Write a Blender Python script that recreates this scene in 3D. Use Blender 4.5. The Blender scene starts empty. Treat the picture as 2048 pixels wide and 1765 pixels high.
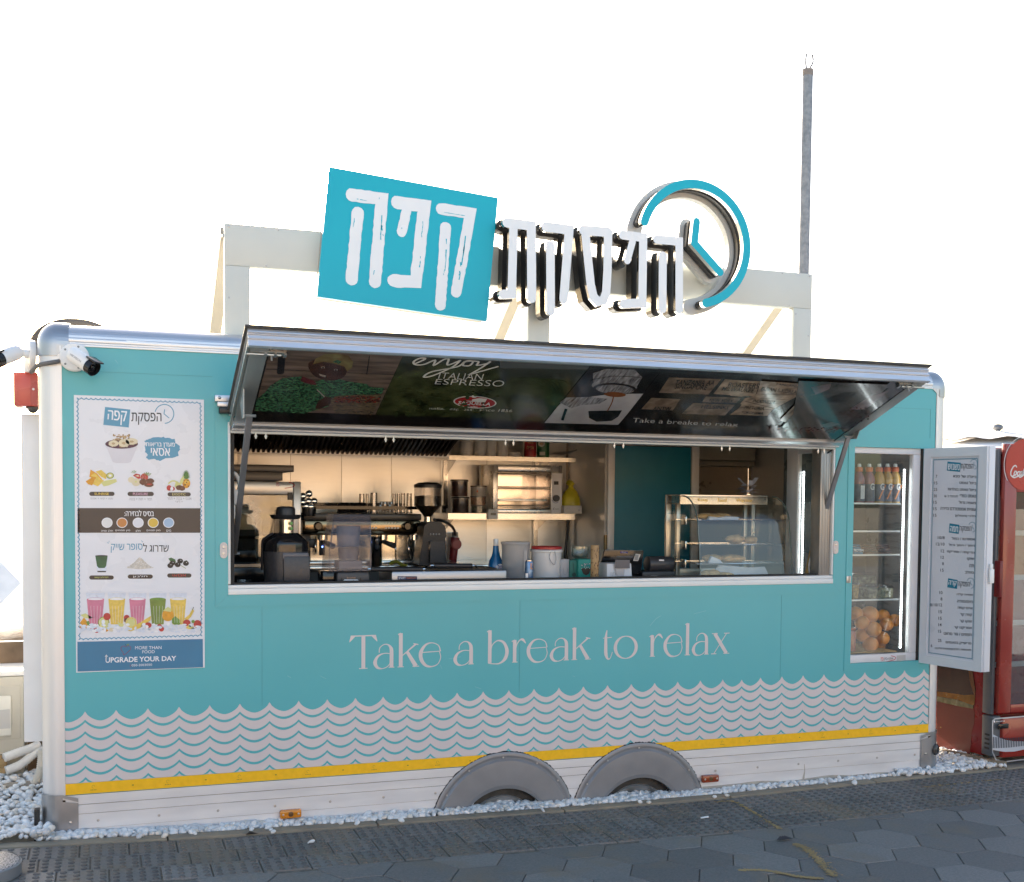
import bpy, bmesh, math, random
from mathutils import Vector, Matrix, noise
from mathutils.geometry import delaunay_2d_cdt, interpolate_bezier
R=math.radians
rnd=random.Random(7)
sc=bpy.context.scene; COL=sc.collection
# ---------------- camera, sky, sun, exposure ----------------
F=2300.0; CY0=1104.339; YAW=.343664; PITCH=-.0452455; ROLL=-.00877596
CAM=Vector((.1608103,-5.600676,1.634007))
def _rot():
    a=Matrix(((math.cos(YAW),math.sin(YAW),0),(-math.sin(YAW),math.cos(YAW),0),(0,0,1)))
    b=Matrix(((1,0,0),(0,math.cos(PITCH),-math.sin(PITCH)),(0,math.sin(PITCH),math.cos(PITCH))))
    c=Matrix(((math.cos(ROLL),0,math.sin(ROLL)),(0,1,0),(-math.sin(ROLL),0,math.cos(ROLL))))
    return a@b@c
CR=_rot()
cd=bpy.data.cameras.new('camera'); cam=bpy.data.objects.new('camera',cd); COL.objects.link(cam); sc.camera=cam
m=Matrix((CR.col[0],CR.col[2],-CR.col[1])).transposed().to_4x4(); m.translation=CAM; cam.matrix_world=m
cd.sensor_fit='HORIZONTAL'; cd.sensor_width=36; cd.lens=36*F/2048
cd.shift_x=0; cd.shift_y=(CY0-882.5)/2048
cd.clip_start=.05; cd.clip_end=3000
SUN=Vector((-.060,.92,.31)).normalized()
w=bpy.data.worlds.new("World"); sc.world=w; w.use_nodes=True
nt=w.node_tree; bg=nt.nodes['Background']; sky=nt.nodes.new('ShaderNodeTexSky'); sky.sky_type='NISHITA'; sky.sun_disc=False
sky.sun_elevation=math.asin(SUN.z); sky.sun_rotation=math.atan2(SUN.x,SUN.y)
sky.dust_density=3.0; sky.air_density=1.0; sky.ozone_density=.3
nt.links.new(sky.outputs[0],bg.inputs[0]); bg.inputs[1].default_value=.13
sd=bpy.data.lights.new('sun','SUN'); sd.energy=4.9; sd.angle=R(.5); sd.color=(1,.93,.82)
so=bpy.data.objects.new('sun',sd); COL.objects.link(so); so.rotation_euler=SUN.to_track_quat('Z','Y').to_euler(); so.location=(-3,20,14)
sc.view_settings.view_transform='Standard'; sc.view_settings.look='None'; sc.view_settings.exposure=1.76; sc.view_settings.gamma=1
sc.render.engine='CYCLES'
sc.cycles.max_bounces=10; sc.cycles.transparent_max_bounces=24; sc.cycles.use_denoising=True

# ---------------- helpers ----------------
def un(u,v,ax='y',val=0.0):
    d=CR@Vector(((u-1024)/F,1,-(v-CY0)/F)); i='xyz'.index(ax)
    return CAM+d*((val-CAM[i])/d[i])
class Plane:
    def __init__(s,o,U,V):
        s.o=Vector(o); s.U=Vector(U).normalized(); s.V=Vector(V).normalized(); s.N=s.U.cross(s.V)
    def px(s,u,v):
        d=CR@Vector(((u-1024)/F,1,-(v-CY0)/F)); t=(s.o-CAM).dot(s.N)/d.dot(s.N); q=CAM+d*t-s.o
        return (q.dot(s.U),q.dot(s.V))
    k=1.0
    def pt(s,a,b,off=0): return s.o+s.U*a+s.V*b+s.N*(off*s.k)
FRONT=Plane((0,0,0),(1,0,0),(0,0,1))   # N = (0,-1,0), towards the viewer
class Z:      # a traced enlargement: local pixel -> photo pixel
    def __init__(s,ox,oy,k): s.ox,s.oy,s.k=ox,oy,k
    def __call__(s,x,y): return (s.ox+x/s.k,s.oy+y/s.k)
def lin(c): return c/12.92 if c<=.04045 else ((c+.055)/1.055)**2.4
def hx(h,k=1.0):
    h=h.lstrip('#'); return tuple(lin(int(h[i:i+2],16)/255)*k for i in (0,2,4))
MATS={}
def M(name,rgb=(.5,.5,.5),rough=.5,metal=0,var=.06,scale=6,bump=0,bscale=60,spec=.5,coat=0,rvar=.08,stretch=None,rgb2=None,thr=None):
    if name in MATS: return MATS[name]
    if isinstance(rgb,str): rgb=hx(rgb)
    mt=bpy.data.materials.new(name); mt.use_nodes=True; n=mt.node_tree; b=n.nodes['Principled BSDF']; L=n.links.new
    tc=n.nodes.new('ShaderNodeTexCoord'); mp=n.nodes.new('ShaderNodeMapping'); L(tc.outputs['Object'],mp.inputs[0])
    if stretch: mp.inputs['Scale'].default_value=stretch
    nz=n.nodes.new('ShaderNodeTexNoise'); nz.inputs['Scale'].default_value=scale; nz.inputs['Detail'].default_value=6; L(mp.outputs[0],nz.inputs['Vector'])
    cr=n.nodes.new('ShaderNodeValToRGB'); e=cr.color_ramp.elements
    a=tuple(max(0,c*(1-var)) for c in rgb)+(1,); c2=rgb2 if rgb2 else tuple(min(1,c*(1+var)) for c in rgb)
    if isinstance(c2,str): c2=hx(c2)
    e[0].color=a; e[1].color=tuple(c2)+(1,); e[0].position,e[1].position=thr if thr else (.3,.7)
    L(nz.outputs['Fac'],cr.inputs[0]); L(cr.outputs[0],b.inputs['Base Color'])
    b.inputs['Metallic'].default_value=metal; b.inputs['Specular IOR Level'].default_value=spec; b.inputs['Coat Weight'].default_value=coat
    b.inputs['Coat Roughness'].default_value=.08
    mr=n.nodes.new('ShaderNodeMapRange'); mr.inputs['To Min'].default_value=max(.02,rough-rvar); mr.inputs['To Max'].default_value=min(1,rough+rvar)
    L(nz.outputs['Fac'],mr.inputs[0]); L(mr.outputs[0],b.inputs['Roughness'])
    if bump:
        n2=n.nodes.new('ShaderNodeTexNoise'); n2.inputs['Scale'].default_value=bscale; n2.inputs['Detail'].default_value=5; L(mp.outputs[0],n2.inputs['Vector'])
        bp=n.nodes.new('ShaderNodeBump'); bp.inputs['Strength'].default_value=bump; bp.inputs['Distance'].default_value=.01
        L(n2.outputs['Fac'],bp.inputs['Height']); L(bp.outputs[0],b.inputs['Normal'])
    MATS[name]=mt; return mt
def GLASS(name,tint=(.96,.98,.98),rough=.02,ior=1.45,refl=1.0):
    if name in MATS: return MATS[name]
    mt=bpy.data.materials.new(name); mt.use_nodes=True; n=mt.node_tree; L=n.links.new
    n.nodes.remove(n.nodes['Principled BSDF']); out=n.nodes['Material Output']
    t=n.nodes.new('ShaderNodeBsdfTransparent'); t.inputs[0].default_value=tuple(tint)+(1,)
    g=n.nodes.new('ShaderNodeBsdfGlossy'); g.inputs['Roughness'].default_value=rough
    f=n.nodes.new('ShaderNodeLayerWeight'); f.inputs[0].default_value=.5; f0=((ior-1)/(ior+1))**2
    pw=n.nodes.new('ShaderNodeMath'); pw.operation='POWER'; pw.inputs[1].default_value=5; L(f.outputs['Facing'],pw.inputs[0])
    mm=n.nodes.new('ShaderNodeMath'); mm.operation='MULTIPLY_ADD'; mm.use_clamp=True; mm.inputs[1].default_value=(1-f0); mm.inputs[2].default_value=min(.5,f0*2*refl); L(pw.outputs[0],mm.inputs[0])
    x=n.nodes.new('ShaderNodeMixShader'); L(mm.outputs[0],x.inputs[0]); L(t.outputs[0],x.inputs[1]); L(g.outputs[0],x.inputs[2]); L(x.outputs[0],out.inputs[0])
    MATS[name]=mt; return mt
def FROST(name,rgb,al,rough=.3):   # milky plastic: partly see-through
    if name in MATS: return MATS[name]
    mt=M(name,rgb,rough,var=.05,scale=12); n=mt.node_tree; L=n.links.new; b=n.nodes['Principled BSDF']; out=n.nodes['Material Output']
    t=n.nodes.new('ShaderNodeBsdfTransparent'); t.inputs[0].default_value=(.9,.9,.92,1); x=n.nodes.new('ShaderNodeMixShader'); x.inputs[0].default_value=al
    L(t.outputs[0],x.inputs[1]); L(b.outputs[0],x.inputs[2]); L(x.outputs[0],out.inputs[0]); return mt
def EMIT(name,rgb,s):
    if name in MATS: return MATS[name]
    mt=bpy.data.materials.new(name); mt.use_nodes=True; n=mt.node_tree; b=n.nodes['Principled BSDF']
    b.inputs['Base Color'].default_value=tuple(rgb)+(1,); b.inputs['Emission Color'].default_value=tuple(rgb)+(1,); b.inputs['Emission Strength'].default_value=s
    MATS[name]=mt; return mt

class MB:
    def __init__(s): s.v=[]; s.f=[]; s.mi=[]; s.m=0
    def add(s,vs,fs,m=None):
        k=len(s.v); s.v+= [Vector(p) for p in vs]
        for f in fs: s.f.append([i+k for i in f]); s.mi.append(s.m if m is None else m)
        return s
    def box(s,x0,x1,y0,y1,z0,z1,m=None):
        vs=[(x,y,z) for x in (x0,x1) for y in (y0,y1) for z in (z0,z1)]
        return s.add(vs,[(0,1,3,2),(4,6,7,5),(0,4,5,1),(2,3,7,6),(0,2,6,4),(1,5,7,3)],m)
    def obox(s,c,ax,ay,az,m=None):   # oriented box, half-axes
        c=Vector(c);ax=Vector(ax);ay=Vector(ay);az=Vector(az)
        vs=[c+ax*i+ay*j+az*k for i in (-1,1) for j in (-1,1) for k in (-1,1)]
        return s.add(vs,[(0,1,3,2),(4,6,7,5),(0,4,5,1),(2,3,7,6),(0,2,6,4),(1,5,7,3)],m)
    def bar(s,a,b,w,h,up=(0,0,1),m=None):
        a=Vector(a);b=Vector(b);d=b-a; x=d.cross(Vector(up)).normalized(); y=x.cross(d).normalized()
        return s.obox((a+b)/2,d/2,x*w/2,y*h/2,m)
    def lathe(s,c,prof,n=20,m=None,ax=(0,0,1),cap=True,a0=0,a1=None):
        c=Vector(c); ax=Vector(ax).normalized(); q=Vector((0,0,1)).rotation_difference(ax)
        full=a1 is None; a1=2*math.pi if full else a1; k=n if full else n+1
        vs=[]
        for r,z in prof:
            for i in range(k):
                t=a0+(a1-a0)*i/n; vs.append(c+q@Vector((r*math.cos(t),r*math.sin(t),z)))
        fs=[]
        for j in range(len(prof)-1):
            for i in range(n):
                i2=(i+1)%k
                fs.append((j*k+i,j*k+i2,(j+1)*k+i2,(j+1)*k+i))
        if cap and full:
            if prof[0][0]>1e-6: fs.append(tuple(range(k))[::-1])
            if prof[-1][0]>1e-6: fs.append(tuple((len(prof)-1)*k+i for i in range(k)))
        return s.add(vs,fs,m)
    def cyl(s,a,b,r,n=16,m=None,r2=None):
        a=Vector(a);b=Vector(b); return s.lathe(a,[(r,0),(r if r2 is None else r2,(b-a).length)],n,m,b-a)
    def ball(s,c,r,n=14,m=None,sz=(1,1,1)):
        c=Vector(c); k=n//2+1; vs=[];fs=[]
        for j in range(k):
            p=math.pi*j/(k-1)
            for i in range(n):
                t=2*math.pi*i/n; vs.append(c+Vector((r*sz[0]*math.sin(p)*math.cos(t),r*sz[1]*math.sin(p)*math.sin(t),r*sz[2]*math.cos(p))))
        for j in range(k-1):
            for i in range(n): fs.append((j*n+i,(j+1)*n+i,(j+1)*n+(i+1)%n,j*n+(i+1)%n))
        return s.add(vs,fs,m)
    def tube(s,pts,r,n=10,m=None,ridge=0,step=None):
        P=[Vector(p) for p in pts]; rr=[]; k=len(P); vs=[];fs=[]
        up=Vector((0,0,1)); 
        for i in range(k):
            d=(P[min(i+1,k-1)]-P[max(i-1,0)]).normalized()
            x=d.cross(up); 
            if x.length<.05: x=d.cross(Vector((0,1,0)))
            x.normalize(); y=x.cross(d).normalized()
            rad=(r[i] if isinstance(r,(list,tuple)) else r)*(1+(ridge if i%2 else -ridge))
            for j in range(n):
                t=2*math.pi*j/n; vs.append(P[i]+x*rad*math.cos(t)+y*rad*math.sin(t))
        for i in range(k-1):
            for j in range(n): fs.append((i*n+j,i*n+(j+1)%n,(i+1)*n+(j+1)%n,(i+1)*n+j))
        fs.append(tuple(range(n))[::-1]); fs.append(tuple((k-1)*n+j for j in range(n)))
        return s.add(vs,fs,m)
    def poly(s,P,pts,off=.001,m=None): # flat polygon of (s,t)
        return s.add([P.pt(a,b,off) for a,b in pts],[tuple(range(len(pts)))],m)
    def ppx(s,P,pts,off=.001,m=None): return s.poly(P,[P.px(*p) for p in pts],off,m)
    def prism(s,P,pts,o0,o1,m=None,ms=None):
        n=len(pts); a=[P.pt(x,y,o0) for x,y in pts]+[P.pt(x,y,o1) for x,y in pts]
        s.add(a,[tuple(range(n))[::-1],tuple(range(n,2*n))],m)
        return s.add(a,[(i,(i+1)%n,n+(i+1)%n,n+i) for i in range(n)],ms if ms is not None else m)
    def ell(s,P,c,rx,ry,off=.001,m=None,n=24,a=0,jit=0):
        pts=[]
        for i in range(n):
            t=2*math.pi*i/n; j=1+rnd.uniform(-jit,jit); x=rx*j*math.cos(t); y=ry*j*math.sin(t)
            pts.append((c[0]+x*math.cos(a)-y*math.sin(a),c[1]+x*math.sin(a)+y*math.cos(a)))
        return s.poly(P,pts,off,m)
    def epx(s,P,c,rx,ry,off=.001,m=None,n=24,jit=0): # ellipse given in photo pixels
        return s.ppx(P,[(c[0]+rx*(1+rnd.uniform(-jit,jit))*math.cos(2*math.pi*i/n),c[1]+ry*(1+rnd.uniform(-jit,jit))*math.sin(2*math.pi*i/n)) for i in range(n)],off,m)
    def ribbon(s,P,pts,w,off=.001,m=None,cap=True,smooth=0,jit=0,back=None,ms=None,closed=False):
        pts=[Vector(p).to_2d() if len(p)>2 else Vector(p) for p in pts]
        W=list(w) if isinstance(w,(list,tuple)) else [w]*len(pts)
        if smooth:
            q=[];qw=[]; n=len(pts)
            for i in range(n-1):
                p0,p1,p2,p3=pts[max(i-1,0)],pts[i],pts[i+1],pts[min(i+2,n-1)]
                for k in range(smooth):
                    t=k/smooth
                    q.append(.5*((2*p1)+(p2-p0)*t+(2*p0-5*p1+4*p2-p3)*t*t+(3*p1-p0-3*p2+p3)*t**3)); qw.append(W[i]*(1-t)+W[i+1]*t)
            q.append(pts[-1]);qw.append(W[-1]); pts,W=q,qw
        elif jit:
            q=[];qw=[]
            for i in range(len(pts)-1):
                n=max(1,int((pts[i+1]-pts[i]).length/(W[i]*.3)))
                for k in range(n):
                    t=k/n; l_=(pts[i+1]-pts[i]).length
                    if k and ((i>0 and t*l_<W[i]*.62) or (i<len(pts)-2 and (1-t)*l_<W[i]*.62)): continue
                    q.append(pts[i].lerp(pts[i+1],t)); qw.append(W[i])
            q.append(pts[-1]);qw.append(W[-1]); pts,W=q,qw
        n=len(pts); Lf=[];Rt=[]
        for i in range(n):
            a=pts[max(i-1,0)] if not closed else pts[i-1]; c=pts[min(i+1,n-1)] if not closed else pts[(i+1)%n]
            t1=(pts[i]-a); t2=(c-pts[i])
            if t1.length<1e-9: t1=t2
            if t2.length<1e-9: t2=t1
            t1=t1.normalized();t2=t2.normalized(); t=(t1+t2)
            t=t.normalized() if t.length>1e-6 else t1
            nn=Vector((-t.y,t.x)); k=max(.5,nn.dot(Vector((-t1.y,t1.x)))); h=W[i]/2/k
            Lf.append(pts[i]+nn*h*(1+rnd.uniform(-jit,jit))); Rt.append(pts[i]-nn*h*(1+rnd.uniform(-jit,jit)))
        def capp(c,a,wd):
            a=Vector(a)-c; o=[]
            for k in range(1,6):
                t=-math.pi*k/6; o.append(c+Vector((a.x*math.cos(t)-a.y*math.sin(t),a.x*math.sin(t)+a.y*math.cos(t)))*(1+rnd.uniform(-jit,jit)*.6))
            return o
        polys=[[Lf[i],Rt[i],Rt[i+1],Lf[i+1]] for i in range(n-1)]
        if closed: polys.append([Lf[-1],Rt[-1],Rt[0],Lf[0]])
        out=[(Lf[i],Lf[i+1]) for i in range(n-1)]+[(Rt[i+1],Rt[i]) for i in range(n-1)]
        if cap and not closed:
            e=[Lf[-1]]+capp(pts[-1],Lf[-1],W[-1])+[Rt[-1]]; b=[Rt[0]]+capp(pts[0],Rt[0],W[0])+[Lf[0]]
            polys+=[e,b]; out+=[(e[i],e[i+1]) for i in range(len(e)-1)]+[(b[i],b[i+1]) for i in range(len(b)-1)]
        elif not closed: out+=[(Lf[-1],Rt[-1]),(Rt[0],Lf[0])]
        for p in polys: s.add([P.pt(x.x,x.y,off) for x in p],[tuple(range(len(p)))],m)
        if back is not None:
            for p in polys: s.add([P.pt(x.x,x.y,back) for x in p],[tuple(range(len(p)))[::-1]],m if ms is None else ms)
            for a,b in out: s.add([P.pt(a.x,a.y,off),P.pt(b.x,b.y,off),P.pt(b.x,b.y,back),P.pt(a.x,a.y,back)],[(0,1,2,3)],m if ms is None else ms)
        return s
    def rpx(s,P,pts,w,off=.001,m=None,**k): return s.ribbon(P,[P.px(*p) for p in pts],w,off,m,**k)
    def text(s,body,P,quad,off=.001,m=None,bold=0,heb=False):
        # quad: photo pixels bl, br, tr, tl
        if heb:
            body=body[::-1]
            if bold>0:
                d=bold*26
                for k,(dx) in enumerate((-d,d)): s.text(body,P,[(q[0]+dx,q[1]) for q in quad],off+.00015*(k+1),m,0)
                bold=0
        vs,fs=glyphs(body,bold)
        if not vs: return s
        x0=min(p[0] for p in vs);x1=max(p[0] for p in vs);y0=min(p[1] for p in vs);y1=max(p[1] for p in vs)
        out=[]; bl,br,tr,tl=[Vector(q) for q in quad]
        for x,y in vs:
            a=(x-x0)/max(1e-6,x1-x0); b=(y-y0)/max(1e-6,y1-y0)
            q=bl*(1-a)*(1-b)+br*a*(1-b)+tr*a*b+tl*(1-a)*b; out.append(P.pt(*P.px(q.x,q.y),off))
        return s.add(out,fs,m)
    def trect(s,body,P,u0,v0,u1,v1,off=.001,m=None,bold=0,heb=False):
        a,b=P.px(u0,v1); c,d=P.px(u1,v0)
        return s.tplane(body,P,a,b,c,d,off,m,bold,heb)
    def tplane(s,body,P,a,b,c,d,off=.001,m=None,bold=0,heb=False):
        if heb:
            body=body[::-1]
            if bold>0:
                e=(d-b)*bold*2
                s.tplane(body,P,a+e,b,c+e,d,off+.00015,m,0); bold=0
        vs,fs=glyphs(body,bold)
        if not vs: return s
        x0=min(p[0] for p in vs);x1=max(p[0] for p in vs);y0=min(p[1] for p in vs);y1=max(p[1] for p in vs)
        return s.add([P.pt(a+(c-a)*(x-x0)/max(1e-6,x1-x0),b+(d-b)*(y-y0)/max(1e-6,y1-y0),off) for x,y in vs],fs,m)
_GC={}
def glyphs(body,bold=0):
    k=(body,bold)
    if k in _GC: return _GC[k]
    c=bpy.data.curves.new('t','FONT'); c.body=body; c.offset=bold; c.resolution_u=3
    o=bpy.data.objects.new('t',c); COL.objects.link(o)
    if any('\u0590'<=ch<='\u05ff' for ch in body):   # overlapping contours: fill by winding number
        cu=o.to_curve(bpy.context.evaluated_depsgraph_get()); cs=[]
        for sp_ in cu.splines:
            P=sp_.bezier_points; q=[]
            for i in range(len(P)):
                a_,b_=P[i],P[(i+1)%len(P)]
                st=(a_.handle_right-a_.co).length<1e-5 or (a_.handle_right_type=='VECTOR' and b_.handle_left_type=='VECTOR')
                q+=[a_.co.to_2d()] if st else [v.to_2d() for v in interpolate_bezier(a_.co,a_.handle_right,b_.handle_left,b_.co,5)[:-1]]
            cs.append(q)
        o.to_curve_clear(); bpy.data.objects.remove(o); bpy.data.curves.remove(c)
        vv=[];ee=[]
        for q in cs:
            k0=len(vv); vv+=q; ee+=[(k0+i,k0+(i+1)%len(q)) for i in range(len(q))]
        r=delaunay_2d_cdt(vv,ee,[],0,1e-6); V,T=r[0],r[2]; keep=[]
        for t in T:
            x=sum(V[i].x for i in t)/3; y=sum(V[i].y for i in t)/3; wn=0
            for q in cs:
                for i in range(len(q)):
                    p0,p1=q[i],q[(i+1)%len(q)]
                    if (p0.y<=y)!=(p1.y<=y):
                        if (p0.x+(y-p0.y)/(p1.y-p0.y)*(p1.x-p0.x))>x: wn+=1 if p1.y>p0.y else -1
            if wn: keep.append(tuple(t))
        _GC[k]=([(v.x,v.y) for v in V],keep); return _GC[k]
    me=bpy.data.meshes.new_from_object(o.evaluated_get(bpy.context.evaluated_depsgraph_get()))
    vs=[(v.co.x,v.co.y) for v in me.vertices]; fs=[tuple(p.vertices) for p in me.polygons]
    bpy.data.objects.remove(o); bpy.data.curves.remove(c); bpy.data.meshes.remove(me)
    _GC[k]=(vs,fs); return _GC[k]
def wl(o):
    l=Vector((0,0,0))
    while o is not None: l=l+o.location; o=o.parent
    return l
def obj(name,mb,mats,parent=None,bevel=0,smooth=35,label=None,seg=2,weld=False,flip=True):
    me=bpy.data.meshes.new(name); off=wl(parent) if parent else Vector((0,0,0))
    me.from_pydata([tuple(p-off) for p in mb.v],[],mb.f)
    for mt in (mats if isinstance(mats,(list,tuple)) else [mats]): me.materials.append(mt)
    me.polygons.foreach_set('material_index',mb.mi)
    if bevel or weld:
        bm=bmesh.new(); bm.from_mesh(me)
        if weld: bmesh.ops.remove_doubles(bm,verts=bm.verts,dist=1e-4)
        bmesh.ops.recalc_face_normals(bm,faces=bm.faces)
        if bevel:
            es=[e for e in bm.edges if len(e.link_faces)==2 and e.calc_face_angle(0)>.6]
            bmesh.ops.bevel(bm,geom=es,offset=bevel,segments=seg,affect='EDGES',profile=.5,clamp_overlap=True)
        bm.to_mesh(me); bm.free()
    if smooth:
        me.shade_smooth(); me.set_sharp_from_angle(angle=R(smooth))
    o=bpy.data.objects.new(name,me); COL.objects.link(o)
    if parent: o.parent=parent
    if label: o['label']=label
    return o
def pieces(name,mbs,mats,parent,**k):
    return [obj(name,b,mats,parent,**k) for b in mbs]
def thing(name,label,cat,loc=(0,0,0),group=None):
    o=bpy.data.objects.new(name,None); COL.objects.link(o); o.empty_display_size=.1; o.location=loc
    o['label']=label; o['category']=cat
    if group: o['group']=group
    return o
def tag(o,label,cat,group=None):
    o['label']=label; o['category']=cat
    if group: o['group']=group
    return o
def struct(name,mb,mats,kind='structure',**k):
    o=obj(name,mb,mats,**k); o['kind']=kind; return o
def dup(root,loc,label=None):
    r=root.copy(); COL.objects.link(r); r.location=loc
    if label: r['label']=label
    for ch in list(root.children):
        c=ch.copy(); COL.objects.link(c); c.parent=r
        for g in list(ch.children):
            d=g.copy(); COL.objects.link(d); d.parent=c
    return r
def pbox(mb,u0,v0,u1,v1,y,dep,m=None):   # upright box whose front face fills those photo pixels at depth y
    a=un(u0,v1,'y',y); b=un(u1,v0,'y',y); mb.box(a.x,b.x,y,y+dep,a.z,b.z,m); return mb
def ext(u0,v0,u1,v1,y):
    a=un(u0,v1,'y',y); b=un(u1,v0,'y',y); return a.x,b.x,a.z,b.z
def lerp(a,b,t): return a+(b-a)*t
def zg(x):   # level of the ground along the kerb
    K=[(-60,.16),(-3,.15),(-.2,.09),(.6,.055),(2.3,.03),(3.2,.02),(5.4,.018),(60,.015)]
    for (a,b),(c,d) in zip(K,K[1:]):
        if x<=c:
            t=min(1,max(0,(x-a)/(c-a))); t=t if (a<-2 or c>50) else t; return b+(d-b)*t
    return .015
def curve3(pts,n=8):
    P=[Vector(p) for p in pts]; q=[]
    for i in range(len(P)-1):
        p0,p1,p2,p3=P[max(i-1,0)],P[i],P[i+1],P[min(i+2,len(P)-1)]
        for k in range(n):
            t=k/n; q.append(.5*((2*p1)+(p2-p0)*t+(2*p0-5*p1+4*p2-p3)*t*t+(3*p1-p0-3*p2+p3)*t**3))
    q.append(P[-1]); return q
# shared materials
teal=M('teal_vinyl',hx('#5fbcc2',.86),.30,var=.035,scale=1.3,spec=.5,rvar=.05,bump=.025,bscale=2.5)
pink=M('pale_pink_vinyl',(.66,.59,.575),.35,var=.03,scale=3)
yellow=M('yellow_reflective_tape',(.95,.52,.012),.35,var=.06,scale=40)
alu=M('brushed_aluminium',(.62,.63,.66),.38,metal=.85,var=.05,scale=5,stretch=(1,8,8))
alud=M('cast_aluminium_cap',(.42,.43,.45),.34,metal=.9,var=.08,scale=9)
alug=M('grey_anodised_frame',(.32,.34,.34),.4,metal=.6,var=.05)
whitep=M('white_painted_metal',(.78,.78,.76),.35,var=.03)
cream=M('cream_painted_sheet',(.63,.645,.60),.5,var=.03,scale=3)
white=M('white_plastic',(.8,.8,.79),.4,var=.02)
black=M('black_plastic',(.018,.018,.02),.4,var=.15,scale=20)
rubber=M('black_rubber',(.03,.028,.026),.8,var=.25,scale=14,bump=.2)
chrome=M('polished_steel',(.75,.74,.72),.08,metal=1,var=.03)
steel=M('stainless_steel',(.66,.63,.58),.24,metal=1,var=.05,scale=4,stretch=(1,1,12))
steelw=M('stainless_wall_sheet',(.74,.71,.65),.34,metal=.9,var=.06,scale=3,stretch=(1,1,6))
screwm=M('screw_steel',(.5,.5,.5),.3,metal=1)
signteal=M('sign_teal_acrylic',(.006,.43,.56),.3,var=.02,scale=2,spec=.3)
signwhite=M('sign_white_acrylic',(.82,.84,.86),.25,var=.02)
ink=M('dark_ink',(.03,.03,.035),.5,var=.1)
paper=M('printed_white_sheet',(.72,.73,.76),.4,var=.02)
wood=M('bare_wood',(.38,.25,.13),.6,var=.25,scale=6,stretch=(1,1,8),bump=.15)
# ---------------- ground ----------------
def paver(name,rgb,sandt,sc1,joint=False):
    mt=bpy.data.materials.new(name); mt.use_nodes=True; n=mt.node_tree; b=n.nodes['Principled BSDF']; L=n.links.new
    tc=n.nodes.new('ShaderNodeTexCoord'); at=n.nodes.new('ShaderNodeAttribute'); at.attribute_name='tone'
    n1=n.nodes.new('ShaderNodeTexNoise'); n1.inputs['Scale'].default_value=90; n1.inputs['Detail'].default_value=8; n1.inputs['Roughness'].default_value=.75; L(tc.outputs['Object'],n1.inputs['Vector'])
    n2=n.nodes.new('ShaderNodeTexNoise'); n2.inputs['Scale'].default_value=sc1; n2.inputs['Detail'].default_value=7; n2.inputs['Roughness'].default_value=.65; L(tc.outputs['Object'],n2.inputs['Vector'])
    r1=n.nodes.new('ShaderNodeValToRGB'); r1.color_ramp.elements[0].color=tuple(c*.72 for c in rgb)+(1,); r1.color_ramp.elements[1].color=tuple(c*1.3 for c in rgb)+(1,)
    r1.color_ramp.elements[0].position=.3; r1.color_ramp.elements[1].position=.72; L(n1.outputs['Fac'],r1.inputs[0])
    ml=n.nodes.new('ShaderNodeMix'); ml.data_type='RGBA'; ml.blend_type='MULTIPLY'; ml.inputs[0].default_value=1; L(r1.outputs[0],ml.inputs[6]); L(at.outputs['Color'],ml.inputs[7])
    r2=n.nodes.new('ShaderNodeValToRGB'); r2.color_ramp.elements[0].position=sandt; r2.color_ramp.elements[1].position=sandt+.16
    r2.color_ramp.elements[0].color=(0,0,0,1); r2.color_ramp.elements[1].color=(.8,.8,.8,1); L(n2.outputs['Fac'],r2.inputs[0])
    mx=n.nodes.new('ShaderNodeMix'); mx.data_type='RGBA'; L(r2.outputs[0],mx.inputs[0]); L(ml.outputs[2],mx.inputs[6]); mx.inputs[7].default_value=(.21,.165,.115,1)
    L(mx.outputs[2],b.inputs['Base Color']); b.inputs['Roughness'].default_value=.72
    bp=n.nodes.new('ShaderNodeBump'); bp.inputs['Strength'].default_value=.35; bp.inputs['Distance'].default_value=.004; L(n1.outputs['Fac'],bp.inputs['Height']); L(bp.outputs[0],b.inputs['Normal'])
    return mt
sand=M('pale_sand',(.40,.33,.24),.9,var=.2,scale=9,bump=.3,bscale=120)
xs=[-300,-80,-30,-10,-3,-1,-.2,.2,.6,1.4,2.3,3.2,4.2,5.4,8,20,60,300]; ys=[-300,-80,-30,-12,-6,-2,-.2,1,4,10,30,100,400]
g=MB(); vs=[(x,y,zg(max(-60,min(60,x)))-.035) for x in xs for y in ys]; ny=len(ys)
g.add(vs,[(i*ny+j,(i+1)*ny+j,(i+1)*ny+j+1,i*ny+j+1) for i in range(len(xs)-1) for j in range(ny-1)])
struct('ground',g,sand,smooth=0)
def ky(x): return -.19 if x<3.0 else -.19+(x-3.0)*.04
def tone_attr(o,per):
    a=o.data.attributes.new('tone','FLOAT_COLOR','FACE')
    for i,t in enumerate(per): a.data[i].color=(t,t,t*1.02,1)
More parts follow.
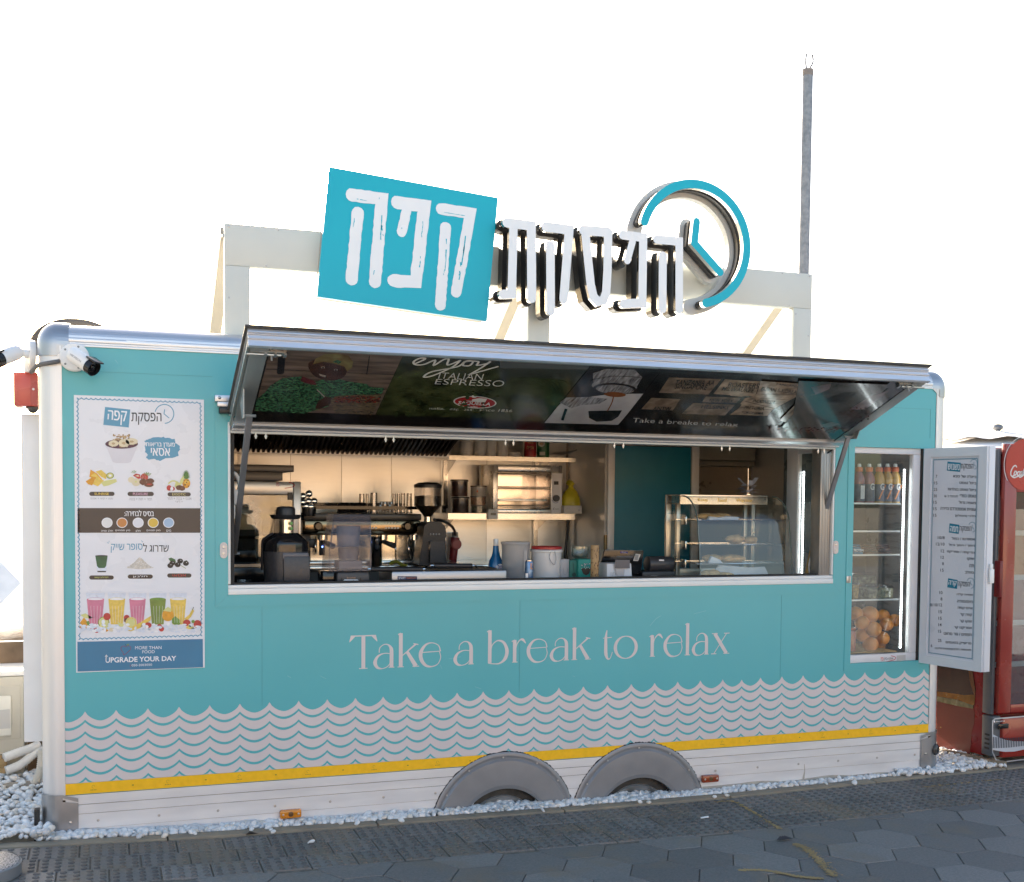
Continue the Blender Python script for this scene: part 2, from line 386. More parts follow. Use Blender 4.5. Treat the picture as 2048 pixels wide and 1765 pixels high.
# kerb: long concrete edging stones
kerb=MB(); x=-2.5
while x<7.2:
    L_=.98; a,b=x+.004,x+L_-.004
    vs=[]
    for q in (a,b):
        for (dy,dz) in ((0,-.05),(0,.012),(.075,.012),(.075,-.05)): vs.append((q,ky(q)+dy,zg(q)+dz))
    kerb.add(vs,[(0,1,2,3),(7,6,5,4),(0,4,5,1),(1,5,6,2),(2,6,7,3),(3,7,4,0)]); x+=L_
struct('kerb',kerb,M('kerb_concrete',(.26,.225,.18),.85,var=.22,scale=7,bump=.3,bscale=90,rgb2=(.33,.27,.19)),bevel=.004)
jb=MB(); xj=[-2.6+.4*i for i in range(26)]; jb.add([(x,y,zg(x)-.0045) for x in xj for y in (ky(0)+.1,-4.4)],[(2*i,2*i+2,2*i+3,2*i+1) for i in range(25)])
struct('joint_sand',jb,M('joint_sand',(.17,.145,.115),.95,var=.3,scale=30),smooth=0)
# tactile tiles: blistered paving, three courses
tp=MB(); tones=[]
def prismz(mb,pts,z0f,h):
    n=len(pts); vs=[(x,y,z0f(x)-.03) for x,y in pts]+[(x,y,z0f(x)+h) for x,y in pts]
    cx=sum(p[0] for p in pts)/n; cy=sum(p[1] for p in pts)/n
    top=[(cx+(x-cx)*(1-.004/max(.03,abs(x-cx)+abs(y-cy))),cy+(y-cy)*(1-.004/max(.03,abs(x-cx)+abs(y-cy))),z0f(x)+h+.0025) for x,y in pts]
    vs+=top
    mb.add(vs,[(i,(i+1)%n,n+(i+1)%n,n+i) for i in range(n)]+[(n+i,n+(i+1)%n,2*n+(i+1)%n,2*n+i) for i in range(n)]+[tuple(2*n+i for i in range(n))])
    return 2*n+1
TW,TD=.205,.185
for r,offx in enumerate((0,.045,.12)):
    x=-2.6+offx
    while x<7.6:
        y1=ky(x)-.004-r*TD; t=rnd.uniform(.8,1.15); dz=rnd.uniform(-.0015,.0015)
        pts=[(x+.003,y1-TD+.005),(x+TW-.004,y1-TD+.005),(x+TW-.004,y1),(x+.003,y1)]
        k=prismz(tp,pts,lambda q:zg(q)+dz,0); tones+=[t]*k
        for i in range(4):
            for j in range(4):
                c=Vector((x+TW*(i+.5)/4,y1-TD*(j+.5)/4,0)); c.z=zg(c.x)+dz+.0024
                tp.lathe(c,[(.0145,0),(.0125,.0042),(.009,.006),(0,.0065)],10,cap=False); tones+=[t*.6]*(10*3)
        x+=TW
o=struct('tactile_pavement',tp,paver('tactile_concrete',(.20,.186,.170),.50,2.3)); tone_attr(o,tones)
# hexagonal paving
hp=MB(); tones=[]; S=.168; CW=S*1.5; RH=S*math.sqrt(3); G=.0024
def clip(pts,yf):
    out=[]; n=len(pts)
    for i in range(n):
        a,b=pts[i],pts[(i+1)%n]; ia=a[1]<=yf(a[0]); ib=b[1]<=yf(b[0])
        if ia: out.append(a)
        if ia!=ib:
            lo,hi=0.,1.
            for _ in range(20):
                t=(lo+hi)/2; p=(a[0]+(b[0]-a[0])*t,a[1]+(b[1]-a[1])*t)
                if (p[1]<=yf(p[0]))==ia: lo=t
                else: hi=t
            out.append(p)
    return out
for c in range(-12,42):
    for r in range(-2,12):
        cx=.18+c*CW; cy=-.775-r*RH-(RH/2 if c%2 else 0)
        pts=[(cx+(S-G)*math.cos(R(60*k)),cy+(S-G)*math.sin(R(60*k))) for k in range(6)]
        pts=clip(pts,lambda q:ky(q)-.010-3*TD)
        if len(pts)<3: continue
        xs_=[p[0] for p in pts]; ys_=[p[1] for p in pts]
        if max(ys_)-min(ys_)<.02: continue
        dz=rnd.uniform(-.002,.002); k=prismz(hp,pts,lambda q:zg(q)+dz,0); tones+=[rnd.uniform(.78,1.2)]*k
o=struct('hexagonal_pavement',hp,paver('hex_concrete',(.18,.171,.16),.52,1.7)); tone_attr(o,tones)
# spilled-sand streaks on the paving
pz=MB(); pz.box(-14,20,-18.9,-4.28,-.05,.012); struct('plaza_pavement',pz,M('light_plaza_concrete',(.34,.335,.33),.8,var=.15,scale=3))
# white pebbles
def ico():
    bm=bmesh.new(); bmesh.ops.create_icosphere(bm,subdivisions=2,radius=1); v=[x.co.copy() for x in bm.verts]; f=[[q.index for q in p.verts] for p in bm.faces]; bm.free(); return v,f
IV,IF=ico()
peb=MB()
def pebble(x,y,z,s):
    a=rnd.uniform(.75,1.35)*s; b=rnd.uniform(.6,.95)*s; c=rnd.uniform(.42,.75)*s
    q=Matrix.Rotation(rnd.uniform(0,6.28),3,'Z')@Matrix.Rotation(rnd.gauss(0,.45),3,'X')@Matrix.Rotation(rnd.gauss(0,.4),3,'Y')
    o=Vector((rnd.uniform(0,50),rnd.uniform(0,50),rnd.uniform(0,50)))
    vs=[]
    for p in IV:
        k=1+.28*noise.noise(p*.8+o); e=Vector((p.x*a,p.y*b,p.z*c))*k; vs.append(q@e+Vector((x,y,z)))
    peb.add(vs,IF,rnd.choice((0,0,0,0,1,1,2)))
def fill(x0,x1,y0,y1,n,top,s=(.014,.024)):
    seen={}; got=0; dm=s[0]*1.55
    for _ in range(n*8):
        if got>=n: break
        x=rnd.uniform(x0,x1); y=rnd.uniform(y0(x) if callable(y0) else y0,y1); c=(int(x/dm),int(y/dm))
        if any((x-a)**2+(y-b)**2<dm*dm for i in (-1,0,1) for j in (-1,0,1) for a,b in seen.get((c[0]+i,c[1]+j),())): continue
        seen.setdefault(c,[]).append((x,y)); got+=1
        pebble(x,y,zg(x)+rnd.uniform(.55,1)*top(x,y),rnd.uniform(*s))
def mound(x,y):
    m=.014
    for c,w_,h in ((2.13,.14,-.004),(2.9,.14,-.004)): m+=h*math.exp(-((x-c)/w_)**2)
    m+=.03*math.exp(-((x-.45)/.25)**2)*0
    return m
fill(-.12,5.2,lambda q:ky(q)+.085,-.006,2100,mound)
fill(1.8,3.3,-.03,.14,420,lambda x,y:.012)
fill(-1.3,-.06,-.13,1.0,1500,lambda x,y:.05+.03*max(0,y),(.014,.025))
fill(4.6,5.34,-.08,.42,420,lambda x,y:.035+.03*max(0,y))
for _ in range(26):
    x=rnd.uniform(-.1,5); pebble(x,ky(x)+rnd.uniform(.0,.09),zg(x)+.02,rnd.uniform(.010,.018))
for u,v in ((546,1665),(622,1684)):
    p=un(u,v,'z',.06); pebble(p.x,p.y,zg(p.x)+.012,.017)
def marble(nm,c):
    return M(nm,c,.55,var=.08,scale=25,bump=.15,bscale=80)
o=struct('white_pebbles',peb,[marble('white_marble_pebble',(.77,.765,.75)),marble('grey_marble_pebble',(.60,.60,.60)),marble('cream_marble_pebble',(.72,.66,.58))],kind='stuff',smooth=60)
# sand and dirt patches lying on the paving, following their own spilled outlines
sp=MB()
def spill(pts,w):
    q=curve3([tuple(un(u,v,'z',.02))[:2]+(0,) for u,v in pts],10)
    nrm=[];n=len(q)
    for i in range(n-1):
        for k in range(26):
            t=i+rnd.random(); c=q[i].lerp(q[i+1],rnd.random()); ww=w*(.5+.9*noise.noise(Vector((t*.35,w*90,2)))**2*3)
            x=c.x+rnd.gauss(0,ww*.5); y=c.y+rnd.gauss(0,ww*.35); r=rnd.uniform(.002,.006)
            k6=[(x+r*rnd.uniform(.6,1.3)*math.cos(a),y+r*rnd.uniform(.6,1.3)*math.sin(a),zg(x)+.0052) for a in [j*1.05 for j in range(6)]]
            sp.add(k6,[(0,1,2,3,4,5)])
spill([(1432,1606),(1468,1605),(1500,1622),(1560,1660)],.02); spill([(1590,1690),(1612,1700),(1640,1725),(1668,1755)],.035); spill([(1480,1745),(1530,1745),(1600,1757),(1640,1760)],.025)
spill([(1850,1575),(2000,1560)],.03)
struct('spilled_sand',sp,M('ochre_sand',(.40,.27,.12),.95,var=.2),kind='stuff')
cg=MB(); a=un(1402,1637,'z',.03); cg.cyl(a+Vector((0,0,.002)),a+Vector((.045,.006,.002)),.0045,10)
tag(obj('cigarette_butt',cg,white),'white cigarette end lying on the tactile paving right of the wheels','cigarette')
lf=MB(); a=un(1560,1682,'z',.025)
for k in range(3):
    lf.add([a+Vector((k*.012-.02,0,.004)),a+Vector((k*.02,-.02,.012)),a+Vector((k*.02+.03,-.004,.006)),a+Vector((k*.012+.01,.016,.018))],[(0,1,2,3)])
tag(obj('crumpled_wrapper',lf,M('dark_wrapper',(.06,.045,.05),.5)),'small crumpled dark wrapper lying on the hexagonal paving','litter')
lf=MB(); a=un(500,1671,'z',.06)
for k in range(2): lf.add([a+Vector((-.02,0,.004)),a+Vector((.0,-.012,.012)),a+Vector((.028+.01*k,-.002,.005)),a+Vector((.0,.012,.01+.006*k))],[(0,1,2,3)])
tag(obj('dry_leaf',lf,M('dry_leaf_brown',(.05,.035,.025),.7)),'dry dark leaf on the kerb left of the orange side lamp','leaf')
# what faces the trailer across the paving, behind the photographer: a low brick wall and stacked timber
fb=MB()
def brickmat():
    mt=bpy.data.materials.new('sunlit_brick'); mt.use_nodes=True; n=mt.node_tree; b=n.nodes['Principled BSDF']; L=n.links.new
    tc=n.nodes.new('ShaderNodeTexCoord'); mp=n.nodes.new('ShaderNodeMapping'); mp.inputs['Rotation'].default_value=(R(90),0,0); L(tc.outputs['Object'],mp.inputs[0])
    br=n.nodes.new('ShaderNodeTexBrick'); br.inputs['Scale'].default_value=3; br.inputs['Color1'].default_value=(.42,.29,.20,1); br.inputs['Color2'].default_value=(.32,.23,.17,1); br.inputs['Mortar'].default_value=(.5,.42,.32,1)
    L(mp.outputs[0],br.inputs[0]); L(br.outputs[0],b.inputs['Base Color']); b.inputs['Roughness'].default_value=.85; return mt
fb.box(-16,18,-19.4,-19,0,3.4); fb.box(-16,18,-19.45,-18.95,3.4,3.55)
tag(obj('brick_wall',fb,brickmat()),'long sunlit brown brick wall facing the trailer across the paving','wall')
pl=thing('timber_fence','bare wooden slat fence standing in front of the brick wall','fence',(7.0,-14,0))
f1=MB()
for k in range(9): f1.box(3.0,11.0,-14.02,-14,.1+.22*k,.26+.22*k)
obj('slats',f1,wood,pl)
for x in (3.2,5.8,8.4,10.8):
    f2=MB(); f2.box(x,x+.1,-14.13,-14.03,0,2.2); obj('post',f2,wood,pl)
# ---------------- trailer ----------------
TL=4.825; H0,H1,HT=.26,2.31,2.413; D=2.1
OX0,OX1,OZ0,OZ1=.73,4.125,1.17,1.99     # serving opening
WX0,WX1,WZ0,WZ1=4.258,4.745,.70,1.957   # display window
tr=thing('food_trailer','long teal coffee trailer with pink wave band and raised serving hatch','food trailer',(0,0,0))
# wall sheet with two openings
b=MB()
def wallrect(x0,x1,z0,z1): 
    if x1>x0 and z1>z0: b.box(x0,x1,0,.03,z0,z1)
wallrect(0,OX0,H0,H1); wallrect(OX0,OX1,H0,OZ0); wallrect(OX0,OX1,OZ1,H1); wallrect(OX1,WX0,H0,H1); wallrect(WX0,WX1,H0,WZ0); wallrect(WX0,WX1,WZ1,H1); wallrect(WX1,TL,H0,H1)
obj('front_wall',b,teal,tr,smooth=0)
# proud trim rims round the openings, mitred
def rim(x0,x1,z0,z1,w,y,mt,name,sides='lbrt',parent=tr,y2=None):
    b=MB(); X0,X1,Z0,Z1=x0-w,x1+w,z0-w,z1+w
    q={'b':[(X0,Z0),(X1,Z0),(x1,z0),(x0,z0)],'l':[(X0,Z0),(x0,z0),(x0,z1),(X0,Z1)],'r':[(X1,Z0),(X1,Z1),(x1,z1),(x1,z0)],'t':[(X0,Z1),(x0,z1),(x1,z1),(X1,Z1)]}
    for s in sides: b.prism(FRONT,[( a*.9997+ (sum(p[0] for p in q[s])/4)*.0003,c) for a,c in q[s]],-.002,y)
    return obj(name,b,mt,parent,bevel=.0015,seg=1)
rim(OX0,OX1+.003,OZ0,OZ1,.058,.004,teal,'hatch_surround','lbr')
rim(WX0,WX1,WZ0,WZ1,.042,.004,teal,'window_surround','lbrt')
# seams of the vinyl sheets: dark hairlines
b=MB()
seam=M('teal_seam',hx('#56aab1',.72),.5)
for u,v0,v1 in ((524,1225,1395),(1040,1215,1400),(1563,1200,1390)):
    p=un(u,v0); q=un(u,v1); b=MB(); b.box(p.x-.0006,p.x+.0006,-.0012,0,.63,1.108); obj('sheet_seam',b,seam,tr)
b=MB(); b.box(.02,.66,-.0012,0,2.2,2.2012); obj('sheet_seam',b,seam,tr)
b=MB(); b.box(4.45,4.79,-.0012,0,2.19,2.1915); obj('sheet_seam',b,seam,tr)
b=MB(); b.box(4.785,4.787,-.0012,0,2.02,2.1895); obj('sheet_seam',b,seam,tr)
# white jambs and sill of the serving opening
for xq in (OX0,OX1-.012):
  b=MB(); b.box(xq,xq+.012,-.006,.09,OZ0+.05,OZ1)
  obj('hatch_jamb',b,M('white_jamb_profile',(.75,.74,.72),.35,var=.03),tr,bevel=.002)
b=MB(); b.box(OX0,OX1,-.010,.09,OZ0,OZ0+.028); b.box(OX0,OX1,-.005,.1,OZ0+.0285,OZ0+.046)
obj('hatch_sill',b,[whitep],tr,bevel=.003)
b=MB(); b.box(OX0+.013,OX0+.03,.005,.095,OZ0+.047,OZ1); b.box(OX0+.013,OX1-.1,.012,.06,OZ0+.047,OZ0+.055)
obj('rubber_seal',b,rubber,tr)
b=MB()
for k in range(4): b.box(OX1-.092+k*.021,OX1-.074+k*.021,.0+.004*k,.09,OZ0+.047,OZ1)
obj('sliding_track',b,M('track_grey',(.36,.34,.31),.4,metal=.7),tr,bevel=.002)
# cove rail along the roof edge and its stepped lip
b=MB(); n=10
prof=[(0,H1+.034)]+[(.1-.1*math.cos(R(90*i/n)),H1+.04+.066*math.sin(R(90*i/n))) for i in range(n+1)]
prof=[(-.003,H1+.036)]+prof[1:]
for i in range(len(prof)-1):
    (y0,z0),(y1,z1)=prof[i],prof[i+1]; b.add([(.03,y0,z0),(TL-.03,y0,z0),(TL-.03,y1,z1),(.03,y1,z1)],[(0,1,2,3)])
obj('roof_rail',b,alu,tr,smooth=50)
b=MB()
for k,(z0,z1,y) in enumerate(((H1,H1+.010,.006),(H1+.0105,H1+.020,.004),(H1+.0205,H1+.036,.008))): b.box(.03,TL-.03,-y,.03,z0,z1)
obj('rail_lip',b,M('satin_aluminium_lip',(.74,.75,.77),.4,metal=.6,var=.03),tr,bevel=.0015)
# corner posts
def post(cx,sg,name='corner_post'):
    b=MB(); n=12; pts=[(cx+sg*.0,.0)]
    pr=[(0,-.004),(0.018,-.004),(.018,.0)]+[(.018+.082*math.sin(R(90*i/n)),.082-.082*math.cos(R(90*i/n))) for i in range(n+1)]+[(.1,.12)]
    for (a,y0),(c,y1) in zip(pr,pr[1:]): b.add([(cx+sg*a,y0,H0-.02),(cx+sg*c,y1,H0-.02),(cx+sg*c,y1,H1+.02),(cx+sg*a,y0,H1+.02)],[(0,1,2,3)])
    b.box(cx+sg*.004,cx+sg*.008,-.0052,-.004,H0,H1)
    return obj(name,b,M('satin_post',(.72,.72,.72),.38,metal=.45,var=.03,scale=3),tr,smooth=50)
post(0,-1); post(TL,1)
def topcap(cx,sg):
    b=MB(); n=10; vs=[];k=n+1
    # swept cap: vertical collar, then rounded over
    rows=[]
    for j in range(n+1):
        p=R(90*j/n); rows.append([(cx+sg*(.02+.087*math.sin(R(90*i/n))*math.cos(p) if i else .02), .085-(.09)*math.cos(R(90*i/n))*math.cos(p)+.0, H1+.005+.108*math.sin(p)) for i in range(n+1)])
    rows=[[(x,y,H1-.045) for x,y,z in rows[0]]]+rows
    for r in rows: vs+=r
    b.add(vs,[(j*k+i,j*k+i+1,(j+1)*k+i+1,(j+1)*k+i) for j in range(len(rows)-1) for i in range(n)])
    # front shoulder out to the rail
    for j in range(1,len(rows)-1):
        a,c=rows[j][0],rows[j+1][0]; b.add([a,c,(cx-sg*.035,c[1],c[2]),(cx-sg*.035,a[1],a[2])],[(0,1,2,3)])
    a,c=rows[0][0],rows[1][0]; b.add([a,c,(cx-sg*.035+0*sg,c[1],c[2]),(cx-sg*.03,a[1],a[2]+.045)],[(0,1,2,3)])
    # side run back
    for j in range(len(rows)-1):
        a,c=rows[j][-1],rows[j+1][-1]; b.add([a,c,(c[0],.14,c[2]),(a[0],.14,a[2])],[(0,1,2,3)])
    b.box(cx+sg*.02-.001,cx+sg*.02+.001,-.0085,-.004,H1-.046,H1+.0)
    return obj('corner_cap',b,alud,tr,smooth=60)
topcap(0,-1); topcap(TL,1)
def botcap(cx,sg):
    b=MB(); n=10; ztop=H0-.006
    pr=[(-.055,-.009),(.012,-.009)]+[(.016+.09*math.sin(R(90*i/n)),.081-.09*math.cos(R(90*i/n))) for i in range(n+1)]+[(.106,.16)]
    for (a,y0),(c,y1) in zip(pr,pr[1:]):
        b.add([(cx+sg*a,y0,-.03),(cx+sg*c,y1,-.03),(cx+sg*c,y1,ztop-(.02 if a<-.01 else 0)),(cx+sg*a,y0,ztop-(.03 if a<-.01 else 0))],[(0,1,2,3)])
    b.add([(cx+sg*a,y-.003,ztop-(.025 if a<-.02 else .002)) for a,y in pr]+[(cx+sg*a,y-.003,ztop+.012-(.02 if a<-.02 else .0)) for a,y in pr],[(i,i+1,len(pr)+i+1,len(pr)+i) for i in range(len(pr)-1)])
    c=obj('corner_boot',b,alud,tr,smooth=50)
    s=MB(); s.lathe((cx-sg*.02,-.009,.135),[(.008,0),(.007,.003),(0,.0045)],10,ax=(0,-1,0),cap=False); obj('screw',s,screwm,c)
    return c
botcap(0,-1); rc=botcap(TL,1)
b=MB(); b.lathe((TL+.06,.006,.155),[(.036,0),(.034,.012),(.022,.02),(.02,.012),(0,.012)],18,ax=(.55,-.83,0)); obj('position_lamp',b,M('smoked_lamp',(.06,.055,.05),.2),tr)
# skirt with the two wheel openings
ARCH=[(2.132,.378),(2.911,.377)]; ZC=-.075; RO=.385; RI=.262; ZI=-.13
def fz(x,c,r,zc): 
    d=r*r-(x-c)**2; return zc+math.sqrt(d) if d>0 else None
b=MB(); N=240
def botz(x):
    z=-.06
    for c,_ in ARCH:
        q=fz(x,c,.30,-.12)
        if q is not None: z=max(z,q)
    return z
for i in range(N):
    xa,xb=TL*i/N,TL*(i+1)/N
    za,zb=botz(xa),botz(xb)
    b.add([(xa,-.001,za),(xb,-.001,zb),(xb,-.001,.10),(xa,-.001,.10)] if max(za,zb)<.1 else [(xa,-.001,za),(xb,-.001,zb),(xb,-.001,max(.10,zb)),(xa,-.001,max(.1,za))],[(0,1,2,3)])
    if max(za,zb)<.1: pass
    for z0,z1,y in ((.1015,.17,-.0035),(.1715,.213,-.0035),(.2145,.259,-.002)):
        a0,b0=max(za,z0),max(zb,z0)
        if a0<z1 or b0<z1: b.add([(xa,y,min(a0,z1)),(xb,y,min(b0,z1)),(xb,y,z1),(xa,y,z1)],[(0,1,2,3)])
obj('skirt',b,M('skirt_aluminium',(.74,.74,.75),.42,metal=.4,var=.05,scale=3.5,stretch=(1,6,6),rgb2=(.80,.80,.80)),tr,smooth=0)
for k in range(18):
    x=.14+k*.27
    if botz(x)<0 and all(abs(x-c)>.37 for c,_ in ARCH):
        b=MB(); b.lathe((x,-.0035,.135),[(.0065,0),(.006,.003),(0,.004)],10,ax=(0,-1,0),cap=False); obj('rivet',b,screwm,tr)
# side grime along the very bottom: own irregular outline
b=MB(); pts=[]; n=120
for i in range(n+1):
    x=3.3+(TL-3.3)*i/n; pts.append((x,.052+.018*noise.noise(Vector((x*4,0,0)))-.01*i/n))
for (a,z0),(c,z1) in zip(pts,pts[1:]): b.add([(a,-.0018,-.05),(c,-.0018,-.05),(c,-.0018,z1),(a,-.0018,z0)],[(0,1,2,3)])
p=un(1608,1528); b.ribbon(FRONT,[(p.x,.13),(p.x+.003,.09),(p.x-.004,.05)],[.003,.006,.014],.0041)
obj('grime',b,M('dried_mud',(.42,.39,.34),.75,var=.15,scale=12),tr)
# yellow tape, cut by the fenders
b=MB()
for a,c in ((0,2.04),(2.24,2.82),(3.01,TL)):
    b.box(a,c,-.0042,0,.263,.314)
obj('reflective_tape',b,yellow,tr)
b=MB()
for k in range(15):
    x=.12+.33*k
    if any(abs(x-c)<.3 for c,_ in ARCH): continue
    z=.288; b.poly(FRONT,[(x+.17,z-.002),(x+.178,z-.002),(x+.178,z+.003),(x+.17,z+.003)],.0048)
    b.ribbon(FRONT,[(x+.006*math.cos(t*.6),z+.006+.007*math.sin(t*.6)) for t in range(9)],.0012,.0048,cap=False)
    for j in range(4): b.poly(FRONT,[(x-.012+.007*j,z-.011),(x-.008+.007*j,z-.011),(x-.008+.007*j,z-.007),(x-.012+.007*j,z-.007)],.0048)
obj('tape_mark',b,M('tape_print',(.35,.24,.03),.5),tr)
# fenders and wheels
for ci,(c,_) in enumerate(ARCH):
    b=MB(); n=36; vs=[]
    sec=[(RO+.012,-.001,1),(RO+.012,.008,1),(RO+.005,.011,0),(RO-.004,.012,0),(RO-.010,.009,0),(RO-.015,.009,0),(RO-.022,.019,0),(RO-.05,.021,0),(RI+.014,.021,0),(RI,.015,0),(RI-.002,-.02,0)]
    ks=len(sec)
    for i in range(n+1):
        t=R(14)+R(152)*i/n
        for j,(r,y,_) in enumerate(sec):
            f=1-(RO+.012-r)/.14
            zc=lerp(ZI,ZC,max(0,min(1,(r-RI)/(RO-RI)))); vs.append((c+r*math.cos(t)*1.0,-y,zc+r*math.sin(t)*(1.0)))
    b.add(vs,[(i*ks+j,(i+1)*ks+j,(i+1)*ks+j+1,i*ks+j+1) for i in range(n) for j in range(ks-1)])
    for i in range(n): pass
    fo=obj('fender',b,M('grey_fender_plastic',(.25,.255,.265),.36,metal=.3,var=.06,scale=12,bump=.04,bscale=300),tr,smooth=14,flip=False)
    b=MB(); jit=[rnd.uniform(0,.006) for _ in range(120)]
    vs=[]
    for i in range(121):
        t=R(14)+R(152)*i/120
        for r,y in ((RO+.008,.009),(RO+.013+jit[min(i,119)],.003)): vs.append((c+r*math.cos(t),-y,ZC+r*math.sin(t)))
    b.add(vs,[(2*i,2*i+2,2*i+3,2*i+1) for i in range(120)]); obj('sealant_bead',b,rubber,fo)
    b=MB()
    for t in (38,62,92,122,148): b.lathe((c+(RO-.012)*math.cos(R(t)),-.021,ZC+(RO-.012)*math.sin(R(t))),[(.005,0),(.0045,.003),(0,.004)],8,ax=(0,-1,0),cap=False)
    obj('fender_screw',b,screwm,fo)
    wheel=MB(); R_=.268; zc=-.125
    wheel.lathe((c,.125,zc),[(.205,-.088),(R_-.03,-.094),(R_-.008,-.08),(R_,-.06),(R_,.06),(R_-.01,.09)],48,ax=(0,1,0),cap=False)
    wo=obj('wheel',wheel,M('dusty_tyre',(.05,.046,.04),.85,var=.4,scale=16,bump=.25,bscale=40),tr,smooth=50)
    tb=MB()
    for i in range(90):
        t=2*math.pi*i/90
        if math.sin(t)<.2: continue
        tb.obox((c+(R_-.016)*math.cos(t),0.125-.089,zc+(R_-.016)*math.sin(t)),Vector((math.cos(t),0,math.sin(t)))*.013,(0,.004,0),Vector((-math.sin(t),0,math.cos(t)))*.0035)
    obj('tread_block',tb,M('dusty_tread',(.05,.045,.04),.9,var=.3,scale=20),wo)
    rb=MB(); rb.lathe((c,.125,zc),[(.212,-.088),(.206,-.097),(.198,-.09),(.18,-.07),(.09,-.05),(0,-.045)],40,ax=(0,1,0),cap=False); obj('rim',rb,M('steel_wheel_rim',(.4,.4,.4),.45,metal=.7,var=.1),wo,smooth=50)
    wb=MB(); wb.box(c-.33,c+.33,.32,.33,-.1,.3); wb.box(c-.34,c-.33,.03,.33,-.1,.3); wb.box(c+.33,c+.34,.03,.33,-.1,.3); obj('wheel_well',wb,M('wheel_well_black',(.012,.012,.012),.9),tr)
# side lamps
for u,v,c,nm in ((580,1626,'#e08a18','amber'),(1417,1556,'#a0492a','faded orange')):
    p=un(u,v); b=MB(); b.box(p.x-.052,p.x+.052,-.03,-.002,p.z-.021,p.z+.021)
    o=obj('side_lamp',b,M('lens_'+nm.replace(' ','_'),hx(c,.8),.2,var=.1,scale=30,coat=.4),tr,bevel=.008,label=nm+' side marker lamp')
    s=MB(); s.lathe((p.x,-.03,p.z),[(.013,0),(.012,.002),(.007,.003),(0,.003)],14,ax=(0,-1,0),cap=False); obj('reflector',s,M('lens_core',(.12,.06,.02),.3),o)
    for dx in (-.037,.037):
        s=MB(); s.lathe((p.x+dx,-.03,p.z),[(.006,0),(.005,.002),(0,.003)],8,ax=(0,-1,0),cap=False); obj('lamp_screw',s,screwm,o)
# printed wave band
b=MB(); CR_=[.087]
for k in range(60):
    st=.139 if k%11 not in (0,) or k==0 else .121
    if k in (10,11): st=.123
    elif k==0: st=.135
    elif k in (24,25): st=.121
    else: st=.1405
    CR_.append(CR_[-1]+st)
low={}
cr=[-.055]+[c for c in CR_ if c<TL+.25]
def hgt(i): return .62 if i in (12,26) else 1.0
def wave(A,z0,pw,thick=None,off=.0012,mi=0,base=None):
    n=14
    for i in range(len(cr)-1):
        prev=None
        for k in range(n+1):
            t=k/n; x=lerp(cr[i],cr[i+1],t); dep=(1-abs(2*t-1)**pw[0])**pw[1]
            za=lerp(hgt(i),hgt(i+1),t); wd=min(1,(cr[i+1]-cr[i])/.139)
            z=z0-A*dep*wd-(1-za)*A*.4
            x=max(0.0005,min(TL-.0005,x))
            if prev and x>prev[0]:
                lo0=prev[1]-thick if thick else base; lo1=z-thick if thick else base
                lo0=max(lo0,.3145); lo1=max(lo1,.3145); h0=max(prev[1],lo0); h1=max(z,lo1)
                if h0-lo0>1e-5 or h1-lo1>1e-5: b.add([FRONT.pt(prev[0],lo0,off),FRONT.pt(x,lo1,off),FRONT.pt(x,h1,off),FRONT.pt(prev[0],h0,off)],[(0,1,2,3)],mi)
            prev=(x,z)
wave(.047,.645,(1.7,.72),base=.3145,off=.0010,mi=0)
for k in range(6): wave(.036,.607-.0533*k,(1.9,.9),thick=.012,off=.0016,mi=1)
obj('wave_band',b,[pink,teal],tr,smooth=0)
for pts,w_ in ((((1548,1432),(1556,1405),(1572,1385),(1590,1372)),.0012),(((1300,1252),(1312,1238),(1322,1232)),.0022),(((640,1352),(652,1358)),.0014),(((575,1352),(582,1356)),.0016),(((898,1318),(921,1314)),.0016),(((880,1330),(884,1338)),.0014),(((1388,1228),(1412,1222)),.0014),(((1660,905),(1664,912)),.002),(((230,720),(236,728)),.0014),(((950,1374),(962,1378)),.0014),(((1145,1352),(1150,1354)),.0014)):
    sm_=MB(); sm_.rpx(FRONT,pts,w_,.0011,smooth=4); obj('scuff_mark',sm_,M('pale_scuff',hx('#8fd0d4',.85),.5),tr,smooth=0)
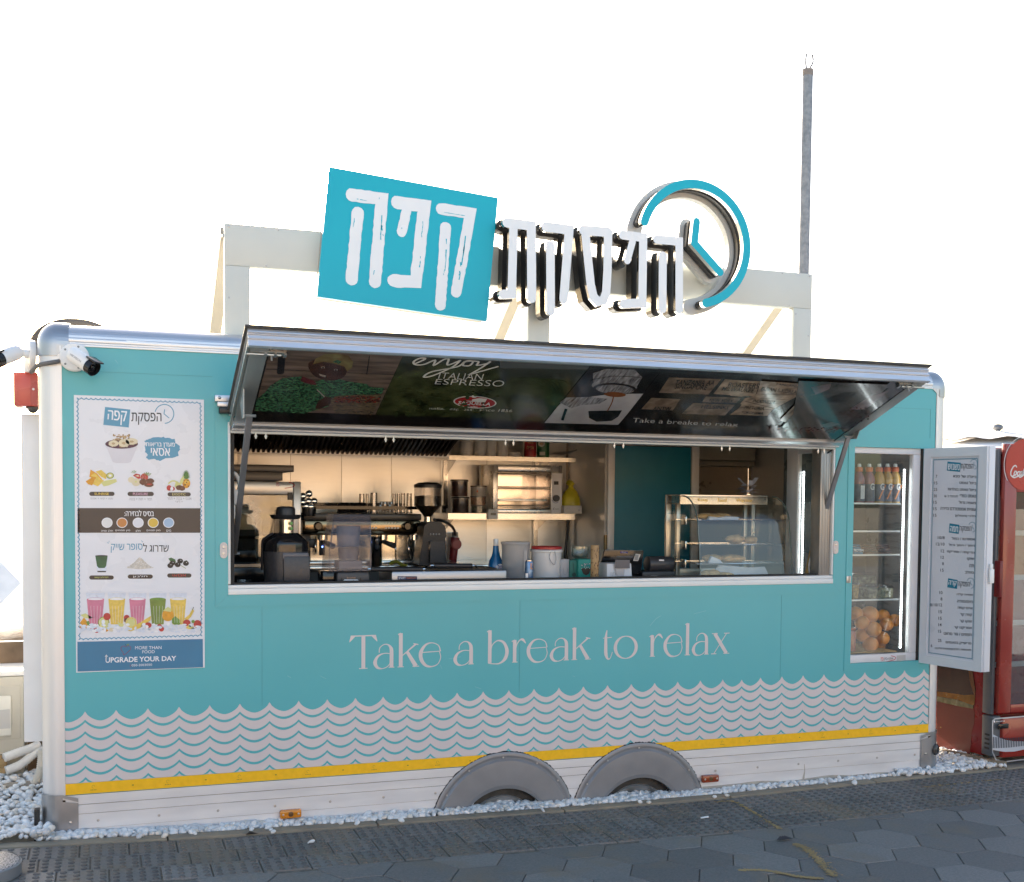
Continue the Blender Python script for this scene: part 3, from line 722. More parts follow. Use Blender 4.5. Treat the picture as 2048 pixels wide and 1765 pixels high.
# slogan in a high-contrast serif
sl=MB(); XH=.118; BZ=.788; TH=.0195; TN=.0042
def stroke(x0,w_,pts,ws,sm=6,cap=False):
    sl.ribbon(FRONT,[(x0+w_*a,BZ+XH*c) for a,c in pts],ws,.0012+.00006*(len(sl.f)%7),cap=cap,smooth=sm)
def glyph(ch,x0,w_):
    def st(p,q): stroke(x0,w_,p,q)
    def ln(p,q): stroke(x0,w_,p,q,0)
    T,t=TH,TN
    if ch=='T':
        ln([(.02,1.40),(.98,1.40)],t*1.4); ln([(.5,1.39),(.5,0)],T); ln([(.34,.02),(.66,.02)],t)
        for s in (-1,1): sl.poly(FRONT,[(x0+w_*(.5+s*.48),BZ+XH*1.42),(x0+w_*(.5+s*.54),BZ+XH*1.15),(x0+w_*(.5+s*.515),BZ+XH*1.15),(x0+w_*(.5+s*.30),BZ+XH*1.39)],.0013)
    elif ch=='a':
        st([(.27,.66),(.30,.86),(.5,1.0),(.72,.98),(.86,.82),(.88,.6)],[t,t,t,t*1.6,T*.9,T]); ln([(.88,.62),(.88,.03)],T); ln([(.74,.02),(1.02,.02)],t)
        st([(.84,.60),(.5,.62),(.2,.50),(.07,.25),(.18,.04),(.42,-.02),(.68,.06),(.84,.24)],[t,t,T*.55,T,T*.7,t,t,t])
    elif ch=='e':
        ln([(.06,.60),(.97,.63)],t); st([(.97,.63),(.88,.88),(.6,1.0),(.3,.93),(.08,.62),(.1,.3),(.3,.04),(.58,-.02),(.85,.08),(.98,.35),(.93,.60)],[t*1.6,t,t,T*.5,T,T,T*.7,t*1.4,t,t,t])
    elif ch=='k':
        ln([(.13,1.46),(.13,.02)],T); ln([(-.02,.02),(.28,.02)],t); ln([(0,1.40),(.14,1.46)],t*1.5); ln([(.18,.48),(.86,.98)],[t,t*2.2]); ln([(.74,1.0),(.98,.95)],t*1.2); ln([(.42,.68),(.86,.03)],[T*.8,T*1.1]); ln([(.7,.02),(1.02,.02)],t)
    elif ch=='b':
        ln([(.13,1.46),(.13,.03)],T); ln([(0,1.40),(.14,1.46)],t*1.5); st([(.17,.5),(.25,.82),(.5,1.0),(.78,.9),(.93,.55),(.85,.2),(.6,.0),(.35,-.02),(.06,.02)],[t,t,t*1.5,T*.7,T,T*.9,t*1.6,t,t])
    elif ch=='r':
        ln([(.22,1.0),(.22,.02)],T); ln([(.05,.02),(.42,.02)],t); ln([(.02,.93),(.24,1.0)],t*1.5); st([(.27,.4),(.36,.78),(.58,.99),(.78,1.0),(.97,.84)],[t,t,t*1.5,T*.7,T*.2])
    elif ch=='t':
        st([(.36,1.30),(.24,1.0),(.23,.6),(.26,.22),(.48,.0),(.78,.02),(1.05,.3)],[t,T*.75,T,T,T*.5,t,t]); ln([(-.1,.94),(.95,.97)],t)
    elif ch=='o':
        st([(.5+.46*math.sin(q*math.pi/8)*1.0,.49+.51*math.cos(q*math.pi/8)) for q in range(17)],[t+(T-t)*abs(math.sin(q*math.pi/8))**1.6 for q in range(17)])
    elif ch=='l':
        ln([(.5,1.50),(.5,.02)],T); ln([(-.05,.02),(1.05,.02)],t); ln([(0,1.44),(.5,1.50)],t*1.5)
    elif ch=='x':
        ln([(.2,.97),(.84,.03)],T*1.05); ln([(.84,.97),(.16,.03)],t); 
        for a,c in ((.04,.36),(.70,1.0)): ln([(a,.975),(c,.975)],t)
        for a,c in ((.02,.3),(.68,1.0)): ln([(a,.02),(c,.02)],t)
for ch,a,c in (('T',52,186),('a',172,276),('k',297,403),('e',405,517),('a',582,683),('b',752,862),('r',877,952),('e',957,1062),('a',1075,1170),('k',1187,1282),('t',1350,1392),('o',1404,1520),('r',1582,1652),('e',1657,1752),('l',1765,1790),('a',1802,1885),('x',1898,1992)):
    xa=un(680+a/2.56,1310).x; xb=un(680+c/2.56,1310).x; glyph(ch,xa,xb-xa)
    if a in (405,582,1187,1404,1898): obj('slogan_word',sl,pink,tr,smooth=0); sl=MB()
# body shell: roof, ends, back, floor, inner linings
b=MB(); b.box(0,TL,.1,D,HT-.03,HT); obj('roof',b,cream,tr)
b=MB(); b.box(-.1,-.07,.12,D,.0,H1); obj('end_wall',b,whitep,tr)
b=MB(); b.box(TL+.07,TL+.1,.12,D,.0,H1); obj('end_wall',b,whitep,tr)
b=MB(); b.box(-.07,TL+.07,D-.03,D,0,H1+.05); obj('rear_wall',b,whitep,tr)
b=MB(); b.box(-.07,TL+.07,.34,D-.03,.22,.26); obj('floor',b,M('grey_vinyl_floor',(.16,.15,.14),.5),tr)
lin_=M('white_lining_panel',(.55,.52,.48),.22,var=.03,scale=3)
b=MB(); b.box(-.065,TL+.06,.03,2.05,2.33,2.34); b.box(.0,.012,.034,2.04,.27,2.33); b.box(4.80,4.812,.034,2.04,.27,2.33); b.box(OX0,OX1,.031,.04,.27,OZ0-.01); b.box(.014,OX0-.03,.031,.036,.3,2.33)
obj('lining',b,lin_,tr)
# stainless back wall in vertical sheets, slightly bowed
b=MB(); us=[380,476,581,683,783,880,973,1064,1132]
for a,c in zip(us,us[1:]):
    x0=un(a,1000,'y',2.0).x+.0015; x1=un(c,1000,'y',2.0).x-.0015; n=10
    vs=[]
    for i in range(n+1):
        t=i/n
        for z in [.3+.1*q for q in range(21)]: vs.append((lerp(x0,x1,t),2.0-.008*math.sin(math.pi*t)*math.sin(math.pi*min(1,max(0,(z-1.0)/1.3))),z))
    b.add(vs,[(i*21+j,(i+1)*21+j,(i+1)*21+j+1,i*21+j+1) for i in range(n) for j in range(20)])
obj('steel_lining',b,steelw,tr,smooth=60)
b=MB(); b.box(.01,4.8,2.006,2.02,.27,2.33); obj('rear_lining',b,M('tan_lining_panel',(.42,.35,.27),.3,var=.04,metal=.3),tr)
# partition beside the steel wall
b=MB(); b.box(3.30,3.33,1.36,2.0,.27,2.33); obj('partition',b,M('grey_partition_laminate',(.46,.43,.39),.14,var=.03),tr)
# inside door with a green leaf and white frame
Yd=1.35; a=un(1215,872,'y',Yd); c=un(1397,872,'y',Yd)
b=MB(); l=un(1228,905,'y',Yd).x; r=un(1383,905,'y',Yd).x; zt=un(1300,892,'y',Yd).z
b.box(a.x,l,Yd-.02,Yd+.04,.27,zt+.075); b.box(r,c.x,Yd-.02,Yd+.04,.27,zt+.075); b.box(l,r,Yd-.02,Yd+.04,zt,zt+.075)
dr=obj('inner_door',b,M('door_frame_white',(.62,.59,.55),.35),tr,bevel=.004)
b=MB(); b.box(l+.004,r-.004,Yd+.0,Yd+.03,.28,zt-.004); obj('door_leaf',b,M('deep_teal_leaf',hx('#03768a',.72),.4,var=.04,scale=3),dr)
b=MB(); b.box(l-.002,l+.003,Yd-.002,Yd+.0,.28,zt); b.box(l,r,Yd-.002,Yd,zt-.006,zt); b.box(r-.003,r+.003,Yd-.002,Yd,.28,zt); obj('door_gasket',b,rubber,dr)
PD=Plane((0,Yd-.021,0),(1,0,0),(0,0,1)); b=MB()
b.trect('autosec',PD,1228,881,1248,884.5,.001,0); b.trect('אוטו-סק',PD,1373,879,1386,886,.001,0,heb=True); b.trect('פז',PD,1363,879.5,1370,886,.001,1,heb=True); b.rpx(PD,[(1387,878),(1392,880),(1390,885),(1378,888)],.004,.001,1,smooth=4)
obj('door_lettering',b,[ink,M('red_ink',(.5,.03,.03),.5)],dr)
b=MB(); b.cyl((a.x-.02,Yd-.03,un(1211,1100,'y',Yd).z),(a.x-.02,Yd-.03,un(1211,1070,'y',Yd).z),.012); obj('door_hinge',b,M('bronze_hinge',(.2,.15,.08),.4,metal=.8),dr)
# counters
dk=M('dark_counter_laminate',(.045,.042,.04),.35,var=.1)
b=MB(); b.box(.02,3.3,1.42,1.99,1.19,1.215); obj('back_counter',b,steel,tr,bevel=.003)
b=MB(); b.box(.02,3.3,1.46,1.99,.3,1.189); obj('counter_cabinet',b,M('dark_cabinet',(.05,.045,.04),.5),tr)
b=MB(); b.box(.35,4.10,.062,.62,1.14,1.168); obj('serving_counter',b,dk,tr)
b=MB(); b.box(.35,4.10,.1,.6,.3,1.139); obj('counter_cabinet',b,lin_,tr)
# ---- hatch flap ----
FY0,FZ0,FY1,FZ1=-.035,1.958,-.775,2.256
X0,X1=.735,4.145
fd=Vector((0,FY1-FY0,FZ1-FZ0)); FLn=fd.length; fdn=fd.normalized(); fnm=Vector((1,0,0)).cross(fdn)  # points?
if fnm.z>0: fnm=-fnm
PF=Plane((0,FY0,FZ0),(1,0,0),-fdn)   # N down/out
PF.V=fdn; PF.N=fnm
def fl(x,t,h): return Vector((x,FY0,FZ0))+fdn*t-fnm*h
hat=MB()
def fbox(mb,x0,x1,t0,t1,h0,h1,m=None):
    vs=[fl(x,t,h) for x in (x0,x1) for t in (t0,t1) for h in (h0,h1)]
    mb.add(vs,[(0,1,3,2),(4,6,7,5),(0,4,5,1),(2,3,7,6),(0,2,6,4),(1,5,7,3)],m)
fbox(hat,X0,X1,0,FLn,.066,.078)
ht=obj('serving_hatch',hat,alu,tr,label='raised hatch propped open over the counter')
b=MB(); fbox(b,X0-.012,X1+.012,-.01,FLn+.022,.0785,.084); obj('hatch_top_edge',b,M('dark_edge_strip',(.07,.068,.065),.5),ht)
b=MB()   # stepped outer rail
for k,(t1,h0,h1) in enumerate(((FLn,.0,.012),(FLn-.006,.0125,.032),(FLn+.004,.0325,.037),(FLn-.004,.0375,.052),(FLn+.004,.0525,.057),(FLn+.010,.0575,.065))):
    fbox(b,X0,X1,FLn-.018,t1,h0,h1)
obj('hatch_outer_rail',b,M('bright_extrusion',(.72,.74,.78),.32,metal=.75,var=.03),ht,bevel=.0012,seg=1)
b=MB(); fbox(b,X0+.0,X1,FLn-.026,FLn-.0185,.001,.0035); fbox(b,X0+.012,X0+.085,.05,FLn-.027,.001,.0035); fbox(b,X1-.085,X1-.012,.05,FLn-.027,.001,.0035)
obj('hatch_underframe',b,alug,ht,bevel=.001)
for sd in (0,1):
    b=MB()
    for k in range(4):
        if sd==0: fbox(b,X0+.003*k-.002*(k%2),X0+.011+.002*k,.0,FLn-.031,.015+.0125*k,.0265+.0125*k)
        else: fbox(b,X1-.011-.002*k,X1-.003*k+.002*(k%2),.0,FLn-.031,.015+.0125*k,.0265+.0125*k)
    obj('hatch_side_rail',b,M('grey_extrusion',(.48,.49,.47),.35,metal=.7,var=.04),ht)
b=MB()
for t0,t1,h0,h1 in ((-.005,.02,.0,.03),(.0205,.05,-.006,.03),(-.02,-.0055,-.004,.06),(-.04,-.0205,.0,.06)): fbox(b,X0+.012,X1-.012,t0,t1,h0,h1)
obj('hatch_hinge_rail',b,M('bright_extrusion'),ht,bevel=.0015,seg=1)
b=MB(); b.box(OX0+.01,OX1-.01,-.02,.05,1.938,1.951); obj('hatch_header',b,alug,tr)
for u in (512,532,772,788,1012,1028,1230,1248,1445,1461,1638,1650):
    b=MB(); p=un(u,868+ (u-500)*.018,'y',-.03); b.cyl((p.x,-.022,1.939),(p.x,-.022,1.914),.0042,8); b.cyl((p.x,-.022,1.930),(p.x,-.022,1.922),.0075,6)
    obj('header_bolt',b,screwm,tr)
for sgn,xx in ((1,X0+.05),(-1,X1-.05)):   # bolts on outer rail corners
    b=MB(); t=FLn-.06
    c0=fl(xx-sgn*.05,t,-.006); c1=fl(xx+sgn*.09,t,-.006); b.cyl(c0,c1,.0055,10)
    fbox(b,min(xx,xx+sgn*.11),max(xx,xx+sgn*.11),t-.014,t+.014,.0,.005)
    for q in (.02,.06,.1): fbox(b,min(xx+sgn*q,xx+sgn*(q+.012)),max(xx+sgn*q,xx+sgn*(q+.012)),t-.012,t+.012,-.010,-.0005)
    a=fl(xx+sgn*.05,t,-.006); b.cyl(a,a+fnm*.026,.004,8)
    obj('slide_bolt',b,M('zinc_plate',(.5,.5,.48),.35,metal=.9),ht)
for xx,ut,vt,ub,vb,sg in ((.785,499,832,468,1108,1),(4.085,1697,874,1628,1098,-1)):
    A=un(ut,vt,'x',xx); B=un(ub,vb,'x',xx); b=MB(); b.bar(A,B,.012,.028,up=(1,0,0))
    so_=obj('hatch_strut',b,M('strut_grey_steel',(.26,.26,.27),.4,metal=.6),ht,bevel=.002)
    k=MB(); q=fl(xx,(A-Vector((xx,FY0,FZ0))).dot(fdn),0)
    dx=-sg*.03
    k.add([A+Vector((dx,-.03,-.012)),A+Vector((dx,.03,-.012)),q+fdn*-.07+Vector((dx,0,0)),q+fdn*.07+Vector((dx,0,0)),A+Vector((dx+.004,-.03,-.012)),A+Vector((dx+.004,.03,-.012)),q+fdn*-.07+Vector((dx+.004,0,0)),q+fdn*.07+Vector((dx+.004,0,0))],[(0,1,2,3),(7,6,5,4),(0,3,7,4),(1,5,6,2),(0,4,5,1)])
    for P_ in (A,B): k.cyl(P_-Vector((.028,0,0)),P_+Vector((.028,0,0)),.007,8)
    obj('strut_bracket',k,alug,so_)
b=MB(); p0=un(1678,868,'y',-.04); b.tube(curve3([p0,p0+Vector((.0,.01,-.04)),p0+Vector((-.03,.04,-.1)),p0+Vector((-.07,.08,-.12))]),.005); obj('hatch_cable',b,black,ht)
# latch plates either side
for u,v in ((447,1101),(1669.5,1095)):
    p=un(u,v); b=MB(); b.ribbon(FRONT,[(p.x,p.z-.021),(p.x,p.z+.021)],.034,.012,back=.001); o=obj('latch_plate',b,M('beige_plastic',(.66,.58,.54),.4),tr)
    s=MB()
    for dz in (-.016,.016): s.lathe((p.x,-.0122,p.z+dz),[(.008,0),(.007,.002),(.003,.0025),(0,.0015)],10,ax=(0,-1,0),cap=False)
    obj('plate_screw',s,screwm,o)
# bar bracket left of the hatch
a=un(428,792); c=un(460,829); b=MB(); b.box(a.x,c.x+.02,-.05,-.002,lerp(a.z,c.z,.35),a.z); b.box(a.x+.012,c.x+.02,-.045,-.002,lerp(a.z,c.z,.62),lerp(a.z,c.z,.36))
br_=obj('wall_bracket',b,alu,tr,bevel=.002); b=MB(); b.box(a.x+.02,c.x+.02,-.043,-.004,c.z,lerp(a.z,c.z,.63)); obj('bracket_buffer',b,black,br_,bevel=.006)
b=MB(); b.ball((a.x+.02,-.052,a.z-.012),.008); obj('bracket_screw',b,screwm,br_)
# hood with baffle filters
b=MB(); x0,x1=.014,un(893,905,'y',1.62).x; ya,za,yb,zb=.95,2.20,1.62,un(700,906,'y',1.62).z+.012
n=int((x1-x0)/.0305)
for i in range(n):
    xa=x0+(x1-x0)*i/n; w_=(x1-x0)/n
    vs=[]
    for (y,z) in ((ya,za),(yb,zb)):
        for dx,dz in ((0,.0),(.35,.0),(.42,-.022),(.93,-.022),(1,0)): vs.append((xa+w_*dx,y,z+dz))
    b.add(vs,[(k,k+1,6+k,5+k) for k in range(4)])
hd=obj('extractor_hood',b,M('greasy_baffle_steel',(.11,.09,.07),.3,metal=.8,var=.2,scale=8),tr,smooth=0,label='dark ribbed extractor hood along the back wall')
b=MB(); b.box(x0,x1+.02,1.622,1.64,zb-.03,zb+.012); b.box(x0,x1+.02,1.641,1.99,zb-.006,zb+.0); obj('hood_lip',b,M('hood_lip_steel',(.7,.62,.52),.35,metal=.6),hd,bevel=.002)
b=MB(); b.add([(x1,ya,za),(x1,yb,zb),(x1+.02,yb,zb+.02),(x1+.10,ya,za+.02)],[(0,1,2,3)]); b.box(x1,x1+.012,yb,1.99,zb,2.32); obj('hood_end',b,M('hood_end_steel',(.2,.17,.14),.4,metal=.7),hd)
for i in range(n):
    b=MB(); b.ball((x0+(x1-x0)*(i+.65)/n,yb-.012,zb+.004),.0055,8); obj('filter_rivet',b,chrome,hd)
# ---------------- roof sign ----------------
YS=.15
rs=thing('roof_sign','large rooftop sign with teal square, white Hebrew letters and clock on pale frame','sign',(2.3,.2,2.41))
b=MB(); fx0,fx1=.733,4.052; fz0,fz1=2.755,2.955
b.box(fx0,fx1,YS,YS+.06,fz0,fz1)
obj('frame_beam',b,cream,rs,bevel=.003)
for x0,x1 in ((fx0,.853),(2.299,2.421),(3.932,fx1)):
    b=MB(); b.box(x0,x1,YS+.0005,YS+.0595,2.40,fz0-.0005); obj('frame_post',b,cream,rs,bevel=.003)
for x in (.77,2.36,4.0):
    b=MB(); b.bar((x-.02,YS+.075,2.93),(x-.02,1.1,2.36),.06,.06,up=(1,0,0)); obj('frame_brace',b,M('brace_beige_tube',(.42,.37,.30),.5),rs)
b=MB(); 
for x,z in ((fx0+.02,2.94),(fx0+.02,2.60),(.99,2.945),(.93,2.765),(3.85,2.945),(3.9,2.765),(fx1-.02,2.94),(fx1-.02,2.6),(3.945,2.72),(2.6,2.945)): b.lathe((x,YS,z),[(.005,0),(.004,.002),(0,.003)],8,ax=(0,-1,0),cap=False)
b.cyl((fx0-.01,YS+.03,2.90),(fx0,YS+.03,2.90),.008); b.cyl((fx0-.012,YS+.03,2.42),(fx0,YS+.03,2.42),.007)
obj('frame_rivet',b,screwm,rs)
# tilted square
YQ=.05; PQ=Plane((0,YQ,0),(1,0,0),(0,0,1))
sq=[PQ.px(*p) for p in ((634,594),(974,643),(996,396),(658,334))]
b=MB(); b.prism(PQ,sq,-.022,0)
so_=obj('sign_square',b,signteal,rs,bevel=.004)
cxs=sum(p[0] for p in sq)/4; czs=sum(p[1] for p in sq)/4
b=MB(); b.prism(PQ,[(cxs+(a-cxs)*.985,czs+(c-czs)*.985) for a,c in sq],-.105,-.0225); obj('sign_case',b,M('sign_case_cream',(.42,.36,.30),.5),so_)
z8=Z(420,320,2048/600)
def q8(mb,pts,w,off,**k): mb.ribbon(PQ,[PQ.px(*z8(*p)) for p in pts],[x*.0008 for x in w] if isinstance(w,list) else w*.00080,off,**k)
for nm,sts in (('he',(([(972,240),(1172,268),(1126,835)],78),([(1008,365),(966,815)],74))),('pe',(([(1280,292),(1462,318),(1405,833),(1250,826)],80),([(1343,335),(1308,495)],62))),('kof',(([(1578,336),(1778,365),(1680,905)],72),([(1608,465),(1572,992)],70)))):
    b=MB()
    for i,(p,w_) in enumerate(sts): q8(b,p,w_,.0015+.0004*i,jit=.07,cap=True)
    lo=obj('sign_letter',b,signwhite,so_,smooth=0)
b=MB()
for p0,p1,w_ in (((1175,380),(1160,580),7),((1172,450),(1180,520),9),((985,400),(978,470),6),((1000,268),(1068,280),5),((1455,400),(1443,530),5),((1434,660),(1430,750),8),((1615,540),(1606,760),8),((1745,520),(1700,820),8),((1735,590),(1728,640),10),((1598,750),(1592,790),5),((1600,360),(1740,383),6),((1120,755),(1118,785),6),((1156,260),(1152,270),6),((1310,462),(1308,472),6),((1712,700),(1700,790),9)):
    n=6; pts=[(lerp(p0[0],p1[0],i/n)+rnd.uniform(-3,3),lerp(p0[1],p1[1],i/n)) for i in range(n+1)]
    for i in range(n):
        if rnd.random()<.8: q8(b,[pts[i],pts[i+1]],[w_*rnd.uniform(.3,1.1),w_*rnd.uniform(.3,1.1)],.0026,cap=False)
obj('brush_scratch',b,signteal,so_,smooth=0)
# built-up white letters on solid black backers
YL=-.045; PL=Plane((0,YL,0),(1,0,0),(0,0,1)); zl=Z(960,320,2048/700)
LET=(('tav',(([(158,368),(300,386),(303,810)],54),([(196,396),(186,784),(134,787)],50))),
 ('kof',(([(385,392),(522,410),(490,815)],54),([(412,500),(414,885)],52))),
 ('samekh',(([(618,440),(634,600),(648,730),(664,800),(690,830),(722,822),(738,780),(746,650),(750,438)],52),([(605,412),(752,424)],54))),
 ('pe',(([(836,440),(955,455),(950,838),(842,842)],52),([(893,478),(862,590)],42))),
 ('he',(([(1036,466),(1166,478),(1166,875)],50),([(1070,562),(1068,872)],52))))
KW=.00091
for nm,sts in LET:
    b=MB(); k=MB()
    for i,(p,w_) in enumerate(sts):
        pp=[PL.px(*zl(*q)) for q in p]
        b.ribbon(PL,pp,w_*KW,-.0005*i,m=0,back=-.022-.0005*i,ms=1)
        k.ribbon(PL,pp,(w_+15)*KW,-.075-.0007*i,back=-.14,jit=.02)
    o=obj('raised_letter',b,[signwhite,M("letter_side_steel",(.42,.40,.37),.15,metal=1,var=.1)],rs,smooth=40); obj('letter_backer',k,M('black_letter_return',(.012,.011,.010),.35,var=.1),o,smooth=0)
    b=MB(); p=sts[0][0]; 
    for q in (p[0],p[-1]):
        a=PL.px(*zl(*q)); b.cyl(PL.pt(a[0],a[1],-.0235),PL.pt(a[0],a[1],-.074),.008,8)
    obj('letter_spacer',b,chrome,o)
# clock
pts=[PL.px(*zl(*p)) for p in ((1562,500),(1225,141),(966,362),(1322,838))]
(xa,za),(xb,zb),(xc,zc)=pts[0],pts[1],pts[3]
def circ(a,b_,c):
    d=2*(a[0]*(b_[1]-c[1])+b_[0]*(c[1]-a[1])+c[0]*(a[1]-b_[1])); f=lambda p:p[0]**2+p[1]**2
    ux=(f(a)*(b_[1]-c[1])+f(b_)*(c[1]-a[1])+f(c)*(a[1]-b_[1]))/d; uy=(f(a)*(c[0]-b_[0])+f(b_)*(a[0]-c[0])+f(c)*(b_[0]-a[0]))/d
    return ux,uy,math.hypot(a[0]-ux,a[1]-uy)
cx_,cz_,cr_=circ(pts[0],pts[1],pts[3])
aL=math.atan2(pts[2][1]-cz_,pts[2][0]-cx_); aB=math.atan2(pts[3][1]-cz_,pts[3][0]-cx_)
def arc(a,c,n=48): return [(cx_+cr_*math.cos(a+(c-a)*i/n),cz_+cr_*math.sin(a+(c-a)*i/n)) for i in range(n+1)]
hands=[PL.px(*zl(*p)) for p in ((1268,362),(1255,487),(1405,658))]
b=MB(); b.ribbon(PL,arc(aL,aB),.047,0,m=0,back=-.030,ms=1); ck=obj('clock_ring',b,[signteal,chrome],rs,smooth=40)
b=MB(); b.ribbon(PL,arc(aL-.03,aB+.03),.044,-.06,back=-.10); obj('clock_ring_black_layer',b,M('black_letter_return'),ck,smooth=40)  # solid black layer between the teal ring and its grey back
b=MB(); b.ribbon(PL,arc(aL+.06,aB-.10,56),.088,-.115,back=-.16); obj('clock_ring_back',b,M('sign_back_grey',(.62,.63,.61),.45),ck,smooth=40)
b=MB(); b.ribbon(PL,hands,.042,0,m=0,back=-.030,ms=1,cap=True); hk=obj('clock_hand',b,[signteal,chrome],rs,smooth=40)
b=MB(); b.ribbon(PL,hands,.038,-.06,back=-.10); obj('clock_hand_black_layer',b,M('black_letter_return'),hk,smooth=40)  # solid black layer behind the hands
b=MB(); b.ribbon(PL,hands,.082,-.115,back=-.16); obj('clock_hand_back',b,M('sign_back_grey'),hk,smooth=40)

# ---------------- drinks poster on the trailer front ----------------
z2=Z(140,780,1704/280); z3=Z(140,1060,1704/280)
pbl=FRONT.px(152,1345); ptr=FRONT.px(408,797); PX0,PX1,PZ0,PZ1=.0505,.621,.8265,2.091
po=thing('menu_poster','tall white poster of smoothies, fruit and an acai bowl left of the hatch','poster',(.336,-.003,.83))
b=MB(); b.box(PX0,PX1,-.004,-.001,PZ0,PZ1); obj('poster_sheet',b,M('poster_white',(.75,.75,.78),.28,var=.02),po)
O=.0045
pblue=M('poster_blue',hx('#5f9fbd',.9),.35,var=.04); pdeep=M('poster_deep_blue',hx('#3f83a8',.85),.35,var=.05); pbrown=M('poster_brown_black',(.045,.036,.034),.28,var=.15,scale=3)
pwhite=M('poster_print_white',(.82,.82,.84),.35); pgrey=M('poster_grey_text',(.30,.30,.32),.5)
def border(P,mb,x0,x1,z0,z1,step,amp,off,w=.0035):
    for side in range(4):
        if side in (0,2): L_=x1-x0
        else: L_=z1-z0
        n=max(2,round(L_/step)); pts=[]
        for i in range(n):
            for k in range(6):
                t=(i+k/6)/n*L_; d=amp*math.sin(math.pi*k/6)
                pts.append({0:(x0+t,z0+d),2:(x0+t,z1-d),1:(x1-d,z0+t),3:(x0+d,z0+t)}[side])
        mb.ribbon(P,pts,w,off+.0002*side,cap=False)
b=MB(); border(FRONT,b,PX0+.012,PX1-.012,PZ0+.15,PZ1-.012,.0205,.006,O,.0042)
obj('poster_border',b,pblue,po,smooth=0)
def logo(mb,P,zz,sqq,word,wq,sub,sq2,clock,off,bold=.012):
    mb.ppx(P,[zz(*p) for p in sqq],off,0); mb.text(sub,P,[zz(*p) for p in sq2],off+.0006,1,bold,heb=True); mb.text(word,P,[zz(*p) for p in wq],off,2,bold*.4,heb=True)
    (cx,cy,rx,ry,a0,a1)=clock
    mb.rpx(P,[zz(cx+rx*math.cos(R(a0+(a1-a0)*i/24)),cy-ry*math.sin(R(a0+(a1-a0)*i/24))) for i in range(25)],.0042 if P is FRONT else .0028,off,0)
    mb.rpx(P,[zz(cx+rx*.03,cy-ry*.45),zz(cx-rx*.04,cy-ry*.02),zz(cx+rx*.48,cy+ry*.42)],.004 if P is FRONT else .0026,off,0)
b=MB(); logo(b,FRONT,z2,[(405,428),(715,460),(733,242),(427,210)],'הפסקת',[(745,428),(1112,428),(1112,282),(750,278)],'קפה',[(455,405),(680,440),(692,262),(465,248)],(1148,295,115,115,165,-85),O,.018)
obj('poster_logo',b,[pblue,pwhite,ink],po,smooth=0)
# acai bowl
b=MB(); b.ppx(FRONT,[z2(*p) for p in ((440,690),(520,880),(560,892),(700,892),(740,880),(822,690))],O,0); b.epx(FRONT,z2(628,660),200/6.086,58/6.086,O+.0005,1)
for k in range(70):
    t=rnd.uniform(0,6.28); q=rnd.random()**.5; b.epx(FRONT,z2(628+q*180*math.cos(t),655+q*46*math.sin(t)),rnd.uniform(8,15)/6.086,rnd.uniform(6,11)/6.086,O+.0008+.00001*k,rnd.choice((1,2,3)),8,.2)
for k in range(40): b.epx(FRONT,z2(rnd.gauss(628,60),rnd.uniform(550,625)),rnd.uniform(10,18)/6.086,rnd.uniform(8,14)/6.086,O+.0017+.00001*k,rnd.choice((2,4)),8,.25)
for x,y,rx,ry in ((530,655,62,38),(655,650,66,48),(750,630,75,40)): 
    b.epx(FRONT,z2(x,y),rx/6.086,ry/6.086,O+.0023,3,20,.05); b.epx(FRONT,z2(x,y),rx*.35/6.086,ry*.35/6.086,O+.0026,4,10,.3)
obj('bowl_picture',b,[M('print_bowl_white',(.66,.64,.68),.3,var=.06,scale=9),M('print_acai_purple',(.10,.04,.06),.4),M('print_walnut',(.33,.20,.10),.4,var=.3,scale=80),M('print_banana',(.72,.62,.42),.4),M('print_nut_pale',(.5,.36,.2),.4)],po,smooth=0)
b=MB(); pts=[]
base=[(905,625),(960,600),(1010,580),(1140,575),(1160,585),(1270,600),(1280,650),(1340,690),(1335,730),(1310,760),(1325,800),(1270,825),(1160,835),(1090,865),(1020,840),(960,855),(925,820),(950,790),(915,760),(920,720),(905,690),(925,660)]
for i,p in enumerate(base):
    q=base[(i+1)%len(base)]
    for k in range(4): pts.append((lerp(p[0],q[0],k/4)+rnd.uniform(-5,5),lerp(p[1],q[1],k/4)+rnd.uniform(-5,5)))
b.ppx(FRONT,[z2(*p) for p in pts],O,0)
b.text('מעדן בריאות',FRONT,[z2(*p) for p in ((922,705),(1272,712),(1272,645),(922,640))],O+.0006,1,.008,heb=True); b.text('אסאי',FRONT,[z2(*p) for p in ((985,805),(1215,808),(1215,712),(985,708))],O+.0006,1,.012,heb=True)
obj('brush_badge',b,[pblue,pwhite],po,smooth=0)
FR=dict(o=M('print_orange',(.72,.33,.03),.4,var=.15,scale=60),y=M('print_yellow',(.75,.52,.10),.4,var=.12,scale=70),g=M('print_green',(.16,.28,.05),.4,var=.2,scale=60),l=M('print_melon',(.66,.63,.25),.4),r=M('print_red',(.48,.05,.04),.4,var=.2,scale=80),d=M('print_date',(.14,.05,.03),.3,var=.3,scale=60),b=M('print_banana'),dg=M('print_leaf',(.05,.14,.05),.4),w=pwhite,p=M('print_pink',(.62,.20,.29),.4,var=.1,scale=25),i=M('print_ice',(.66,.70,.78),.3,var=.08,scale=70),bk=M('print_dark',(.03,.025,.022),.4),sp=M('print_spirulina',(.05,.12,.05),.4,var=.2,scale=30),s=M('print_powder',(.60,.55,.48),.5,var=.2,scale=140),av=M('print_avocado',(.20,.26,.05),.4,var=.15,scale=30))
FK=list(FR); FM=[FR[k] for k in FK]; fi=lambda k:FK.index(k)
OFF=[0]
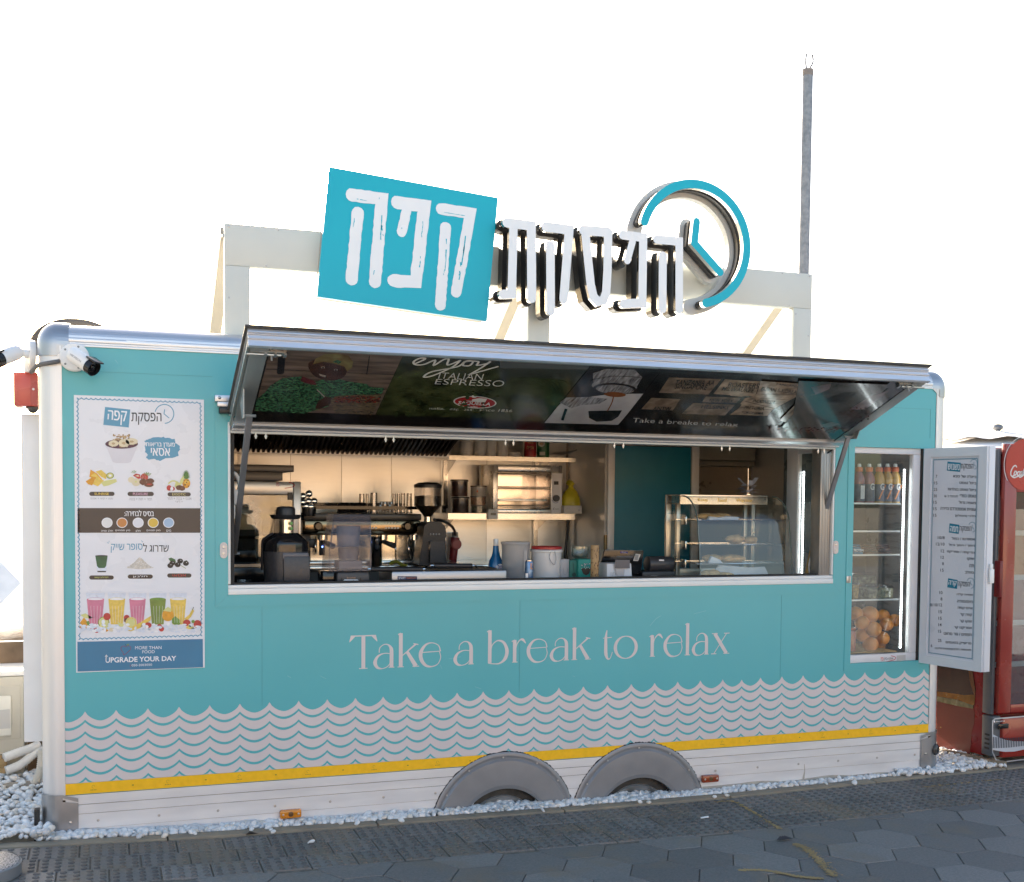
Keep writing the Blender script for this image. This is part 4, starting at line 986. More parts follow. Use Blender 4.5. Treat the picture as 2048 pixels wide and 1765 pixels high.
def E(mb,zz,x,y,rx,ry,k,n=18,jit=0):
    OFF[0]+=1; mb.epx(FRONT,zz(x,y),rx/6.086,ry/6.086,O+.0003+.00008*(OFF[0]%60),fi(k),n,jit)
def PG(mb,zz,pts,k):
    OFF[0]+=1; mb.ppx(FRONT,[zz(*p) for p in pts],O+.0003+.00008*(OFF[0]%60),fi(k))
def pic(name,mb): OFF[0]=0; return obj(name,mb,FM,po,smooth=0)
b=MB(); PG(b,z2,((235,1060),(250,970),(330,1020),(400,1100),(300,1090)),'o'); PG(b,z2,((310,995),(380,975),(445,1030),(440,1090),(380,1060)),'y'); PG(b,z2,((190,1115),(300,1045),(310,1080),(270,1165),(220,1150)),'o'); PG(b,z2,((275,1150),(325,1060),(415,1105),(340,1175)),'y'); PG(b,z2,((375,1130),(430,1105),(560,1085),(572,1120),(470,1165),(410,1175)),'l'); E(b,z2,488,1045,46,38,'av'); E(b,z2,488,1045,36,29,'l'); E(b,z2,488,1045,18,14,'w'); PG(b,z2,((250,1050),(300,1010),(370,1080)),'y'); pic('fruit_picture',b)
b=MB(); E(b,z2,745,1095,40,36,'b'); E(b,z2,805,1125,55,48,'b'); E(b,z2,800,1120,14,12,'l'); PG(b,z2,((765,1045),(800,1020),(850,1030),(860,1080),(830,1085)),'r'); PG(b,z2,((790,1050),(830,1035),(845,1060)),'b'); E(b,z2,905,1065,46,48,'r'); 
for x,y in ((780,1010),(930,1030),(960,1040)): 
    for k in range(5): a=R(50+40*k); PG(b,z2,((x,y+12),(x+38*math.cos(a)-6,y-30*math.sin(a)),(x+38*math.cos(a)+6,y-28*math.sin(a))),'g')
E(b,z2,890,1120,45,40,'d',14,.08); E(b,z2,975,1110,48,32,'d',14,.08); E(b,z2,960,1155,58,30,'d',14,.08); E(b,z2,965,1150,30,8,'r'); 
for k in range(14): E(b,z2,905+rnd.uniform(-34,34),1065+rnd.uniform(-36,36),3,3,'b',6)
pic('fruit_picture',b)
b=MB(); E(b,z2,1415,1140,48,58,'o'); 
for k in range(16): E(b,z2,1415+rnd.uniform(-36,36),1140+rnd.uniform(-45,45),8,9,'d' if k%2 else 'y',6)
for k in range(13): a=R(15+12.5*k); x=1412; PG(b,z2,((x-16,1085),(x+70*math.cos(a)*.8,1085-115*math.sin(a)*(.7+.3*math.sin(a))),(x+16,1085)),'dg' if k%2 else 'g')
PG(b,z2,((1330,1150),(1345,1090),(1380,1045),(1390,1070),(1375,1130),(1340,1165)),'l'); b.rpx(FRONT,[z2(*p) for p in ((1200,1140),(1240,1110),(1290,1120),(1280,1170))],.006,O+.004,fi('l'),smooth=4); PG(b,z2,((1270,1180),(1300,1110),(1350,1150),(1300,1190)),'l'); E(b,z2,1205,1195,30,34,'r'); E(b,z2,1245,1205,30,26,'r'); E(b,z2,1238,1205,18,24,'w'); E(b,z2,1330,1190,45,30,'d',14,.08); E(b,z2,1365,1200,38,28,'d',14,.08); pic('fruit_picture',b)
def pill(zz,x0,x1,y0,y1,txt,col,heb=False):
    b=MB(); ym=(y0+y1)/2; b.rpx(FRONT,[zz(x0+24,ym),zz(x1-24,ym)],(y1-y0)/6.086*.00230,O,0)
    b.trect(txt,FRONT,*zz(lerp(x0,x1,.2),y0+10),*zz(lerp(x0,x1,.78),y1-11),O+.0006,1,.01,heb=heb); obj('caption_pill',b,[pbrown,col],po,smooth=0)
pill(z2,237,540,1242,1292,'SUNRISE',M('print_yellow')); pill(z2,703,1017,1242,1294,'PLEASURE',M('print_pale_pink',(.7,.4,.5),.4)); pill(z2,1188,1468,1248,1298,'EXSOTIC',M('print_gold',(.62,.52,.22),.4))
pill(z3,237,530,555,606,'ספירולינה קפואה',M('print_lime',(.5,.55,.15),.4),True); pill(z3,705,1005,543,595,'חלבון',pwhite,True); pill(z3,1185,1475,530,582,'אסאי',M('print_redtext',(.5,.06,.05),.4),True)
b=MB()
for s,x0,y0,x1,y1 in (('מנגו + קיווי + אננס',250,1315,520,1340),('תמר + תות + בננה',722,1318,997,1345),('אננס + בננה + תמר',1182,1312,1478,1338),('+ ליצ׳י',1280,1346,1372,1372)): b.trect(s,FRONT,*z2(x0,y0),*z2(x1,y1),O,0,0,heb=True)
obj('ingredient_text',b,pgrey,po,smooth=0)
b=MB(); b.ppx(FRONT,[z2(93,1740),z2(1585,1740),z2(1585,1442),z2(93,1440)],O+.0006,0); b.trect('בסיס לבחירה:',FRONT,*z2(662,1465),*z2(1018,1538),O+.0012,1,.016,heb=True)
for s,x0,x1 in (('חלב סויה',380,522),('מיץ תפוחים',553,730),('חלב',797,858),('מיץ תפוזים',932,1098),('מים',1173,1228)): b.trect(s,FRONT,*z2(x0,1702),*z2(x1,1728),O+.0012,1,0,heb=True)
bd=obj('poster_band',b,[pbrown,pwhite],po,smooth=0)
for x,c in ((451,(.7,.7,.69)),(633,(.55,.22,.06)),(829,(.68,.69,.74)),(1012,(.66,.45,.07)),(1200,(.33,.48,.66))):
    b=MB(); b.epx(FRONT,z2(x,1618),67/6.086,62/6.086,O+.0012,0,28); b.epx(FRONT,z2(x,1618),58/6.086,54/6.086,O+.0016,1,28); 
    obj('drink_disc',b,[pwhite,M('disc_%d'%x,c,.3,var=.06)],bd,smooth=0)
b=MB(); b.text('שדרוג ל',FRONT,[z3(*p) for p in ((890,270),(1200,268),(1200,165),(890,165))],O,1,.004,heb=True); b.text('סופר שייק',FRONT,[z3(*p) for p in ((497,280),(882,272),(882,168),(500,172))],O,0,.004,heb=True)
for p,q in (((452,150),(468,170)),((478,135),(470,158)),((868,128),(880,148)),((888,140),(880,150))): b.rpx(FRONT,[z3(*p),z3(*q)],.0016,O,0)
obj('poster_heading',b,[pblue,ink],po,smooth=0)
b=MB(); PG(b,z3,((305,312),(460,312),(440,510),(330,515)),'i'); PG(b,z3,((308,318),(458,318),(440,440),(420,465),(350,465),(328,440)),'sp'); E(b,z3,383,316,76,8,'bk'); PG(b,z3,((330,500),(440,500),(436,515),(336,515)),'bk'); pic('shot_glass_picture',b)
b=MB(); pts=[(690,465)]
for k in range(30):
    x=700+k*10.5; h=130*math.exp(-abs((x-850)/95)**1.5)-4; pts.append((x,462-h+rnd.uniform(-4,4)))
pts+=[(1018,462),(940,472),(830,478)]; PG(b,z3,pts,'s'); 
for k in range(40): t=rnd.gauss(0,70); E(b,z3,850+t,462-rnd.random()*110*math.exp(-abs(t/95)**1.5),rnd.uniform(4,9),3,'w' if k%2 else 's',6)
pic('powder_picture',b)
b=MB(); PG(b,z3,((1195,350),(1230,338),(1280,360),(1290,400),(1230,395)),'dg'); PG(b,z3,((1380,385),(1420,370),(1450,410),(1400,400)),'dg')
for x,y in ((1245,405),(1340,380),(1310,425),(1410,408),(1220,435)): E(b,z3,x,y,36,30,'bk'); E(b,z3,x+8,y-10,5,4,'w',8)
b.rpx(FRONT,[z3(1350,435),z3(1408,470)],.002,O+.004,fi('av')); pic('berry_picture',b)
# smoothies on ice
b=MB()
for k in range(130): E(b,z3,rnd.uniform(115,1590),rnd.uniform(1150,1245)+40*0,rnd.uniform(14,34),rnd.uniform(10,22),'i' if rnd.random()<.7 else 'w',7,.3)
pic('ice_picture',b)
for x0,x1,kc in ((195,425,'p'),(458,680,'o2'),(712,930,'p'),(960,1175,'av'),(1208,1422,'y')):
    b=MB(); w_=x1-x0; top=770; liq=845; bot=1150; col='y' if kc=='o2' else kc
    yb=bot+(15 if kc=='p' and x0<300 else 0)
    PG(b,z3,((x0,top),(x1,top),(x1-w_*.17,yb),(x0+w_*.17,yb)),'i')
    PG(b,z3,((x0+w_*.04,liq),(x1-w_*.04,liq),(x1-w_*.07,915),(x1-w_*.17,yb),(x0+w_*.17,yb),(x0+w_*.07,915)),col)
    if kc=='o2': PG(b,z3,((x0+w_*.08,900),(x1-w_*.08,900),(x1-w_*.18,yb),(x0+w_*.18,yb)),'y')
    E(b,z3,(x0+x1)/2,liq,w_*.46,20,col); E(b,z3,(x0+x1)/2,liq-3,w_*.40,13,'w' if kc!='av' else 'g')
    b.rpx(FRONT,[z3((x0+x1)/2+w_*.5*math.cos(R(15*i)),top+18*math.sin(R(15*i))) for i in range(25)],.0014,O+.0055,fi('i'))
    for q in (.25,.42,.6,.78): b.rpx(FRONT,[z3(x0+w_*q,925),z3(x0+w_*lerp(q,.5,.25),yb-20)],.0009,O+.0056,fi('w'))
    pic('smoothie_picture',b)
b=MB(); S_=lambda x,y,r,k,sy=1: E(b,z3,x,y,r,r*sy,k)
PG(b,z3,((110,1210),(120,1130),(170,1065),(230,1140),(200,1200)),'o'); PG(b,z3,((125,1035),(190,1015),(240,1050),(290,1065),(240,1080),(170,1070)),'l'); PG(b,z3,((195,1120),(230,1105),(255,1185),(215,1160)),'g')
S_(270,1192,28,'r'); S_(322,1222,33,'r'); S_(410,1125,70,'av'); S_(410,1125,60,'l'); S_(405,1120,22,'w',1.3); E(b,z3,410,1190,60,46,'l'); E(b,z3,410,1225,56,18,'o'); S_(505,1215,34,'b',.7); S_(450,1055,45,'r'); S_(690,1070,36,'r'); S_(685,1100,30,'d')
S_(745,1130,70,'l'); S_(745,1128,60,'y'); S_(745,1128,50,'l'); PG(b,z3,((578,1120),(660,1150),(640,1180),(595,1175)),'l'); PG(b,z3,((705,1225),(830,1140),(985,1045),(980,1100),(850,1195),(740,1235)),'y'); S_(948,1160,44,'r',.8); S_(1088,1175,30,'r'); S_(1112,1205,32,'r')
S_(1190,1040,72,'o'); PG(b,z3,((1130,985),(1190,935),(1230,960),(1230,1000)),'l'); PG(b,z3,((1240,1080),(1280,1050),(1340,1100),(1340,1150),(1280,1165),(1240,1130)),'g'); PG(b,z3,((1390,1080),(1450,1030),(1490,960),(1510,985),(1470,1060),(1420,1110)),'y'); b.rpx(FRONT,[z3(1492,970),z3(1502,940)],.003,O+.0055,fi('bk'))
S_(1420,1130,46,'r',.85); S_(1550,1145,48,'r'); S_(1497,1115,20,'g'); PG(b,z3,((1405,1195),(1455,1140),(1515,1200),(1450,1208)),'y'); PG(b,z3,((1430,1190),(1455,1155),(1490,1195)),'l'); pic('fruit_picture',b)
b=MB(); b.ppx(FRONT,[z3(92,1725),z3(1618,1672),z3(1615,1328),z3(90,1362)],O+.0006,0)
ft=obj('poster_footer',b,pdeep,po,smooth=0)
b=MB(); o=O+.0012; b.text('MORE THAN',FRONT,[z3(*p) for p in ((792,1455),(1113,1450),(1113,1413),(792,1416))],o,0); b.text('FOOD',FRONT,[z3(*p) for p in ((880,1503),(1030,1500),(1030,1464),(880,1466))],o,0); b.text('UPGRADE YOUR DAY',FRONT,[z3(*p) for p in ((432,1618),(1293,1592),(1293,1532),(432,1552))],o,0,.022); b.text('050-2003050',FRONT,[z3(*p) for p in ((750,1662),(998,1652),(998,1626),(750,1634))],o,0)
b.ppx(FRONT,[z3(*p) for p in ((423,1545),(442,1515),(462,1543))],o,0); b.rpx(FRONT,[z3(443,1535),z3(443,1580)],.0035,o,0); b.rpx(FRONT,[z3(732,1642),z3(734,1664)],.002,o,1)
b.rpx(FRONT,[z3(*p) for p in ((675,1425),(650,1412),(622,1430),(622,1460),(645,1490),(655,1522),(700,1490),(735,1455),(738,1425),(710,1410),(680,1425))],.002,o,1,smooth=4); b.ppx(FRONT,[z3(*p) for p in ((680,1405),(700,1390),(722,1385),(710,1405))],o,2); b.rpx(FRONT,[z3(675,1392),z3(684,1410)],.002,o,3)
obj('footer_print',b,[pwhite,M('print_maroon',(.25,.03,.06),.4),M('print_green'),ink],ft,smooth=0)

# ---------------- open menu door at the display window ----------------
dv=Vector((.083,-.462,0)); MW=.437; PM=Plane((4.752,-.004,0),dv,(0,0,1))
# facing the viewer
if (CAM-PM.o).dot(PM.N)<0: PM.N=-PM.N
MZ0,MZ1=.688,1.957
md=thing('menu_door','white framed side door standing open with a Hebrew price list','menu board',(4.752,-.004,MZ0))
def mrect(mb,a,c,z0,z1,o0,o1,m=None):
    vs=[PM.pt(s,z,o) for s in (a,c) for z in (z0,z1) for o in (o0,o1)]
    mb.add(vs,[(0,1,3,2),(4,6,7,5),(0,4,5,1),(2,3,7,6),(0,2,6,4),(1,5,7,3)],m)
b=MB(); mrect(b,.04,MW-.04,MZ0+.04,MZ1-.04,-.02,.004); obj('menu_panel',b,M('menu_sheet_white',(.66,.66,.71),.3,var=.02),md)
b=MB(); fw=.052
for q in (((0,MZ0),(MW,MZ0),(MW-fw,MZ0+fw),(fw,MZ0+fw)),((0,MZ0),(fw,MZ0+fw),(fw,MZ1-fw),(0,MZ1)),((MW,MZ0),(MW,MZ1),(MW-fw,MZ1-fw),(MW-fw,MZ0+fw)),((0,MZ1),(fw,MZ1-fw),(MW-fw,MZ1-fw),(MW,MZ1))): b.prism(PM,q,-.03,.012)
obj('door_frame',b,M('white_door_profile',(.68,.69,.72),.32,var=.02),md,bevel=.002)
b=MB(); mrect(b,MW-.005,MW+.008,MZ0,MZ1,-.05,.0); obj('door_edge',b,M('white_door_profile'),md,bevel=.003)
b=MB(); mrect(b,MW+.0125,MW+.026,1.19,1.27,-.045,-.01); mrect(b,MW+.0125,MW+.022,1.27,1.30,-.04,-.015); obj('door_latch',b,white,md,bevel=.004)
b=MB(); mrect(b,-.03,-.002,MZ0,MZ1,-.03,.0); obj('hinge_strip',b,alu,md)
zm1=Z(1830,840,1480/218); zm2=Z(1830,1080,1374/218); MO=.0055
mblue=M('menu_teal_blue',hx('#2f86a3',.8),.4)
b=MB(); bx0,bz1=PM.px(*zm1(190,485)); bx1,_=PM.px(*zm1(945,465)); _,bz0=PM.px(*zm2(105,1430)); border(PM,b,fw+.012,MW-fw-.012,MZ0+fw+.012,MZ1-fw-.012,.012,.005,MO,.003); obj('menu_border',b,mblue,md,smooth=0)
for zz,sqq,wq,sub,sq2,ck_,word in ((zm1,[(440,690),(620,708),(632,585),(450,568)],[(632,690),(800,690),(800,600),(634,598)],'נשנוש',[(455,675),(612,685),(614,605),(460,595)],(808,605,50,68,150,-80),'הפסקת'),
  (zm1,[(468,1530),(602,1550),(612,1428),(478,1405)],[(615,1530),(775,1535),(775,1450),(617,1445)],'חמה',[(485,1515),(592,1528),(596,1450),(490,1440)],(785,1458,50,68,150,-80),'הפסקה'),
  (zm2,[(415,600),(537,620),(546,507),(425,485)],[(550,605),(698,614),(698,533),(553,525)],'קרה',[(430,585),(530,598),(534,522),(437,510)],(708,548,48,66,150,-80),'הפסקה')):
    b=MB(); logo(b,PM,zz,sqq,word,wq,sub,sq2,ck_,MO,.01); obj('menu_heading',b,[mblue,pwhite,ink],md,smooth=0)
b=MB()
for zz,rows in ((zm1,(('בייגלה של סבא',528,842,748,787,'7',290,312,768),('בייגל טוסט',615,840,835,875,'15',268,312,857),('בייגל טוסט בצלחת',455,838,925,965,'25',263,310,945),('טוסט כפרי',620,835,1015,1055,'30',262,306,1033),('מאפה גדול',605,833,1103,1145,'15',260,304,1120),('עוגיית אמסטרדם נדירה',355,832,1192,1232,'15',260,303,1208),('מלבי (מומלץ)',553,828,1285,1328,'15',258,300,1296),('אספרסו / כפול',510,820,1590,1640,'10/8',318,411,1600),('הפוך / הפוך גדול',470,818,1680,1732,'12/10',293,410,1687))),
  (zm2,(('נס קפה / אמריקנו',413,757,132,182,'12',335,376,140),('שוקו',665,753,222,265,'12',332,373,220),('תה',693,750,308,348,'8',350,371,300),('סחלב',638,748,388,430,'15',328,369,382),('שתיה קלה',535,737,670,715,'10',314,355,664),('מים/סודה',540,734,752,800,'8',330,352,745),('אייס קפה',548,732,842,888,'8/10/12',198,349,820),('קפה קר',578,728,925,970,'15',306,347,906),('שוקו קר',573,725,1008,1055,'15',303,344,988),('אמריקנו קר',500,722,1085,1138,'14',302,342,1070),('תפוזים / גזר סחוט',372,720,1155,1220,'15',300,338,1152),('פרישייק בטעמים',397,717,1268,1340,'25',297,341,1268),('תוספת חלבון/ספירולינה',260,713,1335,1425,'6',206,226,1333)))):
    for s,x0,x1,y0,y1,p,a,c,yc in rows:
        sl_=.06 if zz is zm1 else .085
        dy=(x1-x0)*sl_*.5
        h=20 if zz is zm1 else 19
        yA=(y0+y1)/2
        b.text(s,PM,[zz(x0,yA+h-dy*.6),zz(x1,yA+h+dy*.6),zz(x1,yA-h+dy*.6),zz(x0,yA-h-dy*.6)],MO,0,.006,heb=True); b.text(p,PM,[zz(a,yc+h),zz(c,yc+h+2),zz(c,yc-h+2),zz(a,yc-h)],MO,0,.006)
b.text('תוספת 3 ₪',PM,[zm1(408,1052),zm1(590,1055),zm1(590,1022),zm1(408,1020)],MO,0,0,heb=True)
obj('price_list',b,M('menu_text_grey',(.06,.06,.075),.5),md,smooth=0)

# ---------------- espresso banner under the hatch ----------------
PB=Plane(PF.o,(1,0,0),fdn); PB.N=fnm; PB.o=Vector((0,FY0,FZ0))-fnm*.0042; PB.k=.3
zb1=Z(430,640,2048/570); zb2=Z(1000,670,2048/520); zb3=Z(1460,700,2048/460)
bn=thing('espresso_banner','dark glossy photo banner about Italian espresso under the raised hatch','banner',tuple(PB.pt(2.4,.4)))
def BM(n,c,v=.25,s=12,r=.16,**k): return M('banner_'+n,c,r,var=v,scale=s,spec=.5,coat=.5,**k)
bdark=BM('dark',(.012,.010,.009)); bplank=BM('plank',(.12,.09,.072),.4,5,stretch=(1,8,1)); bgreen=BM('green_cloth',(.012,.05,.022),.8,70,rgb2=(.07,.19,.10)); bskin=BM('skin',(.055,.026,.018),.25,9); bscarf=BM('scarf',(.16,.055,.03),.6,14,rgb2=(.17,.15,.06)); bcherry=BM('cherry',(.13,.03,.02),.6,60); bbask=BM('basket',(.11,.085,.055),.4,40,stretch=(1,1,6)); bfield=BM('field',(.016,.026,.008),.8,14,rgb2=(.07,.085,.03)); bhill=BM('hill',(.035,.04,.03),.3,4); bsky=BM('dim_sky',(.09,.10,.10),.2,2); bwht=BM('white_print',(.66,.65,.62),.03); bred=BM('emblem_red',(.30,.022,.022),.1); bsteel=BM('steel_print',(.20,.20,.21),.7,16,stretch=(6,1,1)); bcup=BM('cup',(.009,.012,.011)); bmilk=BM('pale_cloth',(.40,.39,.40),.2,6); bcof=BM('coffee',(.17,.06,.02)); bsack=BM('sack',(.30,.22,.15),.4,20); bsackd=BM('sack_dim',(.17,.125,.09),.4,20); bleaf=BM('leafshade',(.06,.06,.058),.5,8); bteeth=BM('smile',(.3,.27,.24),.05); bcollar=BM('collar',(.12,.03,.04))
def bp(name,polys,mats,o=.002,parent=bn,ribs=(),dots=()):
    b=MB(); k=0
    for zz,pts,mi in polys: b.ppx(PB,[zz(*p) for p in pts],o+.0004*k,mi); k+=1
    for zz,pts,w_,mi,sm in ribs: b.rpx(PB,[zz(*p) for p in pts],w_,o+.0004*k,mi,smooth=sm); k+=1
    for zz,c,rx,ry,mi,n,j in dots: b.epx(PB,(zz(*c)),rx/zz.k,ry/zz.k,o+.0004*k+.00002*(len(b.f)%9),mi,n,j); k+=.15
    return obj(name,b,mats,parent,smooth=0)
b=MB(); fbox(b,X0+.07,X1-.05,.04,FLn-.02,.0048,.03); obj('banner_sheet',b,bdark,bn)
bp('planks_photo',[(zb1,((400,205),(1352,253),(1152,682),(282,655)),0)],[bplank,bdark],.001,ribs=[(zb1,((370,355),(1310,395)),.004,1,0),(zb1,((330,480),(1250,500)),.004,1,0),(zb1,((1110,260),(1090,390)),.004,1,0),(zb1,((480,270),(470,380)),.03,1,0)])
def ell_(x,y,rx,ry,a=0,n=26): return [(x+rx*math.cos(R(360*i/n))*math.cos(a)-ry*math.sin(R(360*i/n))*math.sin(a),y+rx*math.cos(R(360*i/n))*math.sin(a)+ry*math.sin(R(360*i/n))*math.cos(a)) for i in range(n)]
bp('woman_photo',[(zb1,((400,470),(480,420),(620,405),(700,440),(860,415),(950,440),(1090,460),(1110,480),(1215,490),(1200,530),(840,560),(820,620),(640,672),(285,652),(300,570),(360,520)),0),(zb1,((615,440),(625,405),(720,440),(730,470),(660,455)),6),
  (zb1,ell_(690,330,20,32),1),(zb1,ell_(812,352,136,82,.15),1),(zb1,((700,320),(725,275),(790,245),(880,240),(960,255),(992,300),(985,340),(950,370),(930,335),(850,310),(780,300)),2),(zb1,((845,300),(880,285),(910,300),(890,315)),0),
  (zb1,((745,385),(800,400),(790,410),(755,400)),3),(zb1,ell_(775,340,14,7),3),(zb1,ell_(868,357,14,7),3),(zb1,ell_(776,341,7,6),5),(zb1,ell_(868,358,7,6),5),(zb1,((735,595),(790,545),(835,560),(830,600),(770,630),(720,640)),1),
  (zb1,((830,580),(870,545),(1010,535),(1200,535),(1130,678),(860,670)),4)],[bgreen,bskin,bscarf,bteeth,bbask,bdark,bcollar,bcherry],.004,
  ribs=[(zb1,((735,500),(785,550)),.006,3,0),(zb1,((420,530),(560,470),(700,480)),.003,0,5)],dots=[(zb1,(rnd.uniform(860,1180),rnd.uniform(545,590)),9,5,7,7,.2) for k in range(110)])
bp('field_photo',[(zb1,((1354,253),(2052,290),(2052,712),(1154,682)),0),(zb2,((0,225),(716,238),(348,690),(-2,668)),0),(zb1,((1354,253),(2052,290),(2052,330),(1330,310)),1),(zb2,((0,200),(716,238),(690,272),(0,262)),2),(zb2,((0,262),(690,272),(600,360),(200,330),(0,350)),1)],[bfield,bhill,bsky,BM('crop',(.035,.055,.018),.5,20)],.002,
  ribs=[(zb2,((60+k*55,330+k*4),(200+k*45,350+k*3),(330+k*28,420),(380+k*20,500)),.007,3,5) for k in range(8)],dots=[(zb1,(rnd.uniform(1300,2040),rnd.uniform(470,690)),rnd.uniform(8,22),rnd.uniform(5,11),3 if k%3 else 0,7,.4) for k in range(90)])
b=MB()
SC=[[(1440,312),(1500,285),(1508,274),(1470,274),(1428,298),(1440,320),(1500,318),(1580,288),(1572,325),(1640,285),(1678,280),(1672,322),(1760,290)],[(1762,290),(1700,340),(1560,400),(1500,407),(1560,370),(1740,335),(1800,295),(1852,296),(1830,326),(1782,325),(1802,298),(1890,297),(1882,324),(1950,312),(1975,298)],[(1977,300),(1900,350),(1832,388),(1852,384),(2030,334)]]
for k,s in enumerate(SC): b.rpx(PB,[zb1(*p) for p in s],.010,.0065+.0004*k,0,smooth=6)
obj('banner_script',b,bwht,bn,smooth=0); b=MB()
for s,q in (('ITALIAN',((1602,420),(1918,430),(1932,388),(1618,376))),('ESPRESSO',((1578,460),(2070,478),(2085,435),(1592,423)))): b.text(s,PB,[zb1(*p) for p in q],.0066,0,-.012)
obj('banner_heading',b,bwht,bn,smooth=0); b=MB()
b.text('Take a breake to relax',PB,[zb2(*p) for p in ((1040,678),(1868,712),(1880,684),(1050,645))],.0262,0,-.008)
obj('banner_slogan',b,bwht,bn,smooth=0); b=MB()
b.text('italian espresso since 1856',PB,[zb1(*p) for p in ((1535,645),(2130,668),(2140,642),(1545,626))],.0066,0,-.012)
obj('banner_lettering',b,bwht,bn,smooth=0)
bp('red_emblem',[(zb1,ell_(1868,590,155,44,.05),1),(zb1,ell_(1868,590,146,39,.05),0),(zb1,ell_(1862,548,20,9),1),(zb1,((1800,575),(1840,585),(1850,568),(1900,560),(1955,565),(1940,590),(1850,585)),1)],[bred,bwht],.007)
b=MB(); b.text('SAQUELLA',PB,[zb1(*p) for p in ((1742,606),(1975,618),(1985,592),(1752,580))],.0092,0,.02); b.text('caffe',PB,[zb1(*p) for p in ((1815,625),(1885,629),(1888,617),(1818,613))],.0092,0,0); obj('emblem_lettering',b,bwht,bn,smooth=0)
bp('cup_photo',[(zb2,((718,238),(1240,262),(1260,290),(932,705),(350,690)),0),(zb2,((450,565),(520,490),(700,485),(900,460),(1140,460),(930,705),(350,690)),2),(zb2,((470,530),(520,490),(720,485),(850,500),(780,540),(640,550),(560,575)),1),(zb2,((730,300),(830,265),(1060,270),(1120,330),(1080,400),(900,400),(740,420)),1),(zb2,ell_(900,400,180,50,.05),1),(zb2,ell_(905,420,170,45,.05),0),(zb2,ell_(905,425,150,36,.05),1),(zb2,ell_(905,465,85,20,.05),4),(zb2,((695,595),(960,590),(930,640),(880,672),(760,680),(700,650)),3),(zb2,((480,665),(510,575),(530,580),(500,670)),0)],[bdark,bsteel,bmilk,bcup,bcof],.010,ribs=[(zb2,((895,470),(880,530),(845,595)),.006,4,4),(zb2,((715,390),(730,350),(900,320),(1110,330)),.004,3,5)])
sk=[((1330,330),(1740,345),(1640,465),(1250,450),1,'TANZANIA AA'),((1770,345),(2048,365),(2000,480),(1680,460),0,'ROASTERS'),((1190,490),(1420,500),(1360,590),(1110,580),1,'ANTW'),((1620,480),(1900,490),(1860,530),(1590,525),1,'NEW YORK'),((1520,530),(1850,545),(1770,630),(1430,615),1,'HELSINKI'),((1930,490),(2048,480),(2060,545),(1890,540),0,'INDO')]
polys=[(zb2,((1240,262),(2060,305),(2060,735),(935,705),(1260,290)),2)]
for a,c,d,e,mi,t in sk: polys.append((zb2,(a,c,d,e),mi))
polys+=[(zb3,((270,270),(700,300),(650,380),(380,520),(330,580),(0,570),(80,510),(110,470),(240,380)),0),(zb3,((0,260),(265,275),(230,385),(100,410),(0,400)),0),(zb3,((440,620),(570,490),(630,495),(640,515),(500,640)),1)]
bp('sacks_photo',polys,[bsack,bsackd,bdark],.014,ribs=[(zb3,((130,450),(420,520)),.003,2,0),(zb3,((230,385),(640,390)),.004,2,0),(zb3,((80,500),(400,530)),.003,2,0),(zb3,((240,420),(560,440)),.003,2,0)])
b=MB()
for t,q in (('TANZANIA AA',((1370,385),(1680,390),(1700,350),(1390,345))),('SINGAPORE',((1370,415),(1620,425),(1640,385),(1390,380))),('ROASTERS',((1790,400),(2030,415),(2045,375),(1805,365))),('MILWAUKEE',((1740,430),(1990,445),(2010,415),(1760,400))),('NEW YORK',((1640,520),(1830,530),(1845,500),(1655,492))),('HELSINKI',((1580,570),(1790,580),(1800,550),(1590,542))),('ANTW',((1200,585),(1340,590),(1350,560),(1210,555)))): b.text(t,PB,[zb2(*p) for p in q],.0235,0,.01); obj('sack_stencil',b,bdark,bn,smooth=0); b=MB()
for t,q in (('BUSAN S-KOREA',((270,350),(590,385),(600,350),(285,320))),('TANZANIA AB',((400,300),(680,335),(690,310),(410,285))),('INDONESIA',((195,455),(390,475),(410,445),(215,430))),('PRETORIA',((120,515),(300,530),(310,500),(135,490))),('YOKOHAMA',((90,555),(290,570),(300,545),(105,535)))): b.text(t,PB,[zb3(*p) for p in q],.0235,0,.01); obj('sack_stencil',b,bdark,bn,smooth=0); b=MB()
bp('cherries_photo',[(zb3,((610,265),(1430,300),(930,730),(440,700),(560,560)),1),(zb3,((720,320),(900,290),(880,340),(760,390)),2),(zb3,((820,440),(1000,370),(1150,360),(1000,470)),0),(zb3,((1060,520),(1250,400),(1420,350),(1200,520)),2),(zb3,((800,660),(900,630),(980,650),(850,690)),3)],[BM('shade',(.02,.02,.02)),bleaf,BM('petal',(.14,.11,.12)),BM('pale_leaf',(.13,.15,.15)),bcherry],.024,dots=[(zb3,(rnd.uniform(330,950),rnd.uniform(685,730)),9,6,4,7,.2) for k in range(120)]+[(zb3,(rnd.uniform(980,1230),rnd.uniform(500,620)),10,7,4,7,.2) for k in range(25)])
# ---------------- inside the trailer: front counter ----------------
clear=GLASS('clear_plastic',(.90,.91,.92),.05,1.4,1.0); smoky=FROST('smoky_polycarbonate',(.10,.10,.13),.38,.12); glass=GLASS('pane_glass',(.93,.96,.95),.01,1.5)
graph=M('graphite_plastic',(.045,.045,.05),.38,var=.15,scale=60,bump=.05,bscale=400)
gloss=M('gloss_black',(.012,.012,.013),.12,var=.1)
def face(y): return Plane((0,y,0),(1,0,0),(0,0,1))
def cen(u0,u1,v,y): a=un(u0,v,'y',y); b=un(u1,v,'y',y); return (a.x+b.x)/2,(b.x-a.x)/2
CT=1.168
